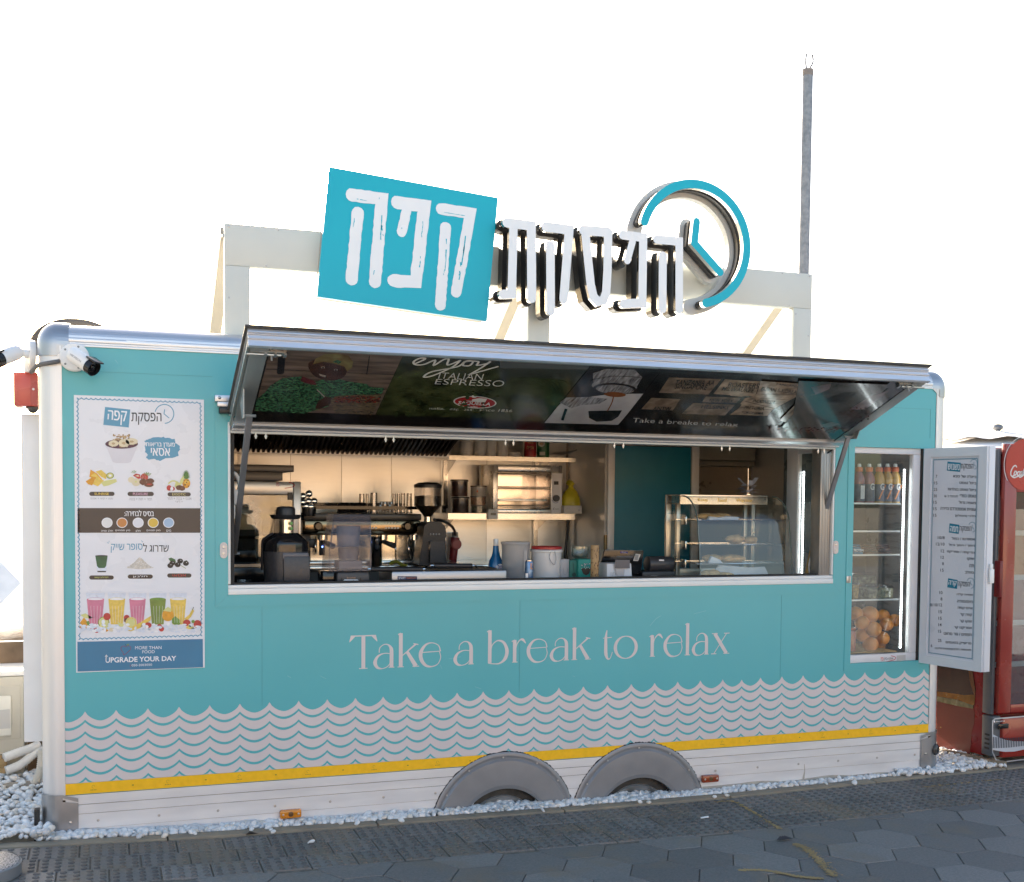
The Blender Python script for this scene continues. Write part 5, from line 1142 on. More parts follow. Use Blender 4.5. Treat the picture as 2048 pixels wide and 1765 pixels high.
# juicer
yj=.28; x0,x1,zb,zt=ext(525,1015,617,1180,yj); cx=(x0+x1)/2; hw=(x1-x0)/2; hz=lambda v:un(570,v,'y',yj).z
zb=CT
t=thing('juicer','black centrifugal juicer with clear collar and pusher on the serving counter','juicer',(cx,yj,zb))
b=MB(); b.lathe((cx,yj,zb),[(hw*.90,0),(hw*.94,.02),(hw*.97,hz(1103)-zb),(hw*.97,hz(1098)-zb)],28); obj('base',b,graph,t,smooth=50)
b=MB(); b.lathe((cx,yj,0),[(hw*1.0,hz(1102)),(hw*1.0,hz(1088)),(hw*.98,hz(1082)),(hw*.62,hz(1068)),(hw*.55,hz(1066))],28); obj('housing',b,gloss,t,smooth=50)
b=MB(); b.box(cx-hw*.28,cx+hw*.85,yj-hw*.98,yj-hw*.3,hz(1118),hz(1104)); obj('spout_band',b,M('grey_panel',(.10,.10,.115),.35),t,bevel=.006)
b=MB(); b.box(cx-hw*.25,cx+hw*.92,yj-hw*1.02,yj-hw*.2,zb+.002,hz(1110)); obj('front_bin',b,graph,t,bevel=.012)
b=MB(); b.lathe((cx+.004,yj,0),[(hw*.54,hz(1068)),(hw*.54,hz(1038))],24,cap=False); ch_=obj('clear_collar',b,clear,t,smooth=50)
b=MB(); b.lathe((cx+.004,yj,0),[(hw*.3,hz(1068)),(hw*.3,hz(1040))],16); obj('feed_tube',b,chrome,ch_,smooth=50)
b=MB()
for v in (1047,1057): b.ball((cx+hw*.18,yj-hw*.40,hz(v)),.010,10)
obj('green_mark',b,M('green_mark',(.05,.35,.06),.4),ch_)
b=MB(); b.lathe((cx,yj,0),[(hw*.45,hz(1039)),(hw*.60,hz(1038)),(hw*.70,hz(1030)),(hw*.66,hz(1030)),(hw*.5,hz(1034)),(hw*.4,hz(1034))],26); obj('hopper_rim',b,black,t,smooth=50)
b=MB(); b.lathe((cx,yj,0),[(hw*.42,hz(1036)),(hw*.42,hz(1019)),(hw*.38,hz(1015)),(hw*.2,hz(1013)),(0,hz(1013))],24); obj('pusher',b,black,t,smooth=50)
b=MB(); q=[(cx-hw*1.02,yj,hz(1140)),(cx-hw*1.04,yj-.03,hz(1085)),(cx-hw*.9,yj-.04,hz(1075)),(cx-hw*.6,yj-.05,hz(1066))]; b.tube(curve3(q),.006); obj('locking_arm',b,black,t)
# blender
yk=.26; x0,x1,zb,zt=ext(668,1140,733,1176,yk); hz=lambda v:un(700,v,'y',yk).z; zb=CT
t=thing('blender','bar blender with a clear sound enclosure over its jug','blender',((x0+x1)/2,yk,zb))
b=MB(); b.box(x0,x1,yk-.08,yk+.12,zb,hz(1142)); obj('base',b,graph,t,bevel=.012)
P=face(yk-.081); b=MB(); b.rpx(P,[(690,1162.5),(714,1162.5)],.016,.001,0); b.trect('Hamilton Beach',P,689,1160.5,715,1164.8,.0018,1,0); b.trect('ECLIPSE',P,694,1154.5,711,1157.6,.001,2,.01); obj('name_plate',b,[pwhite,M('navy_ink',(.02,.03,.2),.5),M('copper_ink',(.5,.28,.15),.5)],t,smooth=0)
for u in (683,721):
    b=MB(); b.rpx(P,[(u,1157),(u,1167)],.006,.001,0); obj('vent_slot',b,rubber,t,smooth=0)
a0=un(652,1138,'y',yk).x;a1=un(733,1138,'y',yk).x;c0=un(662,1030,'y',yk).x;c1=un(735,1030,'y',yk).x
b=MB()
def shell(mb,X0,X1,Y0,Y1,Z0,x0,x1,y0,y1,z1,ztop=True):
    v=[(X0,Y0,Z0),(X1,Y0,Z0),(X1,Y1,Z0),(X0,Y1,Z0),(x0,y0,z1),(x1,y0,z1),(x1,y1,z1),(x0,y1,z1)]
    mb.add(v,[(0,1,5,4),(1,2,6,5),(2,3,7,6),(3,0,4,7)]+([(4,5,6,7)] if ztop else []))
shell(b,a0,a1,yk-.10,yk+.12,hz(1140),a0+.005,a1,yk-.095,yk+.12,hz(1092)); shell(b,a0+.005,a1,yk-.094,yk+.12,hz(1092),c0,c1,yk-.06,yk+.11,hz(1042),False); shell(b,c0-.004,c1+.003,yk-.075,yk+.115,hz(1044),c0,c1,yk-.06,yk+.11,hz(1029))
obj('sound_enclosure',b,smoky,t,bevel=.004,smooth=0)
b=MB(); 
for q in ((c0,c1,hz(1045)),(a0,a1,hz(1093)),(a0,a1,hz(1139))): b.bar((q[0],yk-.098,q[2]),(q[1],yk-.098,q[2]),.005,.005)
for q in (a0,a1): b.bar((q,yk-.099,hz(1139)),(q,yk-.097,hz(1093)),.005,.005); 
b.bar((a0+.004,yk-.096,hz(1092)),(c0,yk-.066,hz(1044)),.005,.005); b.bar((a1,yk-.096,hz(1092)),(c1,yk-.066,hz(1044)),.005,.005)
obj('enclosure_edge',b,FROST('thick_edge',(.16,.16,.19),.6,.15),t)
m_=(a0+a1)/2+.01; b=MB(); b.lathe((m_,yk,0),[(.045,hz(1120)),(.052,hz(1112)),(.062,hz(1056)),(.062,hz(1052))],20,cap=False); b.box(m_-.06,m_+.06,yk-.06,yk+.06,hz(1138),hz(1121)); j=obj('jug',b,FROST('frosted_jug',(.42,.42,.47),.62),t,smooth=50)
b=MB(); 
for k in range(4): a=k*1.57; b.bar((m_,yk,hz(1118)),(m_+.03*math.cos(a),yk+.03*math.sin(a),hz(1112)),.008,.003)
obj('blade',b,chrome,j)
b=MB(); b.box(un(642,1172,'y',yk).x,x0-.004,yk-.05,yk+.1,zb,hz(1142)); obj('side_box',b,gloss,t,bevel=.006)
# contact grill
yg=.14; x0,x1,zb,zt=ext(783,1136,1014,1171,yg); hz=lambda v:un(900,v,'y',yg).z; zb=CT+.004
t=thing('contact_grill','low stainless contact grill with black handles at the front of the counter','grill',((x0+x1)/2,yg,zb))
b=MB(); b.box(x0,x1,yg,yg+.30,zb,hz(1142)); obj('body',b,M('grill_front_steel',(.36,.36,.37),.36,metal=.9,var=.04,scale=4,stretch=(1,8,8)),t,bevel=.010)
P=face(yg-.001); b=MB(); b.ppx(P,[(795,1160),(834,1160),(834,1153),(795,1153)],.001,0); b.trect('SMART',P,797,1154.5,811,1158.5,.0016,1,.0); b.trect('Opticook',P,813,1154.5,832,1158.5,.0016,2,0)
for k in range(14): b.ppx(P,[(799+k*1.0,1169),(799.5+k*1.0,1169),(799.5+k,1164.5),(799+k*1.0,1164.5)],.001,3)
b.trect('CE',P,797,1170,803,1173,.001,3,0); obj('rating_label',b,[M('label_navy',(.02,.02,.08),.4),pwhite,M('orange_ink',(.7,.25,.05),.5),ink],t,smooth=0)
for u,v in ((789,1166),(1011,1161)):
    p=un(u,v,'y',yg); b=MB(); b.lathe((p.x,yg,p.z),[(.006,0),(.005,.003),(0,.003)],10,ax=(0,-1,0),cap=False); obj('screw',b,screwm,t)
b=MB(); b.box(x0+.03,x1-.04,yg+.05,yg+.29,hz(1142)+.001,hz(1139)); obj('grill_plate',b,M('cast_iron',(.02,.02,.02),.5,metal=.5),t)
for ua,ub,v in ((742,845,1139),(868,944,1132)):
    A=un(ua,v,'y',yg+.02); B=un(ub,v,'y',yg+.02); b=MB(); b.cyl(A,B,.0125,14); h_=obj('handle',b,black,t,bevel=.002)
    b=MB()
    for q,s in ((A,-1),(B,1)): b.tube(curve3([q,q+Vector((s*.02,.01,0)),q+Vector((s*.06,.10,-.02)),q+Vector((s*.08,.2,-.03))]),.006)
    obj('handle_rod',b,chrome,h_)
# spray bottle, jug, can, bucket
def lathe_px(name,label,cat,u0,u1,v0,v1,y,prof,mat_,zb=None,n=24,parts=()):
    cx,hw=cen(u0,u1,(v0+v1)/2,y); zt=un((u0+u1)/2,v0,'y',y).z; zb=un((u0+u1)/2,v1,'y',y).z if zb is None else zb; H=zt-zb
    t=thing(name,label,cat,(cx,y,zb))
    for pn,pr,mm in [('body',prof,mat_)]+list(parts):
        b=MB(); b.lathe((cx,y,zb),[(r*hw,h*H) for r,h in pr],n); obj(pn,b,mm,t,smooth=40)
    return t,cx,hw,zb,H
t,cx,hw,zb,H=lathe_px('spray_bottle','blue translucent cleaning bottle with white cap behind the grill','bottle',977,1006,1078,1172,.58,[(.92,0),(1,.03),(1,.36),(.9,.48),(.55,.60),(.42,.72),(.36,.84)],M('blue_bottle',(.01,.14,.36),.15,var=.1,coat=.5),CT,parts=[('cap',[(.30,.845),(.34,.86),(.32,.985),(.25,1)],white)])
P=face(.58-hw*1.02); b=MB(); b.epx(P,(1000,1136),6.5,8,.001,0,16,.06); b.trect('30',P,995.5,1131,1004,1139,.002,1,.02); obj('label_print',b,[pwhite,M('navy_ink')],t,smooth=0)
t,cx,hw,zb,H=lathe_px('plastic_container','tall frosted plastic container with lid left of the white bucket','container',1003,1059,1084,1170,.46,[(.86,0),(.88,.02),(.95,.93),(.95,.95)],FROST('frosted_container',(.42,.42,.43),.6),CT,parts=[('lid',[(.98,.94),(1,.95),(1,.985),(.97,1)],FROST('frosted_lid',(.5,.5,.51),.65))])
b=MB(); b.box(cx+hw*.25,cx+hw*.45,.46-hw*.96,.46-hw*.9,zb+.3*H,zb+.8*H); obj('grip',b,GLASS('frosted_lid'),t)
t,cx,hw,zb,H=lathe_px('energy_drink_can','slim blue drink can standing in front of the white bucket','can',1050,1066,1121,1171,.20,[(.80,0),(.96,.03),(1,.06),(1,.90),(.88,.96),(.85,.97)],M('can_blue',(.03,.16,.42),.25,metal=.5,var=.35,scale=40,rgb2=(.25,.35,.5)),CT,parts=[('rim',[(.86,.972),(.86,1),(.78,.985)],chrome)])
P=face(.20-hw*1.01); b=MB(); b.trect('XL',P,1060,1127,1065,1139,.001,0,.03); b.ppx(P,[(1051,1160),(1056,1160),(1056,1147),(1051,1147)],.001,1); obj('can_print',b,[M('orange_ink'),pwhite],t,smooth=0)
t,cx,hw,zb,H=lathe_px('lidded_bucket','white plastic bucket with a red lid on the counter','bucket',1063,1122,1093,1170,.44,[(.86,0),(.87,.02),(.95,.84),(.95,.845)],M('bucket_white',(.66,.66,.66),.35,var=.03),CT,n=32,parts=[('lid',[(.9,.92),(.97,.93),(.97,.985),(.93,1),(.88,.985)],M('red_lid',(.42,.03,.03),.35)),('rim',[(.95,.846),(1.04,.855),(1.04,.90),(.98,.92)],M('bucket_white'))])
b=MB(); b.tube(curve3([(cx-hw*.1,.44-hw*1.03,zb+.88*H),(cx-.02,.44-hw*1.06,zb+.7*H),(cx+.01,.44-hw*1.05,zb+.52*H),(cx+.02,.44-hw*1.05,zb+.7*H),(cx+hw*.15,.44-hw*1.03,zb+.88*H)]),.0025,6); obj('handle_tape',b,GLASS('frosted_lid'),t)
# boxes
def carton(name,label,u0,v0,u1,v1,y,d,mat_,draw=None):
    x0,x1,z0,z1=ext(u0,v0,u1,v1,y); z0=CT; t=thing(name,label,'box',((x0+x1)/2,y,z0)); b=MB(); b.box(x0,x1,y,y+d,z0,z1); obj('carton',b,mat_,t,bevel=.002)
    if draw: draw(t,face(y-.001))
    return t
def d1(t,P):
    b=MB(); b.rpx(P,[(1127,1137),(1127,1146),(1130,1150),(1134,1146),(1135,1137)],.002,.001,0,smooth=3); b.trect('GLASS',P,1126,1155,1136,1157,.001,0); obj('box_print',b,pgrey,t,smooth=0)
carton('white_carton','white glassware carton with a line drawing, beside the bucket',1121,1119,1139,1169,.40,.09,M('carton_white',(.42,.42,.44),.6),d1)
def d2(t,P):
    b=MB(); b.epx(P,(1148,1150),4,4.5,.001,0,12); b.rpx(P,[(1146,1126),(1148,1146)],.003,.0014,0); obj('box_print',b,M('print_dark_green',(.01,.05,.04),.5),t,smooth=0)
carton('green_carton','narrow dark green carton between the white and the turquoise carton',1139.5,1121,1156,1169,.385,.1,M('carton_green',(.02,.16,.13),.5),d2)
def d3(t,P):
    b=MB(); b.ppx(P,[(1162,1137),(1182,1137),(1178,1148),(1172,1151),(1166,1148)],.001,0)
    for k in range(40): b.epx(P,(rnd.uniform(1163,1181),rnd.uniform(1127,1138)),.8,.8,.0015,1 if k%2 else 2,6)
    obj('box_print',b,[M('print_dark'),pwhite,M('print_berry',(.08,.1,.2),.4)],t,smooth=0)
carton('turquoise_carton','turquoise carton printed with a dark bowl, behind the wooden roll',1156.5,1119,1186,1169,.37,.1,M('carton_turquoise',(.02,.30,.25),.45),d3)
t,cx,hw,zb,H=lathe_px('glass_bowl','clear glass bowl set on top of the cartons','bowl',1143,1178,1093,1119,.44,[(.45,0),(.8,.15),(1,.55),(.96,1),(.94,1),(.97,.55),(.78,.2),(0,.08)],glass,un(1160,1119,'y',.40).z)
t,cx,hw,zb,H=lathe_px('wooden_roll','upright mottled wooden roll beside the card terminal','wooden roll',1181.5,1197,1091,1170,.24,[(.95,0),(1,.01),(.96,.5),(1.0,.99),(.95,1)],M('speckled_wood',(.46,.28,.12),.6,var=.3,scale=30,stretch=(1,1,.5),rgb2=(.55,.36,.18)),CT,n=20)
b=MB()
for k in range(46):
    a=rnd.uniform(3.4,6.0); z=zb+rnd.uniform(.05,.95)*H; b.obox((cx+hw*math.cos(a),.24+hw*math.sin(a),z),Vector((-math.sin(a),math.cos(a),0))*.0016,Vector((math.cos(a),math.sin(a),0))*.001,(0,0,rnd.uniform(.002,.006)))
obj('dark_fleck',b,M('fleck_brown',(.10,.05,.02),.7),t)
t=thing('sugar_sticks','small bunch of white paper sticks in front of the turquoise carton','paper sticks',tuple(un(1172,1170,'y',.2)))
for k in range(6):
    p=un(1167+k*2.1,1170,'y',.2); b=MB(); b.tube(curve3([p,p+Vector((.0,.004,.02)),p+Vector((.003,.0,.034)),p+Vector((.006,.003,.03))],4),.0022,6); obj('stick',b,M('paper_cream',(.6,.57,.48),.6),t)
# till screen, receipt printer, black terminal
yt=.40; t=thing('till_screen','tilted black till screen seen from behind on the counter','till',tuple(un(1245,1165,'y',yt)))
q=[un(u,v,'y',yt+dy) for u,v,dy in ((1198,1146,.02),(1282,1150,.02),(1288,1101,.0),(1210,1099,.0))]
b=MB(); n_=Vector((0,-1,.25)).normalized(); b.add([p for p in q]+[p-n_*.028 for p in q],[(0,1,2,3),(7,6,5,4),(0,4,5,1),(1,5,6,2),(2,6,7,3),(3,7,4,0)]); sc_=obj('screen_back',b,gloss,t,bevel=.004)
P=Plane(q[0],q[1]-q[0],(q[3]-q[0])-(q[1]-q[0]).normalized()*((q[3]-q[0]).dot((q[1]-q[0]).normalized())))
if (CAM-P.o).dot(P.N)<0: P.N=-P.N
b=MB(); b.rpx(P,[(1242,1105),(1254,1105.3)],.010,.0015,0); b.ppx(P,[(1266,1122),(1276,1122.5),(1281,1109),(1271,1108)],.0015,1); b.rpx(P,[(1234,1113.5),(1264,1114)],.007,.0015,2); b.trect('PAX A920',P,1243,1104,1253,1106.3,.0022,1,0)
for k in range(5): b.ppx(P,[(1268.5+k*.4,1120-k*2.2),(1275+k*.4,1120.4-k*2.2),(1275.3+k*.4,1119.4-k*2.2),(1268.8+k*.4,1119-k*2.2)],.002,3)
obj('screen_label',b,[M('violet_label',(.06,.04,.2),.3),M('label_cream',(.55,.53,.5),.5),M('grey_slot',(.12,.12,.13),.3),ink],t,smooth=0)
b=MB(); b.box(un(1222,1150,'y',yt).x,un(1250,1150,'y',yt).x,yt+.05,yt+.16,CT,q[0].z+.02); obj('stand',b,black,t)
yp=.22; x0,x1,z0,z1=ext(1214,1127,1266,1168,yp); z0=CT; t=thing('receipt_printer','small white receipt printer in front of the till screen','printer',((x0+x1)/2,yp,z0))
b=MB(); shell(b,x0,x1,yp,yp+.13,z0,x0+.004,x1-.004,yp+.012,yp+.13,z1); obj('housing',b,M('printer_white',(.62,.62,.64),.3),t,bevel=.006)
P=face(yp-.001); b=MB(); b.ppx(P,[(1229,1137),(1259,1137),(1259,1120),(1230,1120)],.004,0); b.ppx(P,[(1230,1138),(1249,1138),(1246,1168),(1240,1168)],.002,1); obj('paper_flap',b,[M('grey_slip',(.10,.10,.115),.4),M('soft_grey',(.42,.42,.44),.4)],t,smooth=0)
b=MB(); b.rpx(P,[(1220,1164),(1221,1146),(1224,1155)],.0016,.002,0); b.rpx(P,[(1221,1146),(1226,1147),(1224,1154)],.0016,.0024,0); b.rpx(P,[(1226,1160),(1226,1145),(1231,1147),(1230,1154),(1226,1155)],.0016,.0028,0); obj('pen_scribble',b,pgrey,t,smooth=0)
yq=.46; x0,x1,z0,z1=ext(1298,1113,1347,1146,yq); cxq=(x0+x1)/2; t=thing('card_printer','black rounded label printer right of the till screen','printer',(cxq,yq,CT))
b=MB(); b.cyl((x0,yq+.03,(z0+z1)/2),(x1,yq+.03,(z0+z1)/2),(z1-z0)/2,24); obj('roll_cover',b,graph,t,bevel=.004)
b=MB(); a=ext(1283,1140,1350,1168,yq-.05); b.box(a[0],a[1],yq-.06,yq+.12,CT,z0+.012); obj('foot',b,black,t,bevel=.01)
P=face(yq-.03-.002); b=MB(); b.ppx(face(yq+.03-(z1-z0)/2-.001),[(1318,1122.5),(1328,1122.5),(1328,1119.5),(1318,1119.5)],.001,0); obj('sticker',b,pwhite,t,smooth=0)
b=MB(); b.tube(curve3([un(1250,1167,'y',.12),un(1275,1163,'y',.12),un(1295,1155,'y',.14),un(1318,1154,'y',.14),un(1332,1160,'y',.12),un(1342,1167,'y',.12)]),.0055,8); tag(obj('white_cable',b,M('cable_white',(.55,.54,.52),.5)),'white cable arching over the counter in front of the label printer','cable')
b=MB(); b.tube(curve3([un(1395,1160,'y',.12),un(1410,1155,'y',.15),un(1424,1160,'y',.14),un(1436,1166,'y',.1)]),.004,8); b.tube(curve3([un(1240,1168,'y',.1),un(1256,1165,'y',.11),un(1268,1160,'y',.12)]),.006,8); tag(obj('black_cable',b,black),'black cables lying along the counter by the food warmer','cable')
# food warmer display
yw=.16; yb_=.60; t=thing('food_warmer','curved glass heated food display at the right end of the counter','food display',(3.75,.3,CT))
XL0=un(1330,1000,'y',yb_).x; XR0=un(1520,1000,'y',yb_).x+.02; XL=un(1404,1100,'y',yw).x; XR=un(1587,1150,'y',yw).x; zt=un(1330,990,'y',yb_).z; zt2=un(1500,993,'y',.45).z
b=MB(); b.box(XL+.0,XR,yw,yb_,CT,un(1500,1158,'y',yw).z); obj('base',b,steel,t,bevel=.004)
b=MB(); b.box(XL0,XL0+.035,yb_-.02,yb_,CT,zt); b.box(XL0+.05,XL0+.075,yb_-.06,yb_-.035,CT,zt-.05); b.box(XR-.10,XR-.08,yb_-.05,yb_-.03,CT,zt-.05); b.box(XR-.03,XR-.005,yb_-.02,yb_,CT,zt); b.box(XL0+.035,XR-.03,yb_-.02,yb_,CT,CT+.06)
obj('rear_frame',b,M('warmer_steel',(.5,.45,.38),.3,metal=.9,var=.06),t,bevel=.002)
b=MB(); b.box(XL0,XR-.03,.42,yb_-.021,zt-.055,zt-.052); b.box(XL0,XR-.03,.405,.42,zt-.055,zt); b.box(XL0,XR-.03,.42,yb_-.021,zt-.004,zt); cn=obj('canopy',b,M('canopy_steel',(.55,.52,.47),.25,metal=.95),t)
P=face(.404); b=MB()
for s,u0,u1 in (('Keep',1396,1416),('Food',1436,1453),('Warmer',1472,1506)): b.trect(s,P,u0,997.5,u1,1004.5,.001,0,.012)
obj('gold_lettering',b,M('gold_foil',(.75,.5,.15),.3,metal=.5),cn,smooth=0)
b=MB(); n=14; prof=[]
for i in range(n+1):
    a=R(90*i/n); prof.append((.40-.19*math.sin(a)**1.0 ,zt2-.002-.19*(1-math.cos(a))*1.0))
prof+= [(.19,zt2-.30),(yw+.012,CT+.03)]
vs=[]
for y,z in prof: vs+=[(XL,y,z),(XR,y,z)]
b.add(vs,[(2*i,2*i+1,2*i+3,2*i+2) for i in range(len(prof)-1)])
gf=obj('front_glass',b,glass,t,smooth=60)
for x in (XL,XR):
  b=MB(); b.tube([(x,y,z) for y,z in prof],.0045,6)
  obj('glass_edge',b,M('glass_edge_green',(.10,.13,.12),.2,spec=.8),gf)
for x in (XL0+.002,XR-.001):
    b=MB(); pr=[(yb_-.02,CT+.03),(yb_-.02,zt-.01)]+[(y,z) for y,z in prof]; b.add([(x,y,z) for y,z in pr],[tuple(range(len(pr)))])
    obj('side_glass',b,glass,t,smooth=0)
shz=[un(1480,v,'y',.26).z for v in (1041,1090,1127)]+[CT+.032]
for zq in shz[:3]:
    b=MB(); yf=.24
    b.tube(curve3([(XL+.03,yf+.2,zq),(XL+.03,yf+.01,zq),(XL+.045,yf,zq),(XR-.06,yf,zq),(XR-.045,yf+.01,zq),(XR-.045,yf+.2,zq)],4),.003,6)
    for k in range(16): x=lerp(XL+.045,XR-.06,k/15); b.bar((x,yf,zq),(x,yb_-.06,zq),.0018,.0018)
    b.bar((XL+.03,yb_-.06,zq),(XR-.045,yb_-.06,zq),.004,.004); obj('wire_shelf',b,chrome,t)
    b=MB(); b.box(XL+.0,XL+.012,.36,.42,zq-.03,zq+.02); obj('shelf_clip',b,steel,t,bevel=.004)
pastry=M('golden_pastry',(.50,.26,.08),.5,var=.35,scale=30,bump=.4,bscale=60,rgb2=(.60,.38,.16)); bag=M('white_paper_bag',(.50,.53,.58),.6,var=.1,scale=12,bump=.4,bscale=10)
def bun(name,label,u,v,y,r,sz,mat_=None):
    p=un(u,v,'y',y); b=MB(); b.ball(p+Vector((0,0,r*sz[2])),r,16,sz=sz)
    for i,q in enumerate(b.v): b.v[i]=q+Vector((noise.noise(q*30)*.006,noise.noise(q*30+Vector((5,0,0)))*.006,noise.noise(q*40)*.006))
    o=obj(name,b,mat_ or pastry,smooth=60); return tag(o,label,'pastry','pastries in the heated food display')
for k,(u,v,y,r,sz,l) in enumerate(((1415,1040,.34,.055,(1.5,.9,.35),'flat golden pastry at the left of the top warmer shelf'),(1440,1040,.40,.05,(1.4,.9,.4),'second golden pastry at the back of the top warmer shelf'),(1470,1088,.34,.045,(1.4,1,.6),'braided golden pastry in the middle of the middle warmer shelf'),(1500,1088,.36,.04,(1.2,1,.6),'small pastry at the right of the middle warmer shelf'),(1462,1126,.36,.06,(1.6,.9,.42),'long brown roll in the middle of the lowest warmer shelf'),(1425,1126,.36,.05,(1.3,.9,.5),'pale bun left of the long roll on the lowest warmer shelf'),(1420,1155,.30,.05,(1.3,.9,.45),'seeded pastry at the left of the warmer floor'),(1450,1156,.28,.04,(1.4,.9,.4),'knotted pastry in the middle of the warmer floor'))): bun('pastry',l,u,v,y,r,sz)
def sheet(name,label,pts,y0,dy,mat_,cat='paper'):
    b=MB(); f=[un(u,v,'y',y0) for u,v in pts]; k=[p+Vector((0,dy,.003)) for p in f]; n=len(f); b.add(f+k,[tuple(range(n)),tuple(range(n,2*n))[::-1]]+[(i,n+i,n+(i+1)%n,(i+1)%n) for i in range(n)]); return tag(obj(name,b,mat_,bevel=.0015),label,cat)
sheet('paper_sheet','crumpled white paper strip along the front of the top warmer shelf',((1417,1041),(1420,1034),(1440,1036),(1455,1033),(1479,1035),(1476,1041)),.27,.02,bag)
sheet('paper_bag','white paper bag folded on the lowest warmer shelf',((1418,1127),(1424,1113),(1440,1120),(1446,1127)),.28,.02,bag)
sheet('paper_liner','bluish white paper bag standing on the warmer floor',((1436,1156),(1431,1140),(1438,1131),(1470,1133),(1500,1136),(1530,1134),(1540,1156)),.33,.01,bag)
# receipt spike
p=un(1496,990,'y',.48); t=thing('receipt_spike','metal spike holding a messy pile of white receipts on the warmer','receipt spike',tuple(p))
b=MB(); b.cyl(p,(p.x-.002,p.y,un(1494,937,'y',.48).z),.0022,8); b.lathe(p,[(.03,0),(.03,.004)],14); obj('spike',b,chrome,t)
for k in range(16):
    a=rnd.uniform(0,3.14); L_=rnd.uniform(.04,.075); z=p.z+.008+.0035*k; c=Vector((p.x+rnd.uniform(-.012,.012),p.y+rnd.uniform(-.01,.01),z)); d=Vector((math.cos(a),math.sin(a)*.6,0)); e=Vector((-d.y,d.x,0))*.02
    b=MB(); s0=[]; 
    for i in range(6):
        q=(i/5-.5)*2; s0.append(c+d*L_*q+Vector((0,0,.014*(q*q)*rnd.uniform(-.5,1)+(.05*max(0,q-.3) if k>12 else 0))))
    b.add([s-e for s in s0]+[s+e for s in s0],[(i,i+1,7+i,6+i) for i in range(5)]); obj('receipt',b,M('receipt_paper',(.50,.50,.54),.6,var=.1),t)
b=MB(); A=un(1611,1160,'y',.16); B=un(1646,985,'y',.20); b.bar(A,B,.022,.012,up=(1,0,0)); tag(obj('wooden_stick',b,M('plywood_strip',(.42,.26,.10),.6,var=.15,stretch=(1,1,6))),'flat wooden stick leaning by the right strut of the hatch','stick')
b=MB(); b.tube(curve3([un(1622,1158,'y',.1),un(1618,1135,'y',.1),un(1622,1112,'y',.1),un(1627,1100,'y',.09)]),.005,8); tag(obj('strut_cable',b,M('cable_white')),'pale cable hanging beside the wooden stick at the right jamb','cable')
# cup and tongs at the left end
t,cx,hw,zb,H=lathe_px('plastic_cup','clear plastic tub at the left end of the counter','tub',474,504,1160,1176,.14,[(.75,0),(.95,.9),(1,.92),(1,1),(.93,1),(.9,.9),(.7,.06)],clear,CT)
sheet('flyer','white leaflet lying at the left end of the counter',((462,1176),(462,1168),(485,1176)),.10,.05,M('paper_cream'))
# ---------------- inside: back counter ----------------
BZ_=1.215
def bt(u,v,y): return un(u,v,'y',y)
ym=1.50; x0,x1,_,zt=ext(608,1028,843,1130,ym); hz=lambda v:un(740,v,'y',ym).z
t=thing('espresso_machine','wide dark espresso machine on the back counter','coffee machine',((x0+x1)/2,ym,BZ_))
bronze=M('bronze_mirror_panel',(.24,.18,.11),.16,metal=1,var=.1,scale=4)
b=MB(); b.box(x0,x1,ym,ym+.4,hz(1041),hz(1028)); b.box(x0+.01,x1-.01,ym+.12,ym+.4,BZ_+.03,hz(1068)); obj('body',b,M('machine_grey',(.06,.058,.055),.35,metal=.4),t,bevel=.005)
b=MB(); b.box(x0+.005,x1-.005,ym+.004,ym+.2,hz(1068),hz(1041)-.001); pn=obj('control_panel',b,bronze,t,bevel=.004)
b=MB(); b.box(x0+.06,x1-.03,ym+.113,ym+.118,BZ_+.03,hz(1072)); obj('backsplash',b,M('polished_splash',(.8,.74,.62),.2,metal=1),t)
b=MB(); b.box(x0,x1-.02,ym-.05,ym+.35,BZ_,BZ_+.03); obj('drip_tray',b,steel,t,bevel=.004)
P=face(ym+.002)
for u,v in ((636,1053),(814,1053)):
    b=MB(); q=un(u,v,'y',ym); b.lathe((q.x,ym+.003,q.z),[(.028,0),(.026,.02),(.02,.026),(0,.026)],18,ax=(0,-1,0)); obj('steam_knob',b,gloss,pn)
for g0 in (740,771,784+0):
    pass
b=MB()
for g0,nb in ((740,3),(772,5)):
    for k in range(nb):
        u=g0+k*6; b.ppx(P,[(u-2,1058),(u+2,1058),(u+2,1054.5),(u-2,1054.5)],.001,0); b.rpx(P,[(u-1.6,1045.5),(u,1047),(u+1.6,1045.5)],.003,.001,0)
obj('panel_button',b,M('button_white',(.75,.72,.66),.3),pn,smooth=0)
for u in (645,765,828):
    q=un(u,1075,'y',ym-.03); b=MB(); b.cyl((q.x,ym-.03,hz(1070)),(q.x,ym-.03,hz(1080)),.032,20); gh=obj('group_head',b,chrome,t)
    if u!=828:
        b=MB(); A=Vector((q.x,ym-.05,hz(1083))); b.cyl(A,A+Vector((.03,-.16,-.02)),.014,10,r2=.018); obj('portafilter',b,black,gh)
for u,v0,v1 in ((792,1068,1122),(818,1070,1118),(632,1072,1105)):
    b=MB(); b.tube(curve3([un(u,v0,'y',ym-.02),un(u-1,(v0+v1)/2,'y',ym-.06),un(u+(4 if u==818 else 0),v1,'y',ym-.06)]),.005,8); obj('steam_wand',b,chrome,t)
b=MB(); b.box(*[un(616,1090,'y',ym-.02).x,un(633,1090,'y',ym-.02).x],ym-.04,ym,hz(1095),hz(1078)); b.box(un(637,1100,'y',ym).x,un(648,1100,'y',ym).x,ym-.04,ym-.01,hz(1110),hz(1078)); dx=obj('dosing_box',b,black,t,bevel=.004)
p=un(645,1094,'y',ym-.042); b=MB(); b.ball(p,.005,8); obj('status_light',b,EMIT('blue_led',(.15,.3,1),3),dx)
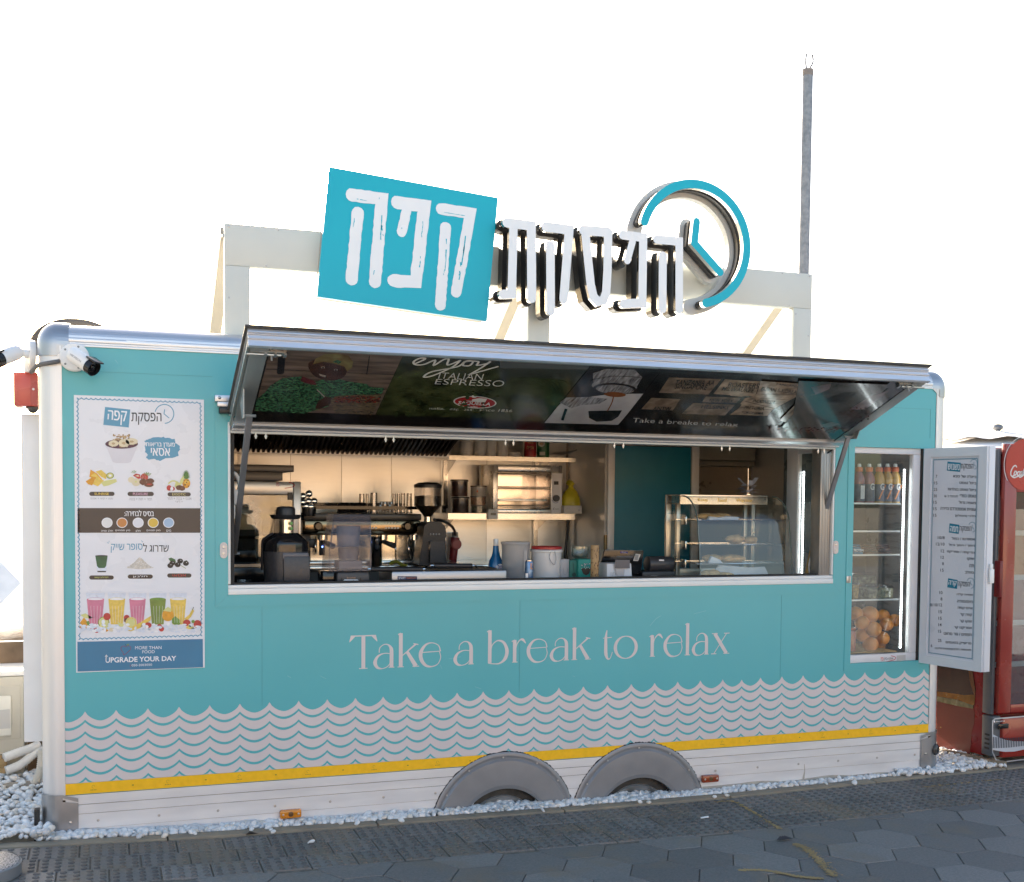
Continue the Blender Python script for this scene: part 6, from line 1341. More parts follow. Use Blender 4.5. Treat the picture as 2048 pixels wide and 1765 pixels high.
b=MB(); b.bar((x0+.02,ym+.02,hz(1016)),(x1-.01,ym+.02,hz(1016)),.012,.02); b.bar((x0+.02,ym+.38,hz(1010)),(x1-.01,ym+.38,hz(1010)),.012,.02)
for x in (x0+.02,(x0+x1)/2,x1-.01): b.bar((x,ym+.02,hz(1028)),(x,ym+.02,hz(1016)),.01,.01)
obj('cup_rail',b,gloss,t)
zc=hz(1028)+.003
gl=M('stacked_glassware',(.10,.095,.09),.12,var=.6,scale=30,spec=.9,rgb2=(.35,.34,.31),coat=1)
gi=0
def tumbler(u0,u1,v0,y,k):
    cx,hw=cen(u0,u1,v0,y); zt=un((u0+u1)/2,v0,'y',y).z; H=zt-zc; b=MB(); b.lathe((cx,y,zc),[(hw,0),(hw*.82,H),(hw*.74,H),(hw*.74,H*.94),(0,H*.93)],14,cap=False); 
    o=obj('upturned_glass',b,GLASS('tumbler_glass',(.60,.58,.55),.06,1.6,2.2),smooth=50); tag(o,k,'glass','upturned glasses on the espresso machine'); 
    bb=MB(); bb.lathe((cx,y,zc),[(hw*1.02,.001),(hw*1.02,.006),(hw*.98,.006)],14,cap=False); obj('rim',bb,FROST('thick_edge',(.16,.16,.19),.6,.15),o)
for k,(u0,u1,v0,y,l) in enumerate(((717,730,988,ym+.16,'upturned glass at the left end of the glass row on the espresso machine'),(731,738,988,ym+.2,'narrow upturned glass second from left on the espresso machine'),(739,756,986,ym+.10,'largest upturned glass at the front of the espresso machine'),(784,792,988,ym+.14,'upturned glass at the left of the four tall glasses by the grinder'),(793,801,988,ym+.12,'second of the four tall upturned glasses by the grinder'),(801,811,987,ym+.10,'third of the four tall upturned glasses by the grinder'),(812,825,987,ym+.06,'tall upturned glass closest to the grinder hopper'))): tumbler(u0,u1,v0,y,l)
for k in range(9):
    u=760+k*3.2; y=ym+.08+.03*(k%3); cx,hw=cen(u-4,u+5,1005,y); b=MB(); b.lathe((cx,y,zc+.018*(k%2)),[(hw*.8,0),(hw*1.1,.03),(hw*.9,.055),(hw*.6,.057)],10,cap=False); tag(obj('espresso_glass',b,GLASS('tumbler_glass'),smooth=50),'small glass in the heap between the tall upturned glasses','glass','small glasses heaped on the espresso machine')
for k in range(10):
    u=684+(k%5)*10; y=ym+.08+.06*(k//5); v=1022-7*(k//5); p=un(u,v,'y',y); b=MB(); b.lathe((p.x,y,zc+.03*(k//5)),[(.034,0),(.030,.02),(.018,.035),(.014,.036)],14); o=tag(obj('upturned_cup',b,gloss,smooth=50),'black cup upturned in the pile of cups on the espresso machine','cup','black cups piled on the espresso machine')
    bb=MB(); bb.tube(curve3([p+Vector((.028,0,.005)),p+Vector((.045,0,.012)),p+Vector((.03,0,.025))],4),.003,6); obj('handle',bb,gloss,o)
t=thing('spoon_holder','dark pot bristling with upside down ladles beside the left cabinet','spoon holder',tuple(un(618,1028,'y',1.46)))
p=un(618,1026,'y',1.46); b=MB(); b.lathe((p.x,1.46,p.z-.02),[(.04,0),(.045,.05),(.045,.055)],14); obj('pot',b,gloss,t)
for k,(u,v) in enumerate(((606,993),(618,988),(605,1005),(617,1003),(628,1003),(612,1013),(622,1014))):
    q=un(u,v,'y',1.44); b=MB(); b.cyl((p.x,1.46,p.z+.02),q,.003,6); b.ball(q,.022,12,sz=(1,.5,1)); obj('ladle',b,chrome,t)
# grinder
yg2=1.38; hz=lambda v:un(858,v,'y',yg2).z; cx,hw=cen(829,882,1000,yg2)
t=thing('coffee_grinder','black coffee grinder with a glass hopper of beans','coffee grinder',(cx,yg2,BZ_))
b=MB(); b.lathe((cx,yg2,0),[(hw*.28,hz(1034)),(hw*.42,hz(1028)),(hw,hz(1012)),(hw,hz(975))],28,cap=False); hp_=obj('hopper',b,GLASS('hopper_glass',(.72,.70,.70),.03,1.5,1.3),t,smooth=40)
b=MB(); b.lathe((cx,yg2,0),[(hw*.26,hz(1034)),(hw*.40,hz(1028)),(hw*.96,hz(1011)),(hw*.96,hz(993)),(hw*.5,hz(991)),(0,hz(992))],28); obj('beans',b,M('coffee_beans',(.03,.018,.010),.35,var=.6,scale=150,bump=.8,bscale=160),hp_,smooth=40)
b=MB(); b.lathe((cx,yg2,0),[(hw*1.02,hz(976)),(hw*1.02,hz(970)),(hw*.7,hz(966)),(0,hz(964.5))],28); obj('hopper_lid',b,black,hp_,smooth=40)
b=MB(); b.lathe((cx,yg2,0),[(hw*.27,hz(1046)),(hw*.27,hz(1034))],18); obj('collar',b,chrome,t)
xL=un(842,1100,'y',yg2).x; xR=un(886,1050,'y',yg2).x
b=MB(); pr=[(un(u,v,'y',yg2).x,un(u,v,'y',yg2).z) for u,v in ((843,1052),(850,1044),(875,1044),(884,1052),(887,1072),(884,1076),(884,1090),(888,1130),(832,1130),(838,1090))]; b.prism(face(yg2-.07),pr,0,-.16); obj('body',b,black,t,bevel=.008)
P=face(yg2-.072); b=MB(); b.ppx(P,[(862,1124),(874,1124),(874,1100),(876,1100),(876,1090),(870,1090),(870,1097),(864,1097),(864,1090),(857,1090),(857,1099),(862,1100)],.004,0); b.box(*[un(852,1122,'y',yg2).x,un(880,1122,'y',yg2).x],yg2-.10,yg2-.0705,hz(1124),hz(1082),1); obj('doser_fork',b,[chrome,graph],t,smooth=0)
b=MB(); 
for k in range(4): q=un(862+5.7*k,1069,'y',yg2-.08); b.lathe((q.x,yg2-.071,q.z),[(.006,0),(.005,.004),(0,.004)],10,ax=(0,-1,0))
obj('button',b,M('button_grey',(.35,.35,.35),.4),t)
b=MB(); b.tube(curve3([un(868,1040,'y',yg2),un(888,1043,'y',yg2+.1),un(905,1055,'y',1.7),un(911,1070,'y',1.9)]),.010,8); tag(obj('power_cord',b,black),'thick black cord from the grinder to the red plug','cord')
t=thing('industrial_plug','red industrial plug hanging on the steel wall','plug',tuple(un(910,1130,'y',1.92)))
q=un(910,1075,'y',1.92); b=MB(); b.cyl(q,q+Vector((0,0,.035)),.022,14); obj('gland',b,M('grey_gland',(.4,.4,.4),.5),t)
b=MB(); b.cyl(q,q+Vector((-.015,0,-.16)),.032,18,r2=.026); obj('plug_body',b,M('plug_red',(.22,.025,.03),.35),t,bevel=.004)
q=un(912,1089,'y',1.88); b=MB(); b.lathe(q,[(.034,0),(.036,.012),(.03,.018),(0,.018)],20,ax=(0,-1,0)); obj('flap_lid',b,M('plug_red_lid',(.34,.06,.06),.35),t)
t,cx,hw,zb,H=lathe_px('milk_pitcher','shiny steel cylinder under the espresso machine','pitcher',740,764,1074,1128,1.40,[(.95,0),(1,.03),(.96,.9),(1,1),(.92,1),(.9,.1)],chrome,BZ_)
b=MB(); 
for i in range(14): q=un(782+i*2.2,1124-4*math.sin(i*.4),'y',1.38); b.ball(q+Vector((0,0,-.01)),.014,8,sz=(1.2,1,.7))
tag(obj('yellow_cloth',b,M('cloth_yellow',(.30,.28,.03),.8,var=.2,bump=.3)),'yellow cleaning cloth under the right of the espresso machine','cloth')
# left cabinet
yc=1.25; x0,x1,z0,z1=ext(440,963,602,1150,yc); z0=BZ_-.02; hz=lambda v:un(540,v,'y',yc).z; x0=.02
t=thing('heated_cabinet','tall glass fronted stainless cabinet at the left of the kitchen','cabinet',((x0+x1)/2,yc,z0))
b=MB(); b.box(x1-.045,x1,yc,yc+.5,z0,hz(963)); b.box(x0,x1-.046,yc,yc+.5,hz(990),hz(963)-.001); b.box(x0,x1-.046,yc+.48,yc+.5,z0,hz(990)); obj('casing',b,M('cabinet_steel',(.5,.48,.45),.3,metal=.9),t,bevel=.004)
P=face(yc-.001); b=MB(); b.trect('אוטו-סק',P,560,966,580,973,.001,0,heb=True); b.trect('פז',P,552,966,558.5,973,.001,1,heb=True); b.rpx(P,[(578,965),(588,969),(586,974),(570,977)],.004,.001,1,smooth=4); obj('maker_logo',b,[pgrey,M('red_ink')],t,smooth=0)
b=MB(); b.box(x0,x1-.05,yc+.0,yc+.006,hz(1140),hz(991)); obj('door_glass',b,GLASS('cabinet_glass',(.75,.76,.74),.03,1.5,1.6),t,smooth=0)
b=MB(); b.box(un(575,1100,'y',yc).x,x1-.05,yc-.004,yc-.0005,hz(1000),hz(985)); b.box(x0,un(511,1100,'y',yc).x,yc+.02,yc+.04,hz(1100),hz(1060)); obj('trim_strip',b,black,t)
b=MB(); b.lathe((un(497,1050,'y',yc).x,yc+.3,hz(1055)),[(.075,0),(.07,.02),(.0,.02)],24,ax=(0,-1,0)); fn=obj('fan_cover',b,M('cabinet_inside',(.42,.36,.26),.35,metal=.7),t)
for k in range(5):
    b=MB(); r=.085+.008*k
    b.tube([(un(497,1050,'y',yc).x+r*math.cos(i*.2618),yc+.27,hz(1055)+r*math.sin(i*.2618)) for i in range(25)],.002,6); obj('guard_ring',b,chrome,fn)
b=MB(); b.box(x0,x1-.05,yc-.02,yc+.45,hz(1134),hz(1128)); b.box(x0,x1-.06,yc+.02,yc+.4,hz(1078),hz(1073)); obj('shelf',b,steel,t)
b=MB(); b.box(x0,un(555,1150,'y',yc).x,yc-.03,yc+.3,z0-.08,hz(1135)); b.box(un(470,1120,'y',yc).x-.1,un(512,1120,'y',yc).x,yc-.0,yc+.2,hz(1128),hz(1101)); obj('control_base',b,gloss,t,bevel=.004)
# tray on the cabinet
x0,x1,z0,z1=ext(440,931,588,942,1.22); b=MB(); b.box(.02,x1,1.22,1.7,z0,z1); b.box(.02,x1-.06,1.26,1.68,hz(962),z0-.001); tag(obj('griddle_tray',b,M('dark_enamel',(.10,.09,.08),.35,metal=.4),bevel=.003),'dark steel tray standing on top of the left cabinet','tray')
# white scoop handles hanging at the left jamb
t=thing('tool_holder','white plastic tool with curved handles at the left jamb','tool holder',tuple(un(468,1040,'y',.3)))
b=MB(); b.tube(curve3([un(463,945,'y',.3),un(472,950,'y',.3),un(479,968,'y',.3),un(477,985,'y',.3)]),.010,10); b.tube(curve3([un(461,955,'y',.32),un(465,968,'y',.32),un(467,982,'y',.32)]),.009,10); obj('handle',b,white,t)
a=ext(462,980,480,1000,.3); b=MB(); b.box(a[0],a[1],.28,.33,un(470,1010,'y',.3).z,un(470,980,'y',.3).z); a=ext(462,1010,470,1038,.3); b.box(a[0],a[1],.28,.33,a[2],a[3]); obj('holder_body',b,white,t,bevel=.005)
# ---------------- wall shelves ----------------
def wallshelf(label,ua,ub,v0,v1,y):
    a=un(ua,v0,'y',y); c=un(ub,v1,'y',y); t=thing('wall_shelf',label,'shelf',((a.x+c.x)/2,y,a.z)); b=MB(); x1=min(c.x,3.29)
    b.box(a.x,x1,y,y+.003,c.z,a.z); b.box(a.x,x1,y+.0035,1.985,a.z-.006,a.z); b.box(a.x,a.x+.003,y+.0035,1.985,c.z,a.z-.0065); obj('board',b,steel,t)
    for x in (a.x+.07,x1-.16):
        b=MB(); b.add([(x,1.98,a.z-.008),(x,y+.08,a.z-.008),(x,y+.09,a.z-.03),(x,1.98,a.z-.13),(x+.004,1.98,a.z-.008),(x+.004,y+.08,a.z-.008),(x+.004,y+.09,a.z-.03),(x+.004,1.98,a.z-.13)],[(0,1,2,3),(7,6,5,4),(1,5,6,2),(2,6,7,3)]); obj('bracket',b,steel,t,smooth=0)
        b=MB(); b.box(x-.014,x+.018,1.975,1.99,a.z-.35,a.z+.05); obj('wall_rail',b,steel,t)
    return a.z
z_up=wallshelf('upper stainless wall shelf holding cups and tins',898,1151,911,925,1.66)
z_lo=wallshelf('lower stainless wall shelf holding the toaster oven and jars',896,1150,1027,1040,1.64)
PAP=M('paper_cup_white',(.60,.56,.50),.5,var=.03)
def cupstack(label,u0,u1,v0,y,n,lean=0,black_=False,k=0):
    cx,hw=cen(u0,u1,905,y); zt=un((u0+u1)/2,v0,'y',y).z; zt=max(zt,z_up+.1); H=zt-z_up; t=thing('cup_stack',label,'cup stack',(cx,y,z_up+.001),'stacks of paper cups on the upper shelf')
    for i in range(n):
        z=z_up+.001+H*i/n; b=MB(); b.lathe((cx+lean*i,y,z),[(hw,0),(hw*1.02,.004),(hw*.97,.006),(hw*.93,H/n+.012),(hw*.90,H/n+.014)],18); obj('cup',b,PAP,t,smooth=50)
    return t,cx,hw,zt
cupstack('leaning stack of paper cups at the left end of the upper shelf',919,945,856,1.76,15,.0)
t,cx,hw,zt=cupstack('short stack of paper cups topped by a black lid',949,971,885,1.74,7)
b=MB(); b.lathe((cx,1.74,zt),[(hw*.9,0),(hw*.9,.07),(hw*.7,.08)],16); obj('black_lid',b,black,t)
cupstack('tall stack of narrow paper cups right of the black lid',972.5,991,872,1.74,9)
cupstack('widest tall stack of paper cups on the upper shelf',993,1016,868,1.74,14)
cx,hw=cen(1017,1042,907,1.74); b=MB(); b.lathe((cx,1.74,z_up+.001),[(hw,0),(hw,.012),(hw*.85,.016),(hw*.82,.03),(hw*.7,.033),(0,.033)],20); tag(obj('cup_cover',b,PAP,smooth=40),'single white cup lid right of the tall cup stacks','lid')
for nm,l,u0,u1,c,tx in (('red_tin','red tin with gold print on the upper shelf',1049,1072,(.30,.02,.02),'אפייה'),('green_tin','dark green tin with a cup picture on the upper shelf',1074,1098,(.015,.10,.03),'קפה')):
    cx,hw=cen(u0,u1,890,1.76); t=thing(nm,l,'tin',(cx,1.76,z_up+.001)); H=un(1060,862,'y',1.76).z-z_up; b=MB(); b.lathe((cx,1.76,z_up+.001),[(hw,0),(hw,H),(hw*.9,H+.005)],22); obj('can',b,M(nm+'_print',c,.3,var=.3,scale=20,coat=.3),t,smooth=40)
    P=face(1.76-hw*1.005); b=MB(); um=(u0+u1)/2
    if nm=='red_tin': b.trect(tx,P,um-7,893,um+7,899,.001,0,heb=True); b.trect('MOKATE',P,um-5,885,um+6,888,.001,0)
    else: b.epx(P,(um-3,888),7,6,.001,0,16); b.epx(P,(um-3,888),4,3,.002,1,12); b.ppx(P,[(um-7,911),(um+4,911),(um+4,904),(um-7,904)],.001,0)
    obj('tin_print',b,[M('gold_print',(.5,.35,.15),.4) if nm=='red_tin' else M('pale_print',(.4,.36,.28),.4),M('print_walnut')],t,smooth=0)
b=MB()
for k in range(5): a=un(1102+k*3,909,'y',1.70); b.add([a+Vector((0,0,.002+k*.004)),a+Vector((.14,.0,.004+k*.005)),a+Vector((.15,.16,.006+k*.005)),a+Vector((.01,.14,.004+k*.004))],[(0,1,2,3)])
a=un(1130,909,'y',1.69); b.add([a+Vector((0,0,.004)),a+Vector((.10,.02,.04)),a+Vector((.10,.04,.03)),a+Vector((0,.04,.008))],[(0,1,2,3)])
tag(obj('paper_pile',b,M('newsprint',(.45,.42,.38),.7)),'loose pile of papers at the right end of the upper shelf','papers')
# toaster oven
yo=1.66; x0,x1,z0,z1=ext(986,932,1125,1023,yo); z0=z_lo; x1=min(x1,3.2); hz=lambda v:un(1050,v,'y',yo).z
t=thing('toaster_oven','open fronted stainless toaster oven on the lower shelf','toaster oven',((x0+x1)/2,yo,z0))
xa=un(996,980,'y',yo).x; xb=un(1102,980,'y',yo).x
b=MB(); b.box(x0,xa,yo,yo+.3,z0,z1); b.box(xb,x1,yo,yo+.3,z0,z1-.0); b.box(xa+.0005,xb-.0005,yo,yo+.3,hz(943),z1); b.box(xa+.0005,xb-.0005,yo,yo+.3,z0,hz(1019)); obj('casing',b,M('toaster_steel',(.60,.57,.53),.28,metal=.95,var=.04),t,bevel=.003)
b=MB(); b.box(xa,xb,yo+.285,yo+.298,hz(1019),hz(943)); obj('back_reflector',b,M('mirror_back',(.7,.62,.56),.12,metal=1),t)
for v in (976,1013,947):
    b=MB(); z=hz(v)
    for k in range(34): x=lerp(xa+.005,xb-.005,k/33); b.bar((x,yo+.01,z),(x,yo+.28,z),.003,.003)
    b.bar((xa,yo+.012,z+.006),(xb,yo+.012,z+.006),.005,.005); b.bar((xa,yo+.012,z-.008),(xb,yo+.012,z-.008),.004,.004); obj('grill_rack',b,M('dark_wire',(.10,.09,.08),.35,metal=.8),t)
b=MB(); b.box(xa+.005,xb-.03,yo-.006,yo+.2,hz(1003),hz(999)); obj('pull_tray',b,steel,t,bevel=.002)
b=MB(); b.box(xb+.004,x1-.004,yo-.004,yo-.0003,z0+.004,hz(946)); cp=obj('control_plate',b,M('control_grey',(.52,.52,.54),.35),t)
q=un(1112,997,'y',yo-.005); b=MB(); b.lathe((q.x,yo-.005,q.z),[(.024,0),(.022,.016),(0,.016)],20,ax=(0,-1,0)); obj('timer_dial',b,black,cp)
P=face(yo-.005); b=MB(); b.ppx(P,[(1108,970),(1117,970),(1117,963),(1108,963)],.001,0); b.rpx(P,[(1104,1000),(1107,1005),(1112,1006.5),(1117,1004)],.003,.001,1,smooth=3); b.rpx(P,[(1109,1016),(1106,1018),(1108,1020)],.003,.001,0,smooth=3); b.trect('hendi',P,1110,1017,1117,1019.5,.001,0); obj('dial_print',b,[ink,M('navy_ink')],cp,smooth=0)
b=MB(); a=ext(977,1019,996,1039,1.615); b.box(a[0],a[1],1.615,1.636,a[2],a[3]); o=obj('digital_timer',b,M('timer_white',(.55,.54,.52),.4),bevel=.002); tag(o,'small white digital thermometer clipped to the lower shelf edge','thermometer')
P=face(1.614); b=MB(); b.ppx(P,[(981,1031),(992,1031),(992,1026),(981,1026)],.001,0); b.trect('TFA 30.1',P,979,1021,994,1024,.001,0); obj('display',b,M('lcd_dark',(.06,.06,.05),.3),o,smooth=0)
# jars
def jar(label,u0,u1,v0,v1,y,fill_,lid,zb):
    cx,hw=cen(u0,u1,(v0+v1)/2,y); H=un(900,v0,'y',y).z-un(900,v1,'y',y).z; t=thing('storage_jar',label,'jar',(cx,y,zb),'stacked storage jars on the lower shelf'); b=MB(); b.lathe((cx,y,zb),[(hw*.88,0),(hw*.9,H*.84),(hw*.9,H*.86)],18); obj('contents',b,fill_,t,smooth=40)
    b=MB(); b.lathe((cx,y,zb),[(hw*.93,0),(hw*.95,H*.02),(hw*.95,H*.87)],18,cap=False); obj('jar_wall',b,clear,t,smooth=40); b=MB(); b.lathe((cx,y,zb+H*.871),[(hw,0),(hw,H*.10),(hw*.9,H*.125)],18); obj('lid',b,lid,t,smooth=40); return zb+H
dlid=M('lid_smoke',(.12,.10,.09),.25); cocoa=M('cocoa_fill',(.035,.018,.012),.5,var=.3,scale=60); 
zz_=jar('bottom jar of dark cocoa in the left jar stack',903,938,992,1025,1.74,cocoa,black,z_lo+.001); jar('top jar of dark cocoa in the left jar stack',901,936,957,991,1.74,M('choc_fill',(.07,.03,.02),.4,var=.4,scale=40),dlid,zz_+.001)
z2_=jar('bottom jar with green contents under the grain jar',942,972,1009,1025,1.70,M('green_fill',(.03,.10,.02),.5,var=.6,scale=60,rgb2=(.25,.2,.15)),dlid,z_lo+.001); z2_=jar('jar of brown grain in the middle of the right jar stack',941,972,990,1008,1.70,M('grain_fill',(.25,.14,.08),.6,var=.5,scale=120),dlid,z2_+.001); jar('pale jar with an orange sticker topping the right jar stack',941,973,968,989,1.70,M('sugar_fill',(.40,.35,.30),.6,var=.1),dlid,z2_+.001)
q=un(957,983,'y',1.64); b=MB(); b.epx(face(1.655),(957,983),4,2.5,.001,0,12); tag(obj('price_sticker',b,M('orange_sticker',(.7,.15,.03),.5),smooth=0),'tiny orange sticker on the top jar of the right stack','sticker')
a=ext(961,930,985,1024,1.9); b=MB(); b.box(a[0],a[1],1.9,1.906,a[2],a[3]); gr=obj('perforated_plate',b,M('cream_plate',(.5,.42,.32),.4,metal=.4)); tag(gr,'upright pale perforated plate between the jars and the toaster','plate')
b=MB(); P=face(1.899)
for i in range(3):
    for j in range(4): b.epx(P,(966+7.3*i,951+6.7*j),2,1.8,.0005,0,8)
obj('hole',b,rubber,gr,smooth=0)
# yellow bag, paper box
p=un(1144,1012,'y',1.70); t=thing('yellow_bag','knotted yellow plastic bag beside the toaster oven','plastic bag',(p.x,1.70,z_lo))
b=MB(); b.lathe((p.x,1.72,z_lo+.001),[(.04,0),(.062,.02),(.070,.06),(.062,.11),(.042,.15),(.018,.175),(.016,.19),(.028,.205),(.018,.225),(0,.23)],24)
for i,q in enumerate(b.v):
    k=noise.noise(Vector((q.x*26,q.y*26,q.z*9)))*.012; d=Vector((q.x-p.x,q.y-1.72,0)); b.v[i]=q+(d.normalized()*k if d.length>.004 else Vector((0,0,0)))+Vector((-.10*max(0,q.z-z_lo-.10),0,0))
obj('bag_body',b,M('bag_yellow',(.42,.36,.02),.3,var=.12,scale=18,bump=.6,bscale=14),t,smooth=70)
x0,x1,z0,z1=ext(1128,1014,1164,1030,1.60); x1=min(x1,3.29); b=MB(); b.box(x0,x1,1.60,1.72,z_lo+.001,z_lo+.001+(z1-z0)); o=tag(obj('glove_box',b,M('carton_pale',(.45,.42,.39),.6),bevel=.003),'crumpled pale carton below the yellow bag','box')
b=MB(); P=face(1.599); b.epx(P,(1158,1021),2,2,.001,0,10); b.trect('eco',P,1133,1016,1140,1018.5,.001,0); obj('box_print',b,pgrey,o,smooth=0)
b=MB(); b.tube(curve3([un(1136,1040,'y',1.92),un(1134,1070,'y',1.93),un(1130,1110,'y',1.94),un(1128,1140,'y',1.94)]),.010,8); tag(obj('wall_cable',b,black),'black cable running down the corner below the shelves','cable')
# air conditioner on the wall right of the door
x0,x1,z0,z1=ext(1398,870,1512,934,1.80); t=thing('wall_air_conditioner','beige wall air conditioner to the right of the inner door','air conditioner',((x0+x1)/2,1.8,z0)); hz=lambda v:un(1450,v,'y',1.8).z
b=MB(); b.box(x0-.05,x1,1.8,2.0,hz(921),z1+.12); obj('casing',b,M('ac_beige',(.40,.36,.29),.4),t,bevel=.008)
b=MB(); b.box(x0-.05,x1,1.80,2.0,hz(933),hz(922)); obj('louvre',b,M('ac_louvre',(.32,.28,.22),.4),t,bevel=.01)
# ---------------- display fridge at the window ----------------
fx0,fx1=4.17,4.80; ty=.56
t=thing('display_fridge','tall glass display fridge behind the right window with lit shelves','display fridge',(4.5,.3,.66))
b=MB(); b.box(fx0,fx1-.001,ty,ty+.03,.62,2.02); b.box(fx0,fx1-.001,.06,ty-.001,2.0,2.02); b.box(fx0,fx1-.001,.06,ty-.001,.62,WZ0-.002); b.box(fx1-.03,fx1-.001,.06,ty-.001,WZ0,1.999); obj('cabinet',b,M('fridge_lining',(.11,.11,.108),.3,var=.05,metal=.3),t)
b=MB(); fr=[(WX0+.004,WX0+.010),(WX1-.070,WX1-.010)]
b.box(WX0+.0,WX1-.012,.012,.05,WZ0+.0,WZ0+.045); b.box(WX0,WX1-.012,.012,.05,WZ1-.035,WZ1); b.box(WX1-.062,WX1-.012,.012,.05,WZ0+.0455,WZ1-.0355); obj('window_frame',b,M('white_window_profile',(.70,.69,.70),.35),t,bevel=.003)
b=MB(); b.box(WX1-.011,WX1,.002,.05,WZ0,WZ1); obj('frame_gasket',b,rubber,t)
b=MB(); b.box(WX0+.001,WX1-.063,.028,.034,WZ0+.046,WZ1-.036); obj('window_pane',b,glass,t,smooth=0)
P=face(.0115); b=MB(); b.trect('אוטו-סק',P,1768,1315,1786,1322,.001,0,heb=True); b.trect('פז',P,1761,1315,1767,1322,.001,1,heb=True); b.rpx(P,[(1782,1312),(1791,1315),(1788,1320),(1772,1324)],.0035,.001,1,smooth=4); b.ppx(P,[(1793,1322),(1811,1320),(1811,1310),(1793,1311.5)],.001,2); obj('sill_logo',b,[ink,M('red_ink'),M('grey_sticker',(.5,.48,.46),.5)],t,smooth=0)
# inner side (towards the kitchen)
b=MB(); b.box(fx0,fx0+.03,.44,ty-.002,.66,1.995); b.box(fx0,fx0+.03,.05,.09,.66,1.995); b.box(fx0,fx0+.03,.091,.439,1.93,1.995); obj('side_frame',b,M('white_window_profile'),t,bevel=.003)
b=MB(); b.box(fx0+.012,fx0+.016,.091,.439,.66,1.929); obj('side_pane',b,glass,t,smooth=0)
led=EMIT('led_strip_light',(.95,.98,1.0),3)
ledm=MB()
A=(4.655,.055)
b=MB(); z=WZ0+.07
while z<WZ1-.12: b.box(A[0]-.005,A[0]+.005,A[1],A[1]+.006,z,z+.012); z+=.017
l1=obj('led_strip',b,led,t)
b=MB(); b.box(4.40,4.425,ty-.012,ty-.004,WZ0+.08,1.62); obj('led_strip',b,led,t)
b=MB(); z=1.2
while z<1.82: b.box(fx0+.035,fx0+.041,.425,.435,z,z+.012); z+=.017
obj('led_strip',b,led,t)
SZ=[un(1765,v,'y',.1).z for v in (1007,1062,1109,1198)]
for z in SZ:
    b=MB(); b.box(fx0+.045,4.64,.07,ty-.02,z-.004,z); s_=obj('glass_shelf',b,GLASS('shelf_glass',(.80,.86,.85),.03),t,smooth=0)
    b=MB(); b.box(fx0+.045,4.64,.064,.069,z-.007,z+.003); obj('shelf_edge',b,M('lit_edge',(.65,.68,.70),.25,metal=.3),s_)
b=MB(); b.box(fx0+.05,4.64,.07,ty-.02,WZ0+.046,WZ0+.052); obj('wooden_base',b,M('plywood_strip'),t)
# sports drink bottles
zq=SZ[0]+.001
def sport(label,u,y,col,k):
    p=un(u,1000,'y',y); H=un(u,928,'y',y).z-zq; r=.034; t=thing('sports_bottle',label,'bottle',(p.x,y,zq),'sports drinks on the top fridge shelf')
    b=MB(); b.lathe((p.x,y,zq),[(r*.92,0),(r,.008),(r,H*.30),(r*.92,H*.34),(r,H*.40),(r,H*.60),(r*.9,H*.68),(r*.55,H*.78),(r*.5,H*.80)],20); obj('bottle',b,col,t,smooth=45)
    b=MB(); b.lathe((p.x,y,zq),[(r*.62,H*.80),(r*.62,H*.90),(r*.4,H*.92)],18); obj('orange_cap',b,M('cap_orange',(.62,.13,.04),.35),t,smooth=40)
    b=MB(); b.lathe((p.x,y,zq),[(r*.35,H*.92),(r*.33,H*.98),(r*.25,H)],14); obj('spout',b,white,t,smooth=40)
    b=MB(); b.lathe((p.x,y,zq),[(r*1.01,H*.04),(r*1.01,H*.48)],20,cap=False); lb=obj('wrap_label',b,M('label_slate',(.09,.11,.16),.35,var=.3,scale=25),t,smooth=40)
    P=face(y-r*1.04); b=MB(); um=u
    if k!=0: b.tplane('G',P,p.x-.016,zq+H*.33,p.x+.012,zq+H*.50,.001,0,.03)
    if k>1: b.poly(P,[(p.x-.028,zq+H*.10),(p.x-.018,zq+H*.10),(p.x+.026,zq+H*.46),(p.x+.016,zq+H*.46)],.0006,1)
    if k==0: b.poly(P,[(p.x-.012,zq+H*.1),(p.x+.016,zq+H*.1),(p.x+.016,zq+H*.44),(p.x-.012,zq+H*.44)],.0006,0)
    obj('label_print',b,[M('label_white',(.6,.6,.6),.4),M('label_orange',(.6,.2,.06),.4)],lb,smooth=0)
red_=M('drink_pink',(.30,.12,.14),.15,coat=.3); ora=M('drink_amber',(.45,.26,.06),.15,coat=.3)
for k,(u,y,c,l) in enumerate(((1717,.12,red_,'pink sports drink showing its back label at the left end'),(1737,.12,red_,'pink sports drink with a white G beside the back label bottle'),(1757,.13,ora,'amber sports drink in the middle of the top fridge shelf'),(1773,.13,ora,'second amber sports drink tucked behind its neighbours'),(1789,.12,ora,'amber sports drink nearest the light strip'))): sport(l,u,y,c,k)
# protein bars
zq=SZ[2]+.001; t=None
for k,(u0,u1,l,c,tx) in enumerate(((1706,1727,'blue stack of protein bars at the left of the third fridge shelf',(.06,.20,.30),'PROTEIN'),(1728,1757,'dark stack of chocolate bars in the middle of the third fridge shelf',(.05,.03,.03),''),(1758,1784,'dark stack of chocolate bars at the right of the third fridge shelf',(.055,.03,.028),''))):
    a=un(u0,1100,'y',.12).x; c_=un(u1,1100,'y',.12).x; t=thing('bar_stack',l,'snack bars',((a+c_)/2,.14,zq))
    for j in range(4):
        b=MB(); d=rnd.uniform(-.006,.006); b.box(a+d+.001,c_+d-.001,.12+.01*j+d,.2,zq+.0145*j,zq+.0145*j+.013); obj('snack_bar',b,M('bar_wrap_%d'%k,c,.3,var=.4,scale=30),t,bevel=.003)
    if tx: b=MB(); b.tplane(tx,face(.118),a+.002,zq+.016,c_-.004,zq+.030,.003,0,.02); obj('bar_print',b,pwhite,t,smooth=0)
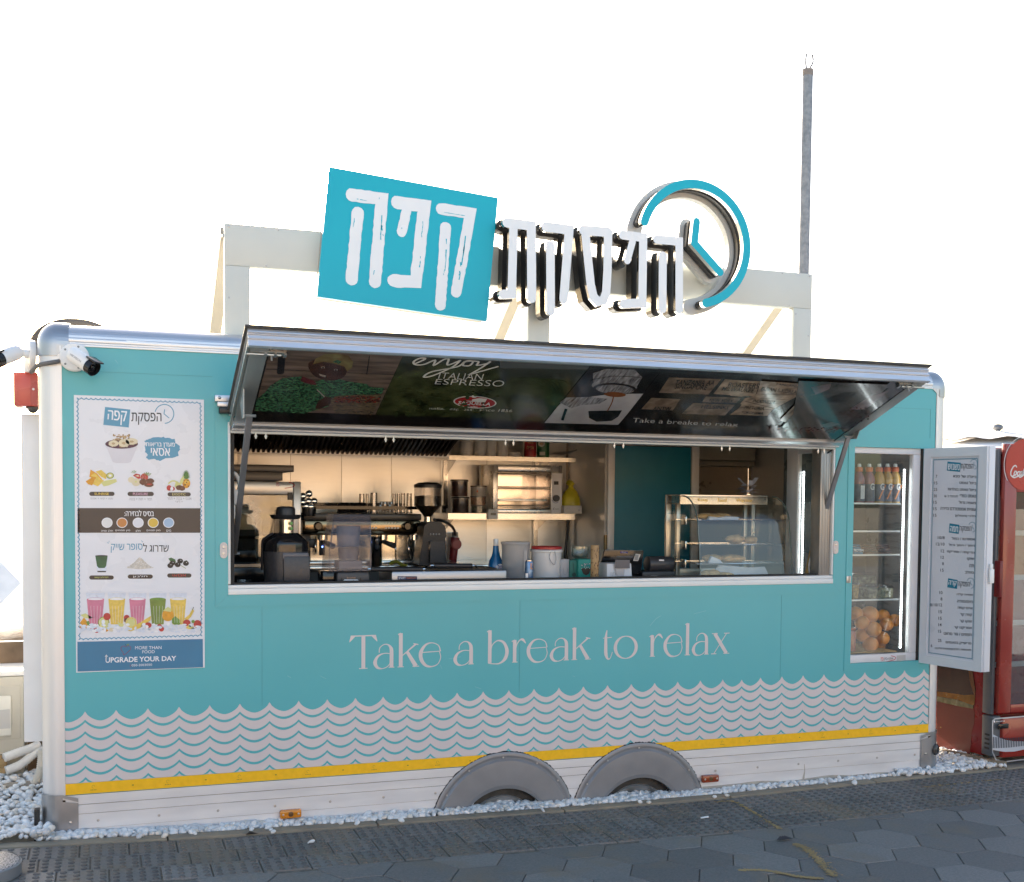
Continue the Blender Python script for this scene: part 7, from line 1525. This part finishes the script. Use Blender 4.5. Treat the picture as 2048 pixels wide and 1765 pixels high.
# salad boxes
zq=SZ[3]+.001; salad=M('salad_leaves',(.06,.11,.04),.6,var=.8,scale=50,bump=.5,bscale=60,rgb2=(.28,.27,.16)); corn=M('salad_corn',(.45,.28,.08),.6,var=.5,scale=60)
def sal(l,u0,u1,y,z,h,mt):
    a=un(u0,1180,'y',y).x; c=un(u1,1180,'y',y).x; t=thing('salad_box',l,'salad box',((a+c)/2,y,z)); b=MB(); shell(b,a+.008,c-.008,y+.005,y+.11,z+.003,a+.004,c-.004,y+.003,y+.11,z+h*.7); 
    for i,q in enumerate(b.v): pass
    obj('salad',b,mt,t,bevel=.008); b=MB(); shell(b,a+.004,c-.004,y,y+.115,z,a,c,y-.004,y+.12,z+h*.55,False); shell(b,a,c,y-.004,y+.12,z+h*.56,a+.012,c-.012,y+.01,y+.11,z+h); obj('clear_box',b,clear,t,bevel=.004)
sal('clear salad box with chickpeas at the front of the fourth fridge shelf',1736,1790,.10,zq,.085,salad); sal('clear salad box stacked at the back left of the fourth fridge shelf',1715,1755,.26,zq+.075,.07,salad); sal('clear salad box under the stacked one at the back left',1712,1758,.26,zq,.07,salad); sal('tall clear tub at the far left of the fourth fridge shelf',1705,1721,.10,zq,.12,corn)
# oranges in a basket
zq=WZ0+.053; bx=un(1747,1310,'y',.22).x
t=thing('fruit_basket','clear flared basket holding oranges at the bottom of the fridge','basket',(bx,.24,zq))
b=MB(); b.lathe((bx+.01,.24,zq),[(.085,0),(.10,.06),(.135,.19),(.138,.19)],28,cap=False); obj('basket_wall',b,clear,t,smooth=50)
om=M('orange_peel',(.62,.20,.02),.42,var=.12,scale=18,bump=.35,bscale=160,rgb2=(.70,.27,.035))
for k,(u,v,y,r,l) in enumerate(((1711,1228,.20,.046,'orange at the left end of the back row in the fridge'),(1739,1230,.20,.056,'largest orange in the middle of the top row'),(1766,1232,.24,.041,'orange behind the right side of the top row'),(1789,1241,.22,.040,'orange at the right end beside the light strip'),(1724,1246,.16,.045,'orange below the left of the largest orange'),(1773,1249,.17,.042,'orange in the second row on the right'),(1747,1259,.14,.048,'orange in the centre front of the pile'),(1725,1270,.20,.045,'shaded orange low on the left of the pile'),(1764,1277,.18,.045,'orange low on the right of the pile'),(1741,1289,.16,.048,'lowest orange at the bottom of the pile'),(1757,1292,.24,.042,'orange at the bottom right back of the pile'))):
    p=un(u,v,'y',y); b=MB(); b.ball(p,r,18,sz=(1,1,.95)); o=tag(obj('orange',b,om,smooth=80),l,'orange','oranges piled in the fridge'); bb=MB(); bb.lathe(p+Vector((0,-r*.6,r*.72)),[(.004,0),(.003,.002),(0,.002)],8,ax=(0,-.6,.75)); obj('stem_scar',bb,M('stem_scar',(.2,.22,.06),.6),o)
cx,hw=cen(1700,1711,1270,.12); b=MB(); b.lathe((cx,.14,zq),[(.03,0),(.032,.1),(.026,.12),(.03,.125),(.03,.14)],16); tag(obj('tomato_jar',b,M('sauce_red',(.35,.09,.05),.2,coat=.6),smooth=40),'jar of red sauce at the left edge of the fridge floor','jar')
# hinge on the window rim
p=un(1696,1159); b=MB(); b.box(p.x-.016,p.x+.016,-.009,-.0045,p.z-.02,p.z+.02); h_=obj('window_hinge',b,M('zinc_plate'),tr,bevel=.002)
b=MB(); b.cyl((p.x+.004,-.012,p.z-.02),(p.x+.004,-.012,p.z+.02),.005,8); obj('hinge_pin',b,screwm,h_)
# ---------------- around the trailer ----------------
# drinks fridge on the right
RX0,RX1,RY0,RY1,RZ0,RZ1=5.30,5.98,.0,.66,.075,2.0
t=thing('drinks_fridge','tall red drinks fridge with a glass door right of the trailer','drinks fridge',(5.64,.3,.03))
redp=M('fridge_red',(.22,.008,.010),.28,var=.06,coat=.3); greyt=M('fridge_grey_trim',(.10,.11,.12),.35,var=.05); redd=M('fridge_door_red',(.27,.028,.018),.25,coat=.4)
b=MB(); b.box(RX0,RX1,RY0+.08,RY1,RZ0,RZ1-.02); obj('body',b,redp,t,bevel=.006)
xq=RX0; PS=Plane((RX0-.002,RY0+.08,0),(0,-1,0),(0,0,1)); PS.N=Vector((-1,0,0))
zs=Z(1840,1320,1412/208)
b=MB(); b.ppx(PS,[zs(*p) for p in ((238,75),(720,150),(760,420),(745,590),(725,665),(560,640),(232,560))],.001,0); b.ppx(PS,[zs(*p) for p in ((236,430),(400,450),(600,480),(750,470),(745,590),(725,620),(500,540),(236,495))],.0016,1); b.ppx(PS,[zs(*p) for p in ((234,495),(500,545),(728,620),(725,665),(560,640),(232,565))],.0022,2); b.ppx(PS,[zs(*p) for p in ((660,140),(718,150),(755,420),(745,500),(690,330))],.0026,3)
b.ppx(PS,[zs(*p) for p in ((232,570),(560,645),(725,668),(745,720),(740,850),(700,1000),(680,1280),(232,1180))],.0008,4)
obj('bottle_picture',b,[M('cola_dark',(.025,.008,.005),.2,coat=.4,var=.2),M('cola_amber',(.22,.10,.015),.25,var=.4,scale=12),M('bottle_foot_green',(.20,.19,.10),.25,var=.3,scale=30),M('bottle_rim_light',(.16,.07,.03),.2),M('picture_red',(.15,.028,.022),.3,var=.1)],t,smooth=0)
zk=un(2000,1432,'y',RY0).z; zd=zk+.01
b=MB(); b.box(RX0-.004,RX0+.018,RY0,RY0+.079,zd,RZ1-.03); b.box(RX0+.0185,RX1,RY0+.03,RY0+.079,RZ1-.06,RZ1-.03); obj('front_frame',b,greyt,t,bevel=.006)
# door: red printed frame round the glass
gx0=RX0+.112; gz0=un(2010,1408,'y',RY0).z; gz1=un(2020,985,'y',RY0).z
b=MB(); b.box(RX0+.020,gx0,RY0-.035,RY0-.001,zd+.012,RZ1); b.box(gx0+.0005,RX1,RY0-.035,RY0-.001,zd+.012,gz0); b.box(gx0+.0005,RX1,RY0-.035,RY0-.001,gz1,RZ1)
dr_=obj('door',b,redd,t,bevel=.004)
b=MB(); b.box(gx0+.001,RX1,RY0-.030,RY0-.026,gz0,gz1); obj('door_glass',b,GLASS('fridge_door_glass',(.80,.82,.81),.01,1.5,2.2),dr_,smooth=0)
b=MB(); b.box(RX0-.012,RX0+.012,RY0-.05,RY0-.0005,1.07,1.29); obj('door_handle',b,M('handle_dark_red',(.16,.008,.010),.35),dr_,bevel=.005)
PD_=face(RY0-.036); zc_=Z(1830,840,1480/218); b=MB()
cen_=PD_.px(*zc_(1470,610)); b.ell(PD_,cen_,.135,.155,.0015,0,40)
b.ribbon(PD_,[(cen_[0]+.148*math.cos(R(75+4*i)),cen_[1]+.168*math.sin(R(75+4*i))) for i in range(36)],.004,.002,1)
ow=[[(1375,640),(1360,622),(1330,640),(1300,700),(1298,750),(1320,768),(1350,745)],[(1352,700),(1340,735),(1350,755),(1370,735),(1372,705),(1355,700)],[(1412,705),(1392,712),(1385,745),(1400,758),(1418,742)],[(1448,705),(1425,712),(1420,748),(1438,752),(1452,705),(1450,750),(1462,748)],[(1500,640),(1475,680),(1470,740),(1490,760)],[(1300,760),(1340,785),(1400,765),(1420,780),(1460,760)]]
for k,s in enumerate(ow): b.rpx(PD_,[zc_(*p) for p in s],.008,.0025+.0003*k,1,smooth=5)
obj('round_logo',b,[M('logo_red',(.40,.03,.02),.25),M('logo_white',(.65,.62,.6),.3)],dr_,smooth=0)
# base with smile grille
b=MB(); b.box(RX0-.002,RX0+.06,RY0-.012,RY0+.0795,RZ0+.01,zk); obj('base_side',b,greyt,t,bevel=.006)
b=MB(); b.box(RX0+.062,RX1,RY0-.03,RY0+.0795,RZ0,zk-.008); bp_=obj('base_panel',b,redd,t,bevel=.012)
PK=face(RY0-.031); b=MB(); b.ribbon(PK,[PK.px(*p) for p in ((2050,1433),(1990,1438),(1985,1442),(1985,1505),(1992,1520),(2010,1524),(2050,1519))],.008,.001); obj('panel_edge',b,M('silver_edge',(.55,.56,.58),.35,metal=.6),bp_,smooth=0)
b=MB(); pa=[PK.px(*zs(*p)) for p in ((985,1010),(1060,1050),(1150,1085),(1260,1105),(1420,1108))]; pb_=[PK.px(*zs(*p)) for p in ((985,1222),(1080,1240),(1160,1250),(1280,1245),(1420,1215))]
b.poly(PK,pa+pb_[::-1],.0015,0)
for k in range(20):
    x=lerp(pa[0][0]+.006,pa[-1][0],k/19); w_=.0035; za=pa[0][1]-.017-.014*min(1,k/9); zb_=pb_[0][1]+.010-.004*math.sin(k/19*3.1); b.poly(PK,[(x-w_,zb_),(x+w_,zb_),(x+w_,za),(x-w_,za)],.0022,1)
obj('vent_grille',b,[M('grille_silver',(.52,.54,.57),.35),M('grille_dark_blue',(.012,.014,.03),.5)],bp_,smooth=0)
b=MB(); b.trect('Metalfrio',PK,*zs(1032,822),*zs(1150,845),.001,0,.01); b.epx(PK,zs(1008,838),1.6,2.2,.001,0,12); obj('maker_name',b,pwhite,bp_,smooth=0)
b=MB(); a=PK.px(*zs(1050,940)); c=PK.px(*zs(1195,862)); b.box(a[0],c[0],RY0-.040,RY0-.0305,a[1],c[1]); obj('thermostat',b,gloss,bp_,bevel=.004)
b=MB()
for k in range(4): z=RZ0+.05+.028*k; b.box(RX0-.0035,RX0-.0015,RY0+.01,RY0+.05,z,z+.012)
obj('side_slot',b,rubber,t)
for x,y in ((RX0+.06,RY0+.06),(RX1-.06,RY0+.06),(RX0+.06,RY1-.06)):
    b=MB(); b.cyl((x,y,.02),(x,y,RZ0),.02,10); b.bar((x-.04,y-.03,RZ0-.008),(x+.05,y-.03,RZ0-.008),.03,.008); obj('foot',b,M('foot_steel',(.25,.24,.22),.5,metal=.8),t)
FS=[un(2020,v,'y',.1).z for v in (1062,1150,1240,1322)]+[gz0-.02]
b=MB(); b.box(gx0-.06,RX1-.02,.10,RY1-.02,gz0-.03,gz0-.025); b.box(RX1-.03,RX1-.02,.08,RY1-.03,gz0-.02,gz1+.2); b.box(RX0+.03,RX0+.032,.085,RY1-.03,gz0-.02,gz1+.2)
b.box(RX0+.033,RX1-.031,RY1-.02,RY1-.015,gz0-.02,gz1+.2); obj('inner_lining',b,M('fridge_inside',(.26,.26,.265),.4),t)
for z in FS[:4]:
    b=MB(); b.box(RX0+.04,RX1-.04,.05,RY1-.04,z-.004,z); b.box(RX0+.04,RX1-.04,.044,.0495,z-.028,z+.004); obj('shelf',b,M('shelf_white_strip',(.62,.64,.66),.4),t)
def pet(l,u,z,y,H,r,body,cap_,lab):
    p=un(u,1380,'y',y); t=thing('drink_bottle',l,'bottle',(p.x,y,z),'bottles inside the red drinks fridge'); b=MB(); b.lathe((p.x,y,z),[(r*.9,0),(r,.01),(r,H*.3),(r*.93,H*.34),(r,H*.4),(r,H*.58),(r*.8,H*.72),(r*.38,H*.86),(r*.36,H*.9)],18); obj('bottle',b,body,t,smooth=45)
    b=MB(); b.lathe((p.x,y,z),[(r*.42,H*.9),(r*.42,H),(0,H)],14); obj('cap',b,cap_,t); b=MB(); b.lathe((p.x,y,z),[(r*1.01,H*.34),(r*1.01,H*.52)],18,cap=False); obj('wrap_label',b,lab,t,smooth=45)
clr=M('water_plastic',(.45,.46,.50),.12,var=.1,spec=.8); labr=M('label_pinkred',(.45,.10,.10),.4,var=.3,scale=20); caps=M('cap_red',(.4,.05,.04),.4)
for k,(u,l) in enumerate(((2012,'clear water bottle nearest the door edge on the fridge floor'),(2026,'second clear bottle on the drinks fridge floor'),(2038,'third clear bottle on the drinks fridge floor'))): pet(l,u,FS[4]+.006,.14+.03*k,.24,.036,clr,caps,labr)
pet('pale juice bottle with a lime green cap on the lower shelf',2009,FS[3]+.001,.14,.26,.04,M('pale_juice',(.40,.45,.32),.2),M('cap_lime',(.30,.5,.03),.4),M('label_pale',(.5,.5,.42),.4))
# timber beam between gravel and fridge
b=MB(); A=un(1868,1503,'z',.06); B=un(1980,1545,'z',.045); A=Vector((5.17,.42,.04)); B=Vector((5.345,-.075,.035)); b.bar(A,B,.05,.06); tag(obj('timber_beam',b,M('weathered_timber',(.24,.18,.12),.8,var=.3,scale=9,stretch=(4,1,4),bump=.3),bevel=.004),'weathered timber edging between the white pebbles and the drinks fridge','timber')
b=MB(); b.box(5.345,6.3,-.06,.9,-.03,.028); struct('fridge_pad',b,M('pad_concrete',(.16,.15,.14),.85,var=.2,bump=.2))
# parasol behind the fridge
px_=un(1995,862,'y',2.6); t=thing('parasol','large off white parasol opened behind the drinks fridge','parasol',(px_.x,2.6,.0))
zt=px_.z; cv=M('parasol_canvas',(.70,.68,.66),.7,var=.05,scale=4); n=8
def canopy(mb,r0,z0,r1,z1,sag,c=(px_.x,2.6),seg=5,wv=0):
    vs=[];k=n*6
    for j in range(seg+1):
        q=j/seg
        for i in range(k):
            a=2*math.pi*i/k+.2; fr=abs(((i/6)%1)-.5)*2; r=lerp(r0,r1,q)*(1-.035*(1-fr)*q); z=lerp(z0,z1,q)-sag*(1-fr)*q*.4*0+sag*(q*(1-q))*-.5+wv*math.sin(i*1.3)*q
            vs.append((c[0]+r*math.cos(a),c[1]+r*math.sin(a),z))
    mb.add(vs,[(j*k+i,j*k+(i+1)%k,(j+1)*k+(i+1)%k,(j+1)*k+i) for j in range(seg) for i in range(k)])
b=MB(); canopy(b,.12,zt-.05,1.9,zt-.42,.10); cp_=obj('canopy',b,cv,t,smooth=25)
b=MB(); canopy(b,.02,zt,.50,zt-.085,.02,wv=.012); obj('vent_cap',b,cv,t,smooth=25)
b=MB(); b.cyl((px_.x,2.6,0),(px_.x,2.6,zt+.03),.024,12); b.ball((px_.x,2.6,zt+.03),.05,12,sz=(1,1,.6)); obj('pole',b,M('pole_grey',(.25,.25,.25),.4,metal=.5),t)
b=MB(); b.box(4.935,5.9,1.0,1.35,.42,2.02);  # cooler shaped and placed to block the sun; legs let a low patch through
for x in (4.94,5.84):
    for y in (1.03,1.29): b.box(x,x+.03,y,y+.03,.0,.4195)
tag(obj('sun_block_cooler',b,M('pale_red_case',(.45,.12,.10),.4),bevel=.01),'red cooler cabinet placed on legs behind the drinks fridge to block the sun','cooler')
# tall pipe behind the trailer
A=un(1607,545,'y',2.6); B=un(1613,140,'y',2.6); xm=A.x
t=thing('steel_pole','tall bare galvanised pole rising behind the roof sign','pole',(xm,2.6,0))
b=MB(); b.cyl((xm,2.6,0),(xm,2.6,B.z),.0445,24); obj('pipe',b,M('galvanised_pole',(.22,.24,.265),.5,metal=.3,var=.2,scale=26,rgb2=(.30,.32,.345)),t)
b=MB(); b.lathe((xm,2.6,B.z),[(.047,-.05),(.047,.0),(.02,.006),(0,.006)],24); obj('pipe_cap',b,M('cap_rusty',(.25,.22,.20),.6,var=.2),t)
for s,dx in ((-1,.0),(1,.03)):
    b=MB(); b.tube(curve3([(xm+.01*s,2.6,B.z),(xm+.02*s+dx,2.6,B.z+.07),(xm+.012*s+dx,2.6,B.z+.13)]),.006,6); obj('wire_end',b,M('wire_dark',(.08,.08,.09),.5),t)
b=MB(); A2=un(1200,222,'y',6.0); b.tube(curve3([(xm,2.6,B.z-.03),un(1500,165,'y',3.4),A2]),.0018,5); tag(obj('thin_wire',b,M('wire_pale',(.6,.6,.6),.5)),'hair thin wire running off the top of the tall pole','wire')
# cameras on the left corner
def camera(label,base,nrm,aim,k):
    base=Vector(base); nrm=Vector(nrm).normalized(); aim=Vector(aim).normalized(); t=thing('security_camera',label,'security camera',tuple(base),'white bullet cameras on the trailer corner')
    b=MB(); b.lathe(base,[(.062,0),(.064,.004),(.064,.022),(.058,.028),(.0,.03)],26,ax=nrm); bs=obj('base_plate',b,white,t,smooth=40)
    x=nrm.cross(Vector((0,0,1))).normalized(); 
    for a in (40,110,170,250,320):
        q=base+nrm*.0285+(x*math.cos(R(a))+Vector((0,0,1))*math.sin(R(a)))*.05; b=MB(); b.lathe(q,[(.005,0),(.004,.001),(0,.001)],8,ax=nrm); obj('plate_screw',b,M('screw_grey',(.25,.25,.25),.5),bs)  # dark grey screw heads on the plate
    j=base+nrm*.06+Vector((0,0,.005)); b=MB(); b.cyl(base+nrm*.028,j,.02,14,r2=.014); b.ball(j,.02,12); obj('arm',b,white,t)
    c0=j-aim*.01+nrm*.02; c1=c0+aim*.115; b=MB(); b.lathe(c0,[(.022,-.01),(.033,0),(.035,.01),(.035,.112),(.033,.115)],22,ax=aim); bd_=obj('barrel',b,M('camera_white',(.82,.82,.81),.35),t,smooth=40)
    b=MB(); b.lathe(c1,[(.036,-.002),(.036,.028),(.032,.03),(.028,.012),(0,.008)],22,ax=aim); hood=obj('lens_hood',b,gloss,t,smooth=40)
    up=Vector((0,0,1)); up=(up-aim*up.dot(aim)).normalized(); sd_=aim.cross(up)
    b=MB(); b.obox(c1+up*.035+aim*.012,aim*.03,sd_*.028,up*.004); obj('sun_visor',b,gloss,bd_,bevel=.003)
    b=MB(); b.ball(c1+aim*.01,.014,12); obj('lens',b,M('lens_glass',(.01,.01,.015),.05),hood)
    if k==0:
        PC=Plane(c0+aim*.02-Vector((0,1,0))*.0,aim,up); PC.N=Vector((0,-1,0)) if PC.N.y>0 else PC.N
        vs,fs=glyphs('HIKVISION',.01); w0=max(v[0] for v in vs); h0=max(v[1] for v in vs); b=MB(); out=[]
        for vx,vy in vs:
            s=vx/w0*.07; h=(vy/h0-.5)*.010+.004; rr=.0355; ang=h/rr; nn=PC.N
            out.append(c0+aim*(.02+s)+up*(rr*math.sin(ang))+nn.normalized()*(rr*math.cos(ang)))
        b.add(out,fs); obj('maker_name',b,pgrey,bd_,smooth=0)
    return t
p=un(149,716,'y',-.005); camera('white bullet camera on the trailer front aimed down to the right',(p.x,-.005,p.z),(0,-1,0),(.60,-.55,-.48),0)
p=un(58,708,'y',.12); camera('white bullet camera on the left end aimed away to the left',(-.118,.15,p.z),(-1,-.15,0),(-.55,-.62,-.35),1)
# conduits
b=MB(); q=[un(122,722,'y',-.02),un(112,724,'y',-.02),un(95,727,'y',.0),un(75,732,'y',.06),un(62,745,'y',.12)]; b.tube(curve3(q,14),.0095,10,ridge=.09); tag(obj('camera_conduit',b,M('conduit_grey',(.14,.14,.14),.55)),'short dark corrugated conduit between the two cameras','conduit')
b=MB(); b.cyl(un(122,722,'y',-.02),un(134,719,'y',-.02),.014,12); tag(obj('conduit_gland',b,white),'small white gland where the conduit meets the front camera','gland'); b=MB(); b.cyl(un(60,690,'y',.2),un(60,745,'y',.2),.026,14); tag(obj('conduit_gland',b,white),'white round junction where the roof pipe enters the trailer end','gland')
b=MB(); q=[un(66,712,'y',.3),un(68,688,'y',.3),un(80,668,'y',.34),un(102,654,'y',.4),un(130,647,'y',.5),un(165,648,'y',.65),un(195,656,'y',.85),un(215,668,'y',1.0)]; b.tube(curve3(q,22),.021,12,ridge=.09); tag(obj('roof_conduit',b,M('conduit_brown_grey',(.16,.13,.11),.6)),'thick dark corrugated pipe curving over the trailer roof corner','conduit')
# alarm box, siren cap, duct
x0,x1,z0,z1=-.215,-.112,un(60,815,'y',.3).z,un(60,748,'y',.3).z
b=MB(); b.box(x0,x1,.22,.40,z0,z1); o=tag(obj('alarm_box',b,M('alarm_red',(.55,.10,.08),.3),bevel=.006),'red alarm box on the left end of the trailer','alarm box')
b=MB(); b.lathe((x1-.018,.219,lerp(z0,z1,.5)),[(.006,0),(.005,.003),(0,.003)],8,ax=(0,-1,0)); obj('box_screw',b,white,o); b=MB(); b.box(x1-.03,x1,.2185,.2199,z0+.004,z1-.004); obj('box_flange',b,M('alarm_red_dark',(.42,.06,.05),.3),o)
b=MB(); b.ball((-.135,.26,z0-.012),.022,12,sz=(1,1,.9)); b.box(-.165,-.112,.24,.38,z0-.012,z0-.002); tag(obj('siren_cap',b,M('siren_dark',(.05,.05,.05),.4)),'small dark dome under the red alarm box','siren')
b=MB(); za=un(68,1480,'y',.35).z; zb_=un(62,830,'y',.35).z; b.box(-.19,-.104,.30,.48,za,zb_); tag(obj('cable_duct',b,M('duct_white',(.85,.84,.82),.45,var=.03),bevel=.004),'long white cover duct down the left end of the trailer','duct')
# outdoor air conditioner unit
ya=.95; xa=un(47,1340,'y',ya).x; zt=un(40,1352,'y',ya).z; zb_=un(40,1582,'y',ya).z; xl=xa-.80
t=thing('condenser_unit','weathered cream outdoor air conditioner left of the trailer','air conditioner',((xl+xa)/2,ya,zb_))
acm=M('ac_cream',(.52,.48,.39),.45,var=.06,scale=6)
b=MB(); b.box(xl,xa,ya,ya+.30,zb_,zt); bd_=obj('casing',b,acm,t,bevel=.012)
b=MB(); b.box(xl-.004,xa+.004,ya-.004,ya+.305,zt+.0,zt+.028); obj('top_cover',b,M('ac_top_sunlit',(.78,.76,.72),.4),t,bevel=.006)  # whiter than the casing: sunlight on the top put into the colour
b=MB(); b.box(xa-.17,xa-.016,ya-.006,ya-.0,zb_+.28,zt-.05); obj('front_panel',b,acm,t,bevel=.006)
b=MB(); b.box(xa-.30,xa-.06,ya-.022,ya-.0065,zb_+.30,zt-.10); obj('side_cover',b,M('ac_cover_cream',(.70,.67,.58),.45),t,bevel=.008)
b=MB(); b.box(xa-.20,xa-.066,ya-.0225,ya-.022,zb_+.34,zb_+.44)
obj('rating_plate',b,[M('plate_grey',(.5,.48,.44),.4)],t)
b=MB()
for k in range(9): z=zb_+.05+.055*k; b.box(xa+.0005,xa+.003,ya+.03,ya+.27,z,z+.03)
obj('side_fin',b,M('fin_shadow_brown',(.20,.16,.11),.6),t)
for k in range(2):
    b=MB(); q=un(3+4*k,1522+18*k,'y',ya-.03); b.cyl(q,q+Vector((0,.03,0)),.03,12); b.cyl(q+Vector((0,-.02,0)),q,.018,8); obj('valve',b,M('brass_valve',(.35,.27,.15),.4,metal=.8),t)
for k,(pts,l) in enumerate(((((8,1516),(35,1506),(60,1498),(78,1490)),'upper white wrapped pipe from the condenser to the trailer'),(((12,1542),(40,1530),(65,1510),(82,1496)),'lower white wrapped pipe from the condenser to the trailer'))):
    b=MB(); b.tube(curve3([un(u,v,'y',ya-.06+.03*i) for i,(u,v) in enumerate(pts)],10),.024,12,ridge=.05); tag(obj('insulated_pipe',b,M('wrap_white',(.76,.73,.68),.6,var=.08,scale=14,bump=.3),smooth=60),l,'pipe','wrapped refrigerant pipes')
b=MB(); b.tube(curve3([un(u,v,'y',.75) for u,v in ((84,1500),(80,1540),(68,1570),(40,1592),(10,1606),(-40,1615))],24),.019,12,ridge=.09); tag(obj('corrugated_hose',b,M('hose_cream',(.68,.62,.52),.5)),'cream corrugated hose curving from the trailer to the ground','hose')
b=MB(); z=zb_-.035; b.box(xl,-.11,ya-.01,ya+.03,z-.02,z+.02); b.box(-.34,-.30,.6,ya+.4,z-.06,z-.021); tag(obj('steel_rail',b,M('rail_dark',(.15,.12,.10),.6,metal=.5)),'dark steel rail carrying the outdoor air conditioner','rail')
b=MB(); b.box(-2.2,-.108,.72,.80,zg(-.5)-.03,zg(-.5)+.06); tag(obj('edging_beam',b,M('edging_concrete',(.34,.29,.23),.85,var=.15)),'grey concrete edging behind the pebbles left of the trailer','edging')
b=MB(); b.box(-.135,-.112,.02,.06,.05,.20); tag(obj('black_bracket',b,rubber),'small black plate against the left corner boot','bracket')
b=MB(); b.box(-.40,-.108,1.34,1.40,.0,.82); tag(obj('sun_block_board',b,M('sun_block_brown',(.16,.11,.07),.8,var=.3,scale=8)),'brown board added to block the sun behind the pipes beside the condenser','board')  # added board, keeps the sun off the ground between condenser and trailer
# earth mound behind the condenser
b=MB(); vs=[];nx,ny=40,16
for i in range(nx+1):
    for j in range(ny+1):
        x=-7+7.0*i/nx; y=2.4+4*j/ny; h=.62*math.exp(-((y-4.2)/1.0)**2)*(.85+.25*noise.noise(Vector((x*1.3,y*1.3,0))))+.05*noise.noise(Vector((x*6,y*6,3)))*math.exp(-((y-4.2)/1.2)**2); vs.append((x,y,.08+h))
b.add(vs,[(i*(ny+1)+j,(i+1)*(ny+1)+j,(i+1)*(ny+1)+j+1,i*(ny+1)+j+1) for i in range(nx) for j in range(ny)])
struct('earth_mound',b,M('dry_earth',(.26,.18,.11),.9,var=.4,scale=7,bump=.6,bscale=40),smooth=60)
# far white beach shade at the left edge
c=un(-60,1210,'y',9); b=MB(); A=un(42,1166,'y',9); 
t=thing('beach_shade','white fabric beach shade far off at the left edge','shade sail',(c.x,9,0)); b.add([A,un(-60,1060,'y',9.6),un(-160,1180,'y',9.3),un(-30,1240,'y',8.8)],[(0,1,2,3)]); b.add([A+Vector((0,0,-.006)),un(-60,1060,'y',9.6)+Vector((0,0,-.006)),un(-160,1180,'y',9.3)+Vector((0,0,-.006)),un(-30,1240,'y',8.8)+Vector((0,0,-.006))],[(3,2,1,0)]); obj('fabric',b,M('shade_white',(.82,.82,.82),.6),t)
q=un(-60,1090,'y',9.6); b=MB(); b.cyl((q.x,9.6,0),q,.03,10); obj('mast',b,whitep,t)
# granite disc at the bottom left
cz=zg(-.3)+.058; R0=.175; e=un(43,1716,'z',cz); cx_=e.x-R0*.985; cy_=-.56
t=thing('granite_base','round speckled granite weight with a steel rim on the paving','parasol base',(cx_,cy_,zg(-.3)))
def granite():
    mt=M('speckled_granite',(.20,.20,.22),.5,var=.75,scale=140,bump=.1,rgb2=(.42,.42,.44),thr=(.42,.58)); return mt
b=MB(); b.lathe((cx_,cy_,cz-.04),[(R0-.008,0),(R0-.008,.036),(R0-.014,.040),(0,.040)],56); obj('stone',b,granite(),t,smooth=40)
b=MB(); b.lathe((cx_,cy_,zg(-.3)+.001),[(R0-.012,0),(R0,.004),(R0,.05),(R0-.006,.054)],56,cap=False); obj('steel_rim',b,M('rim_grey',(.34,.35,.37),.4,metal=.7,var=.06),t,smooth=40)
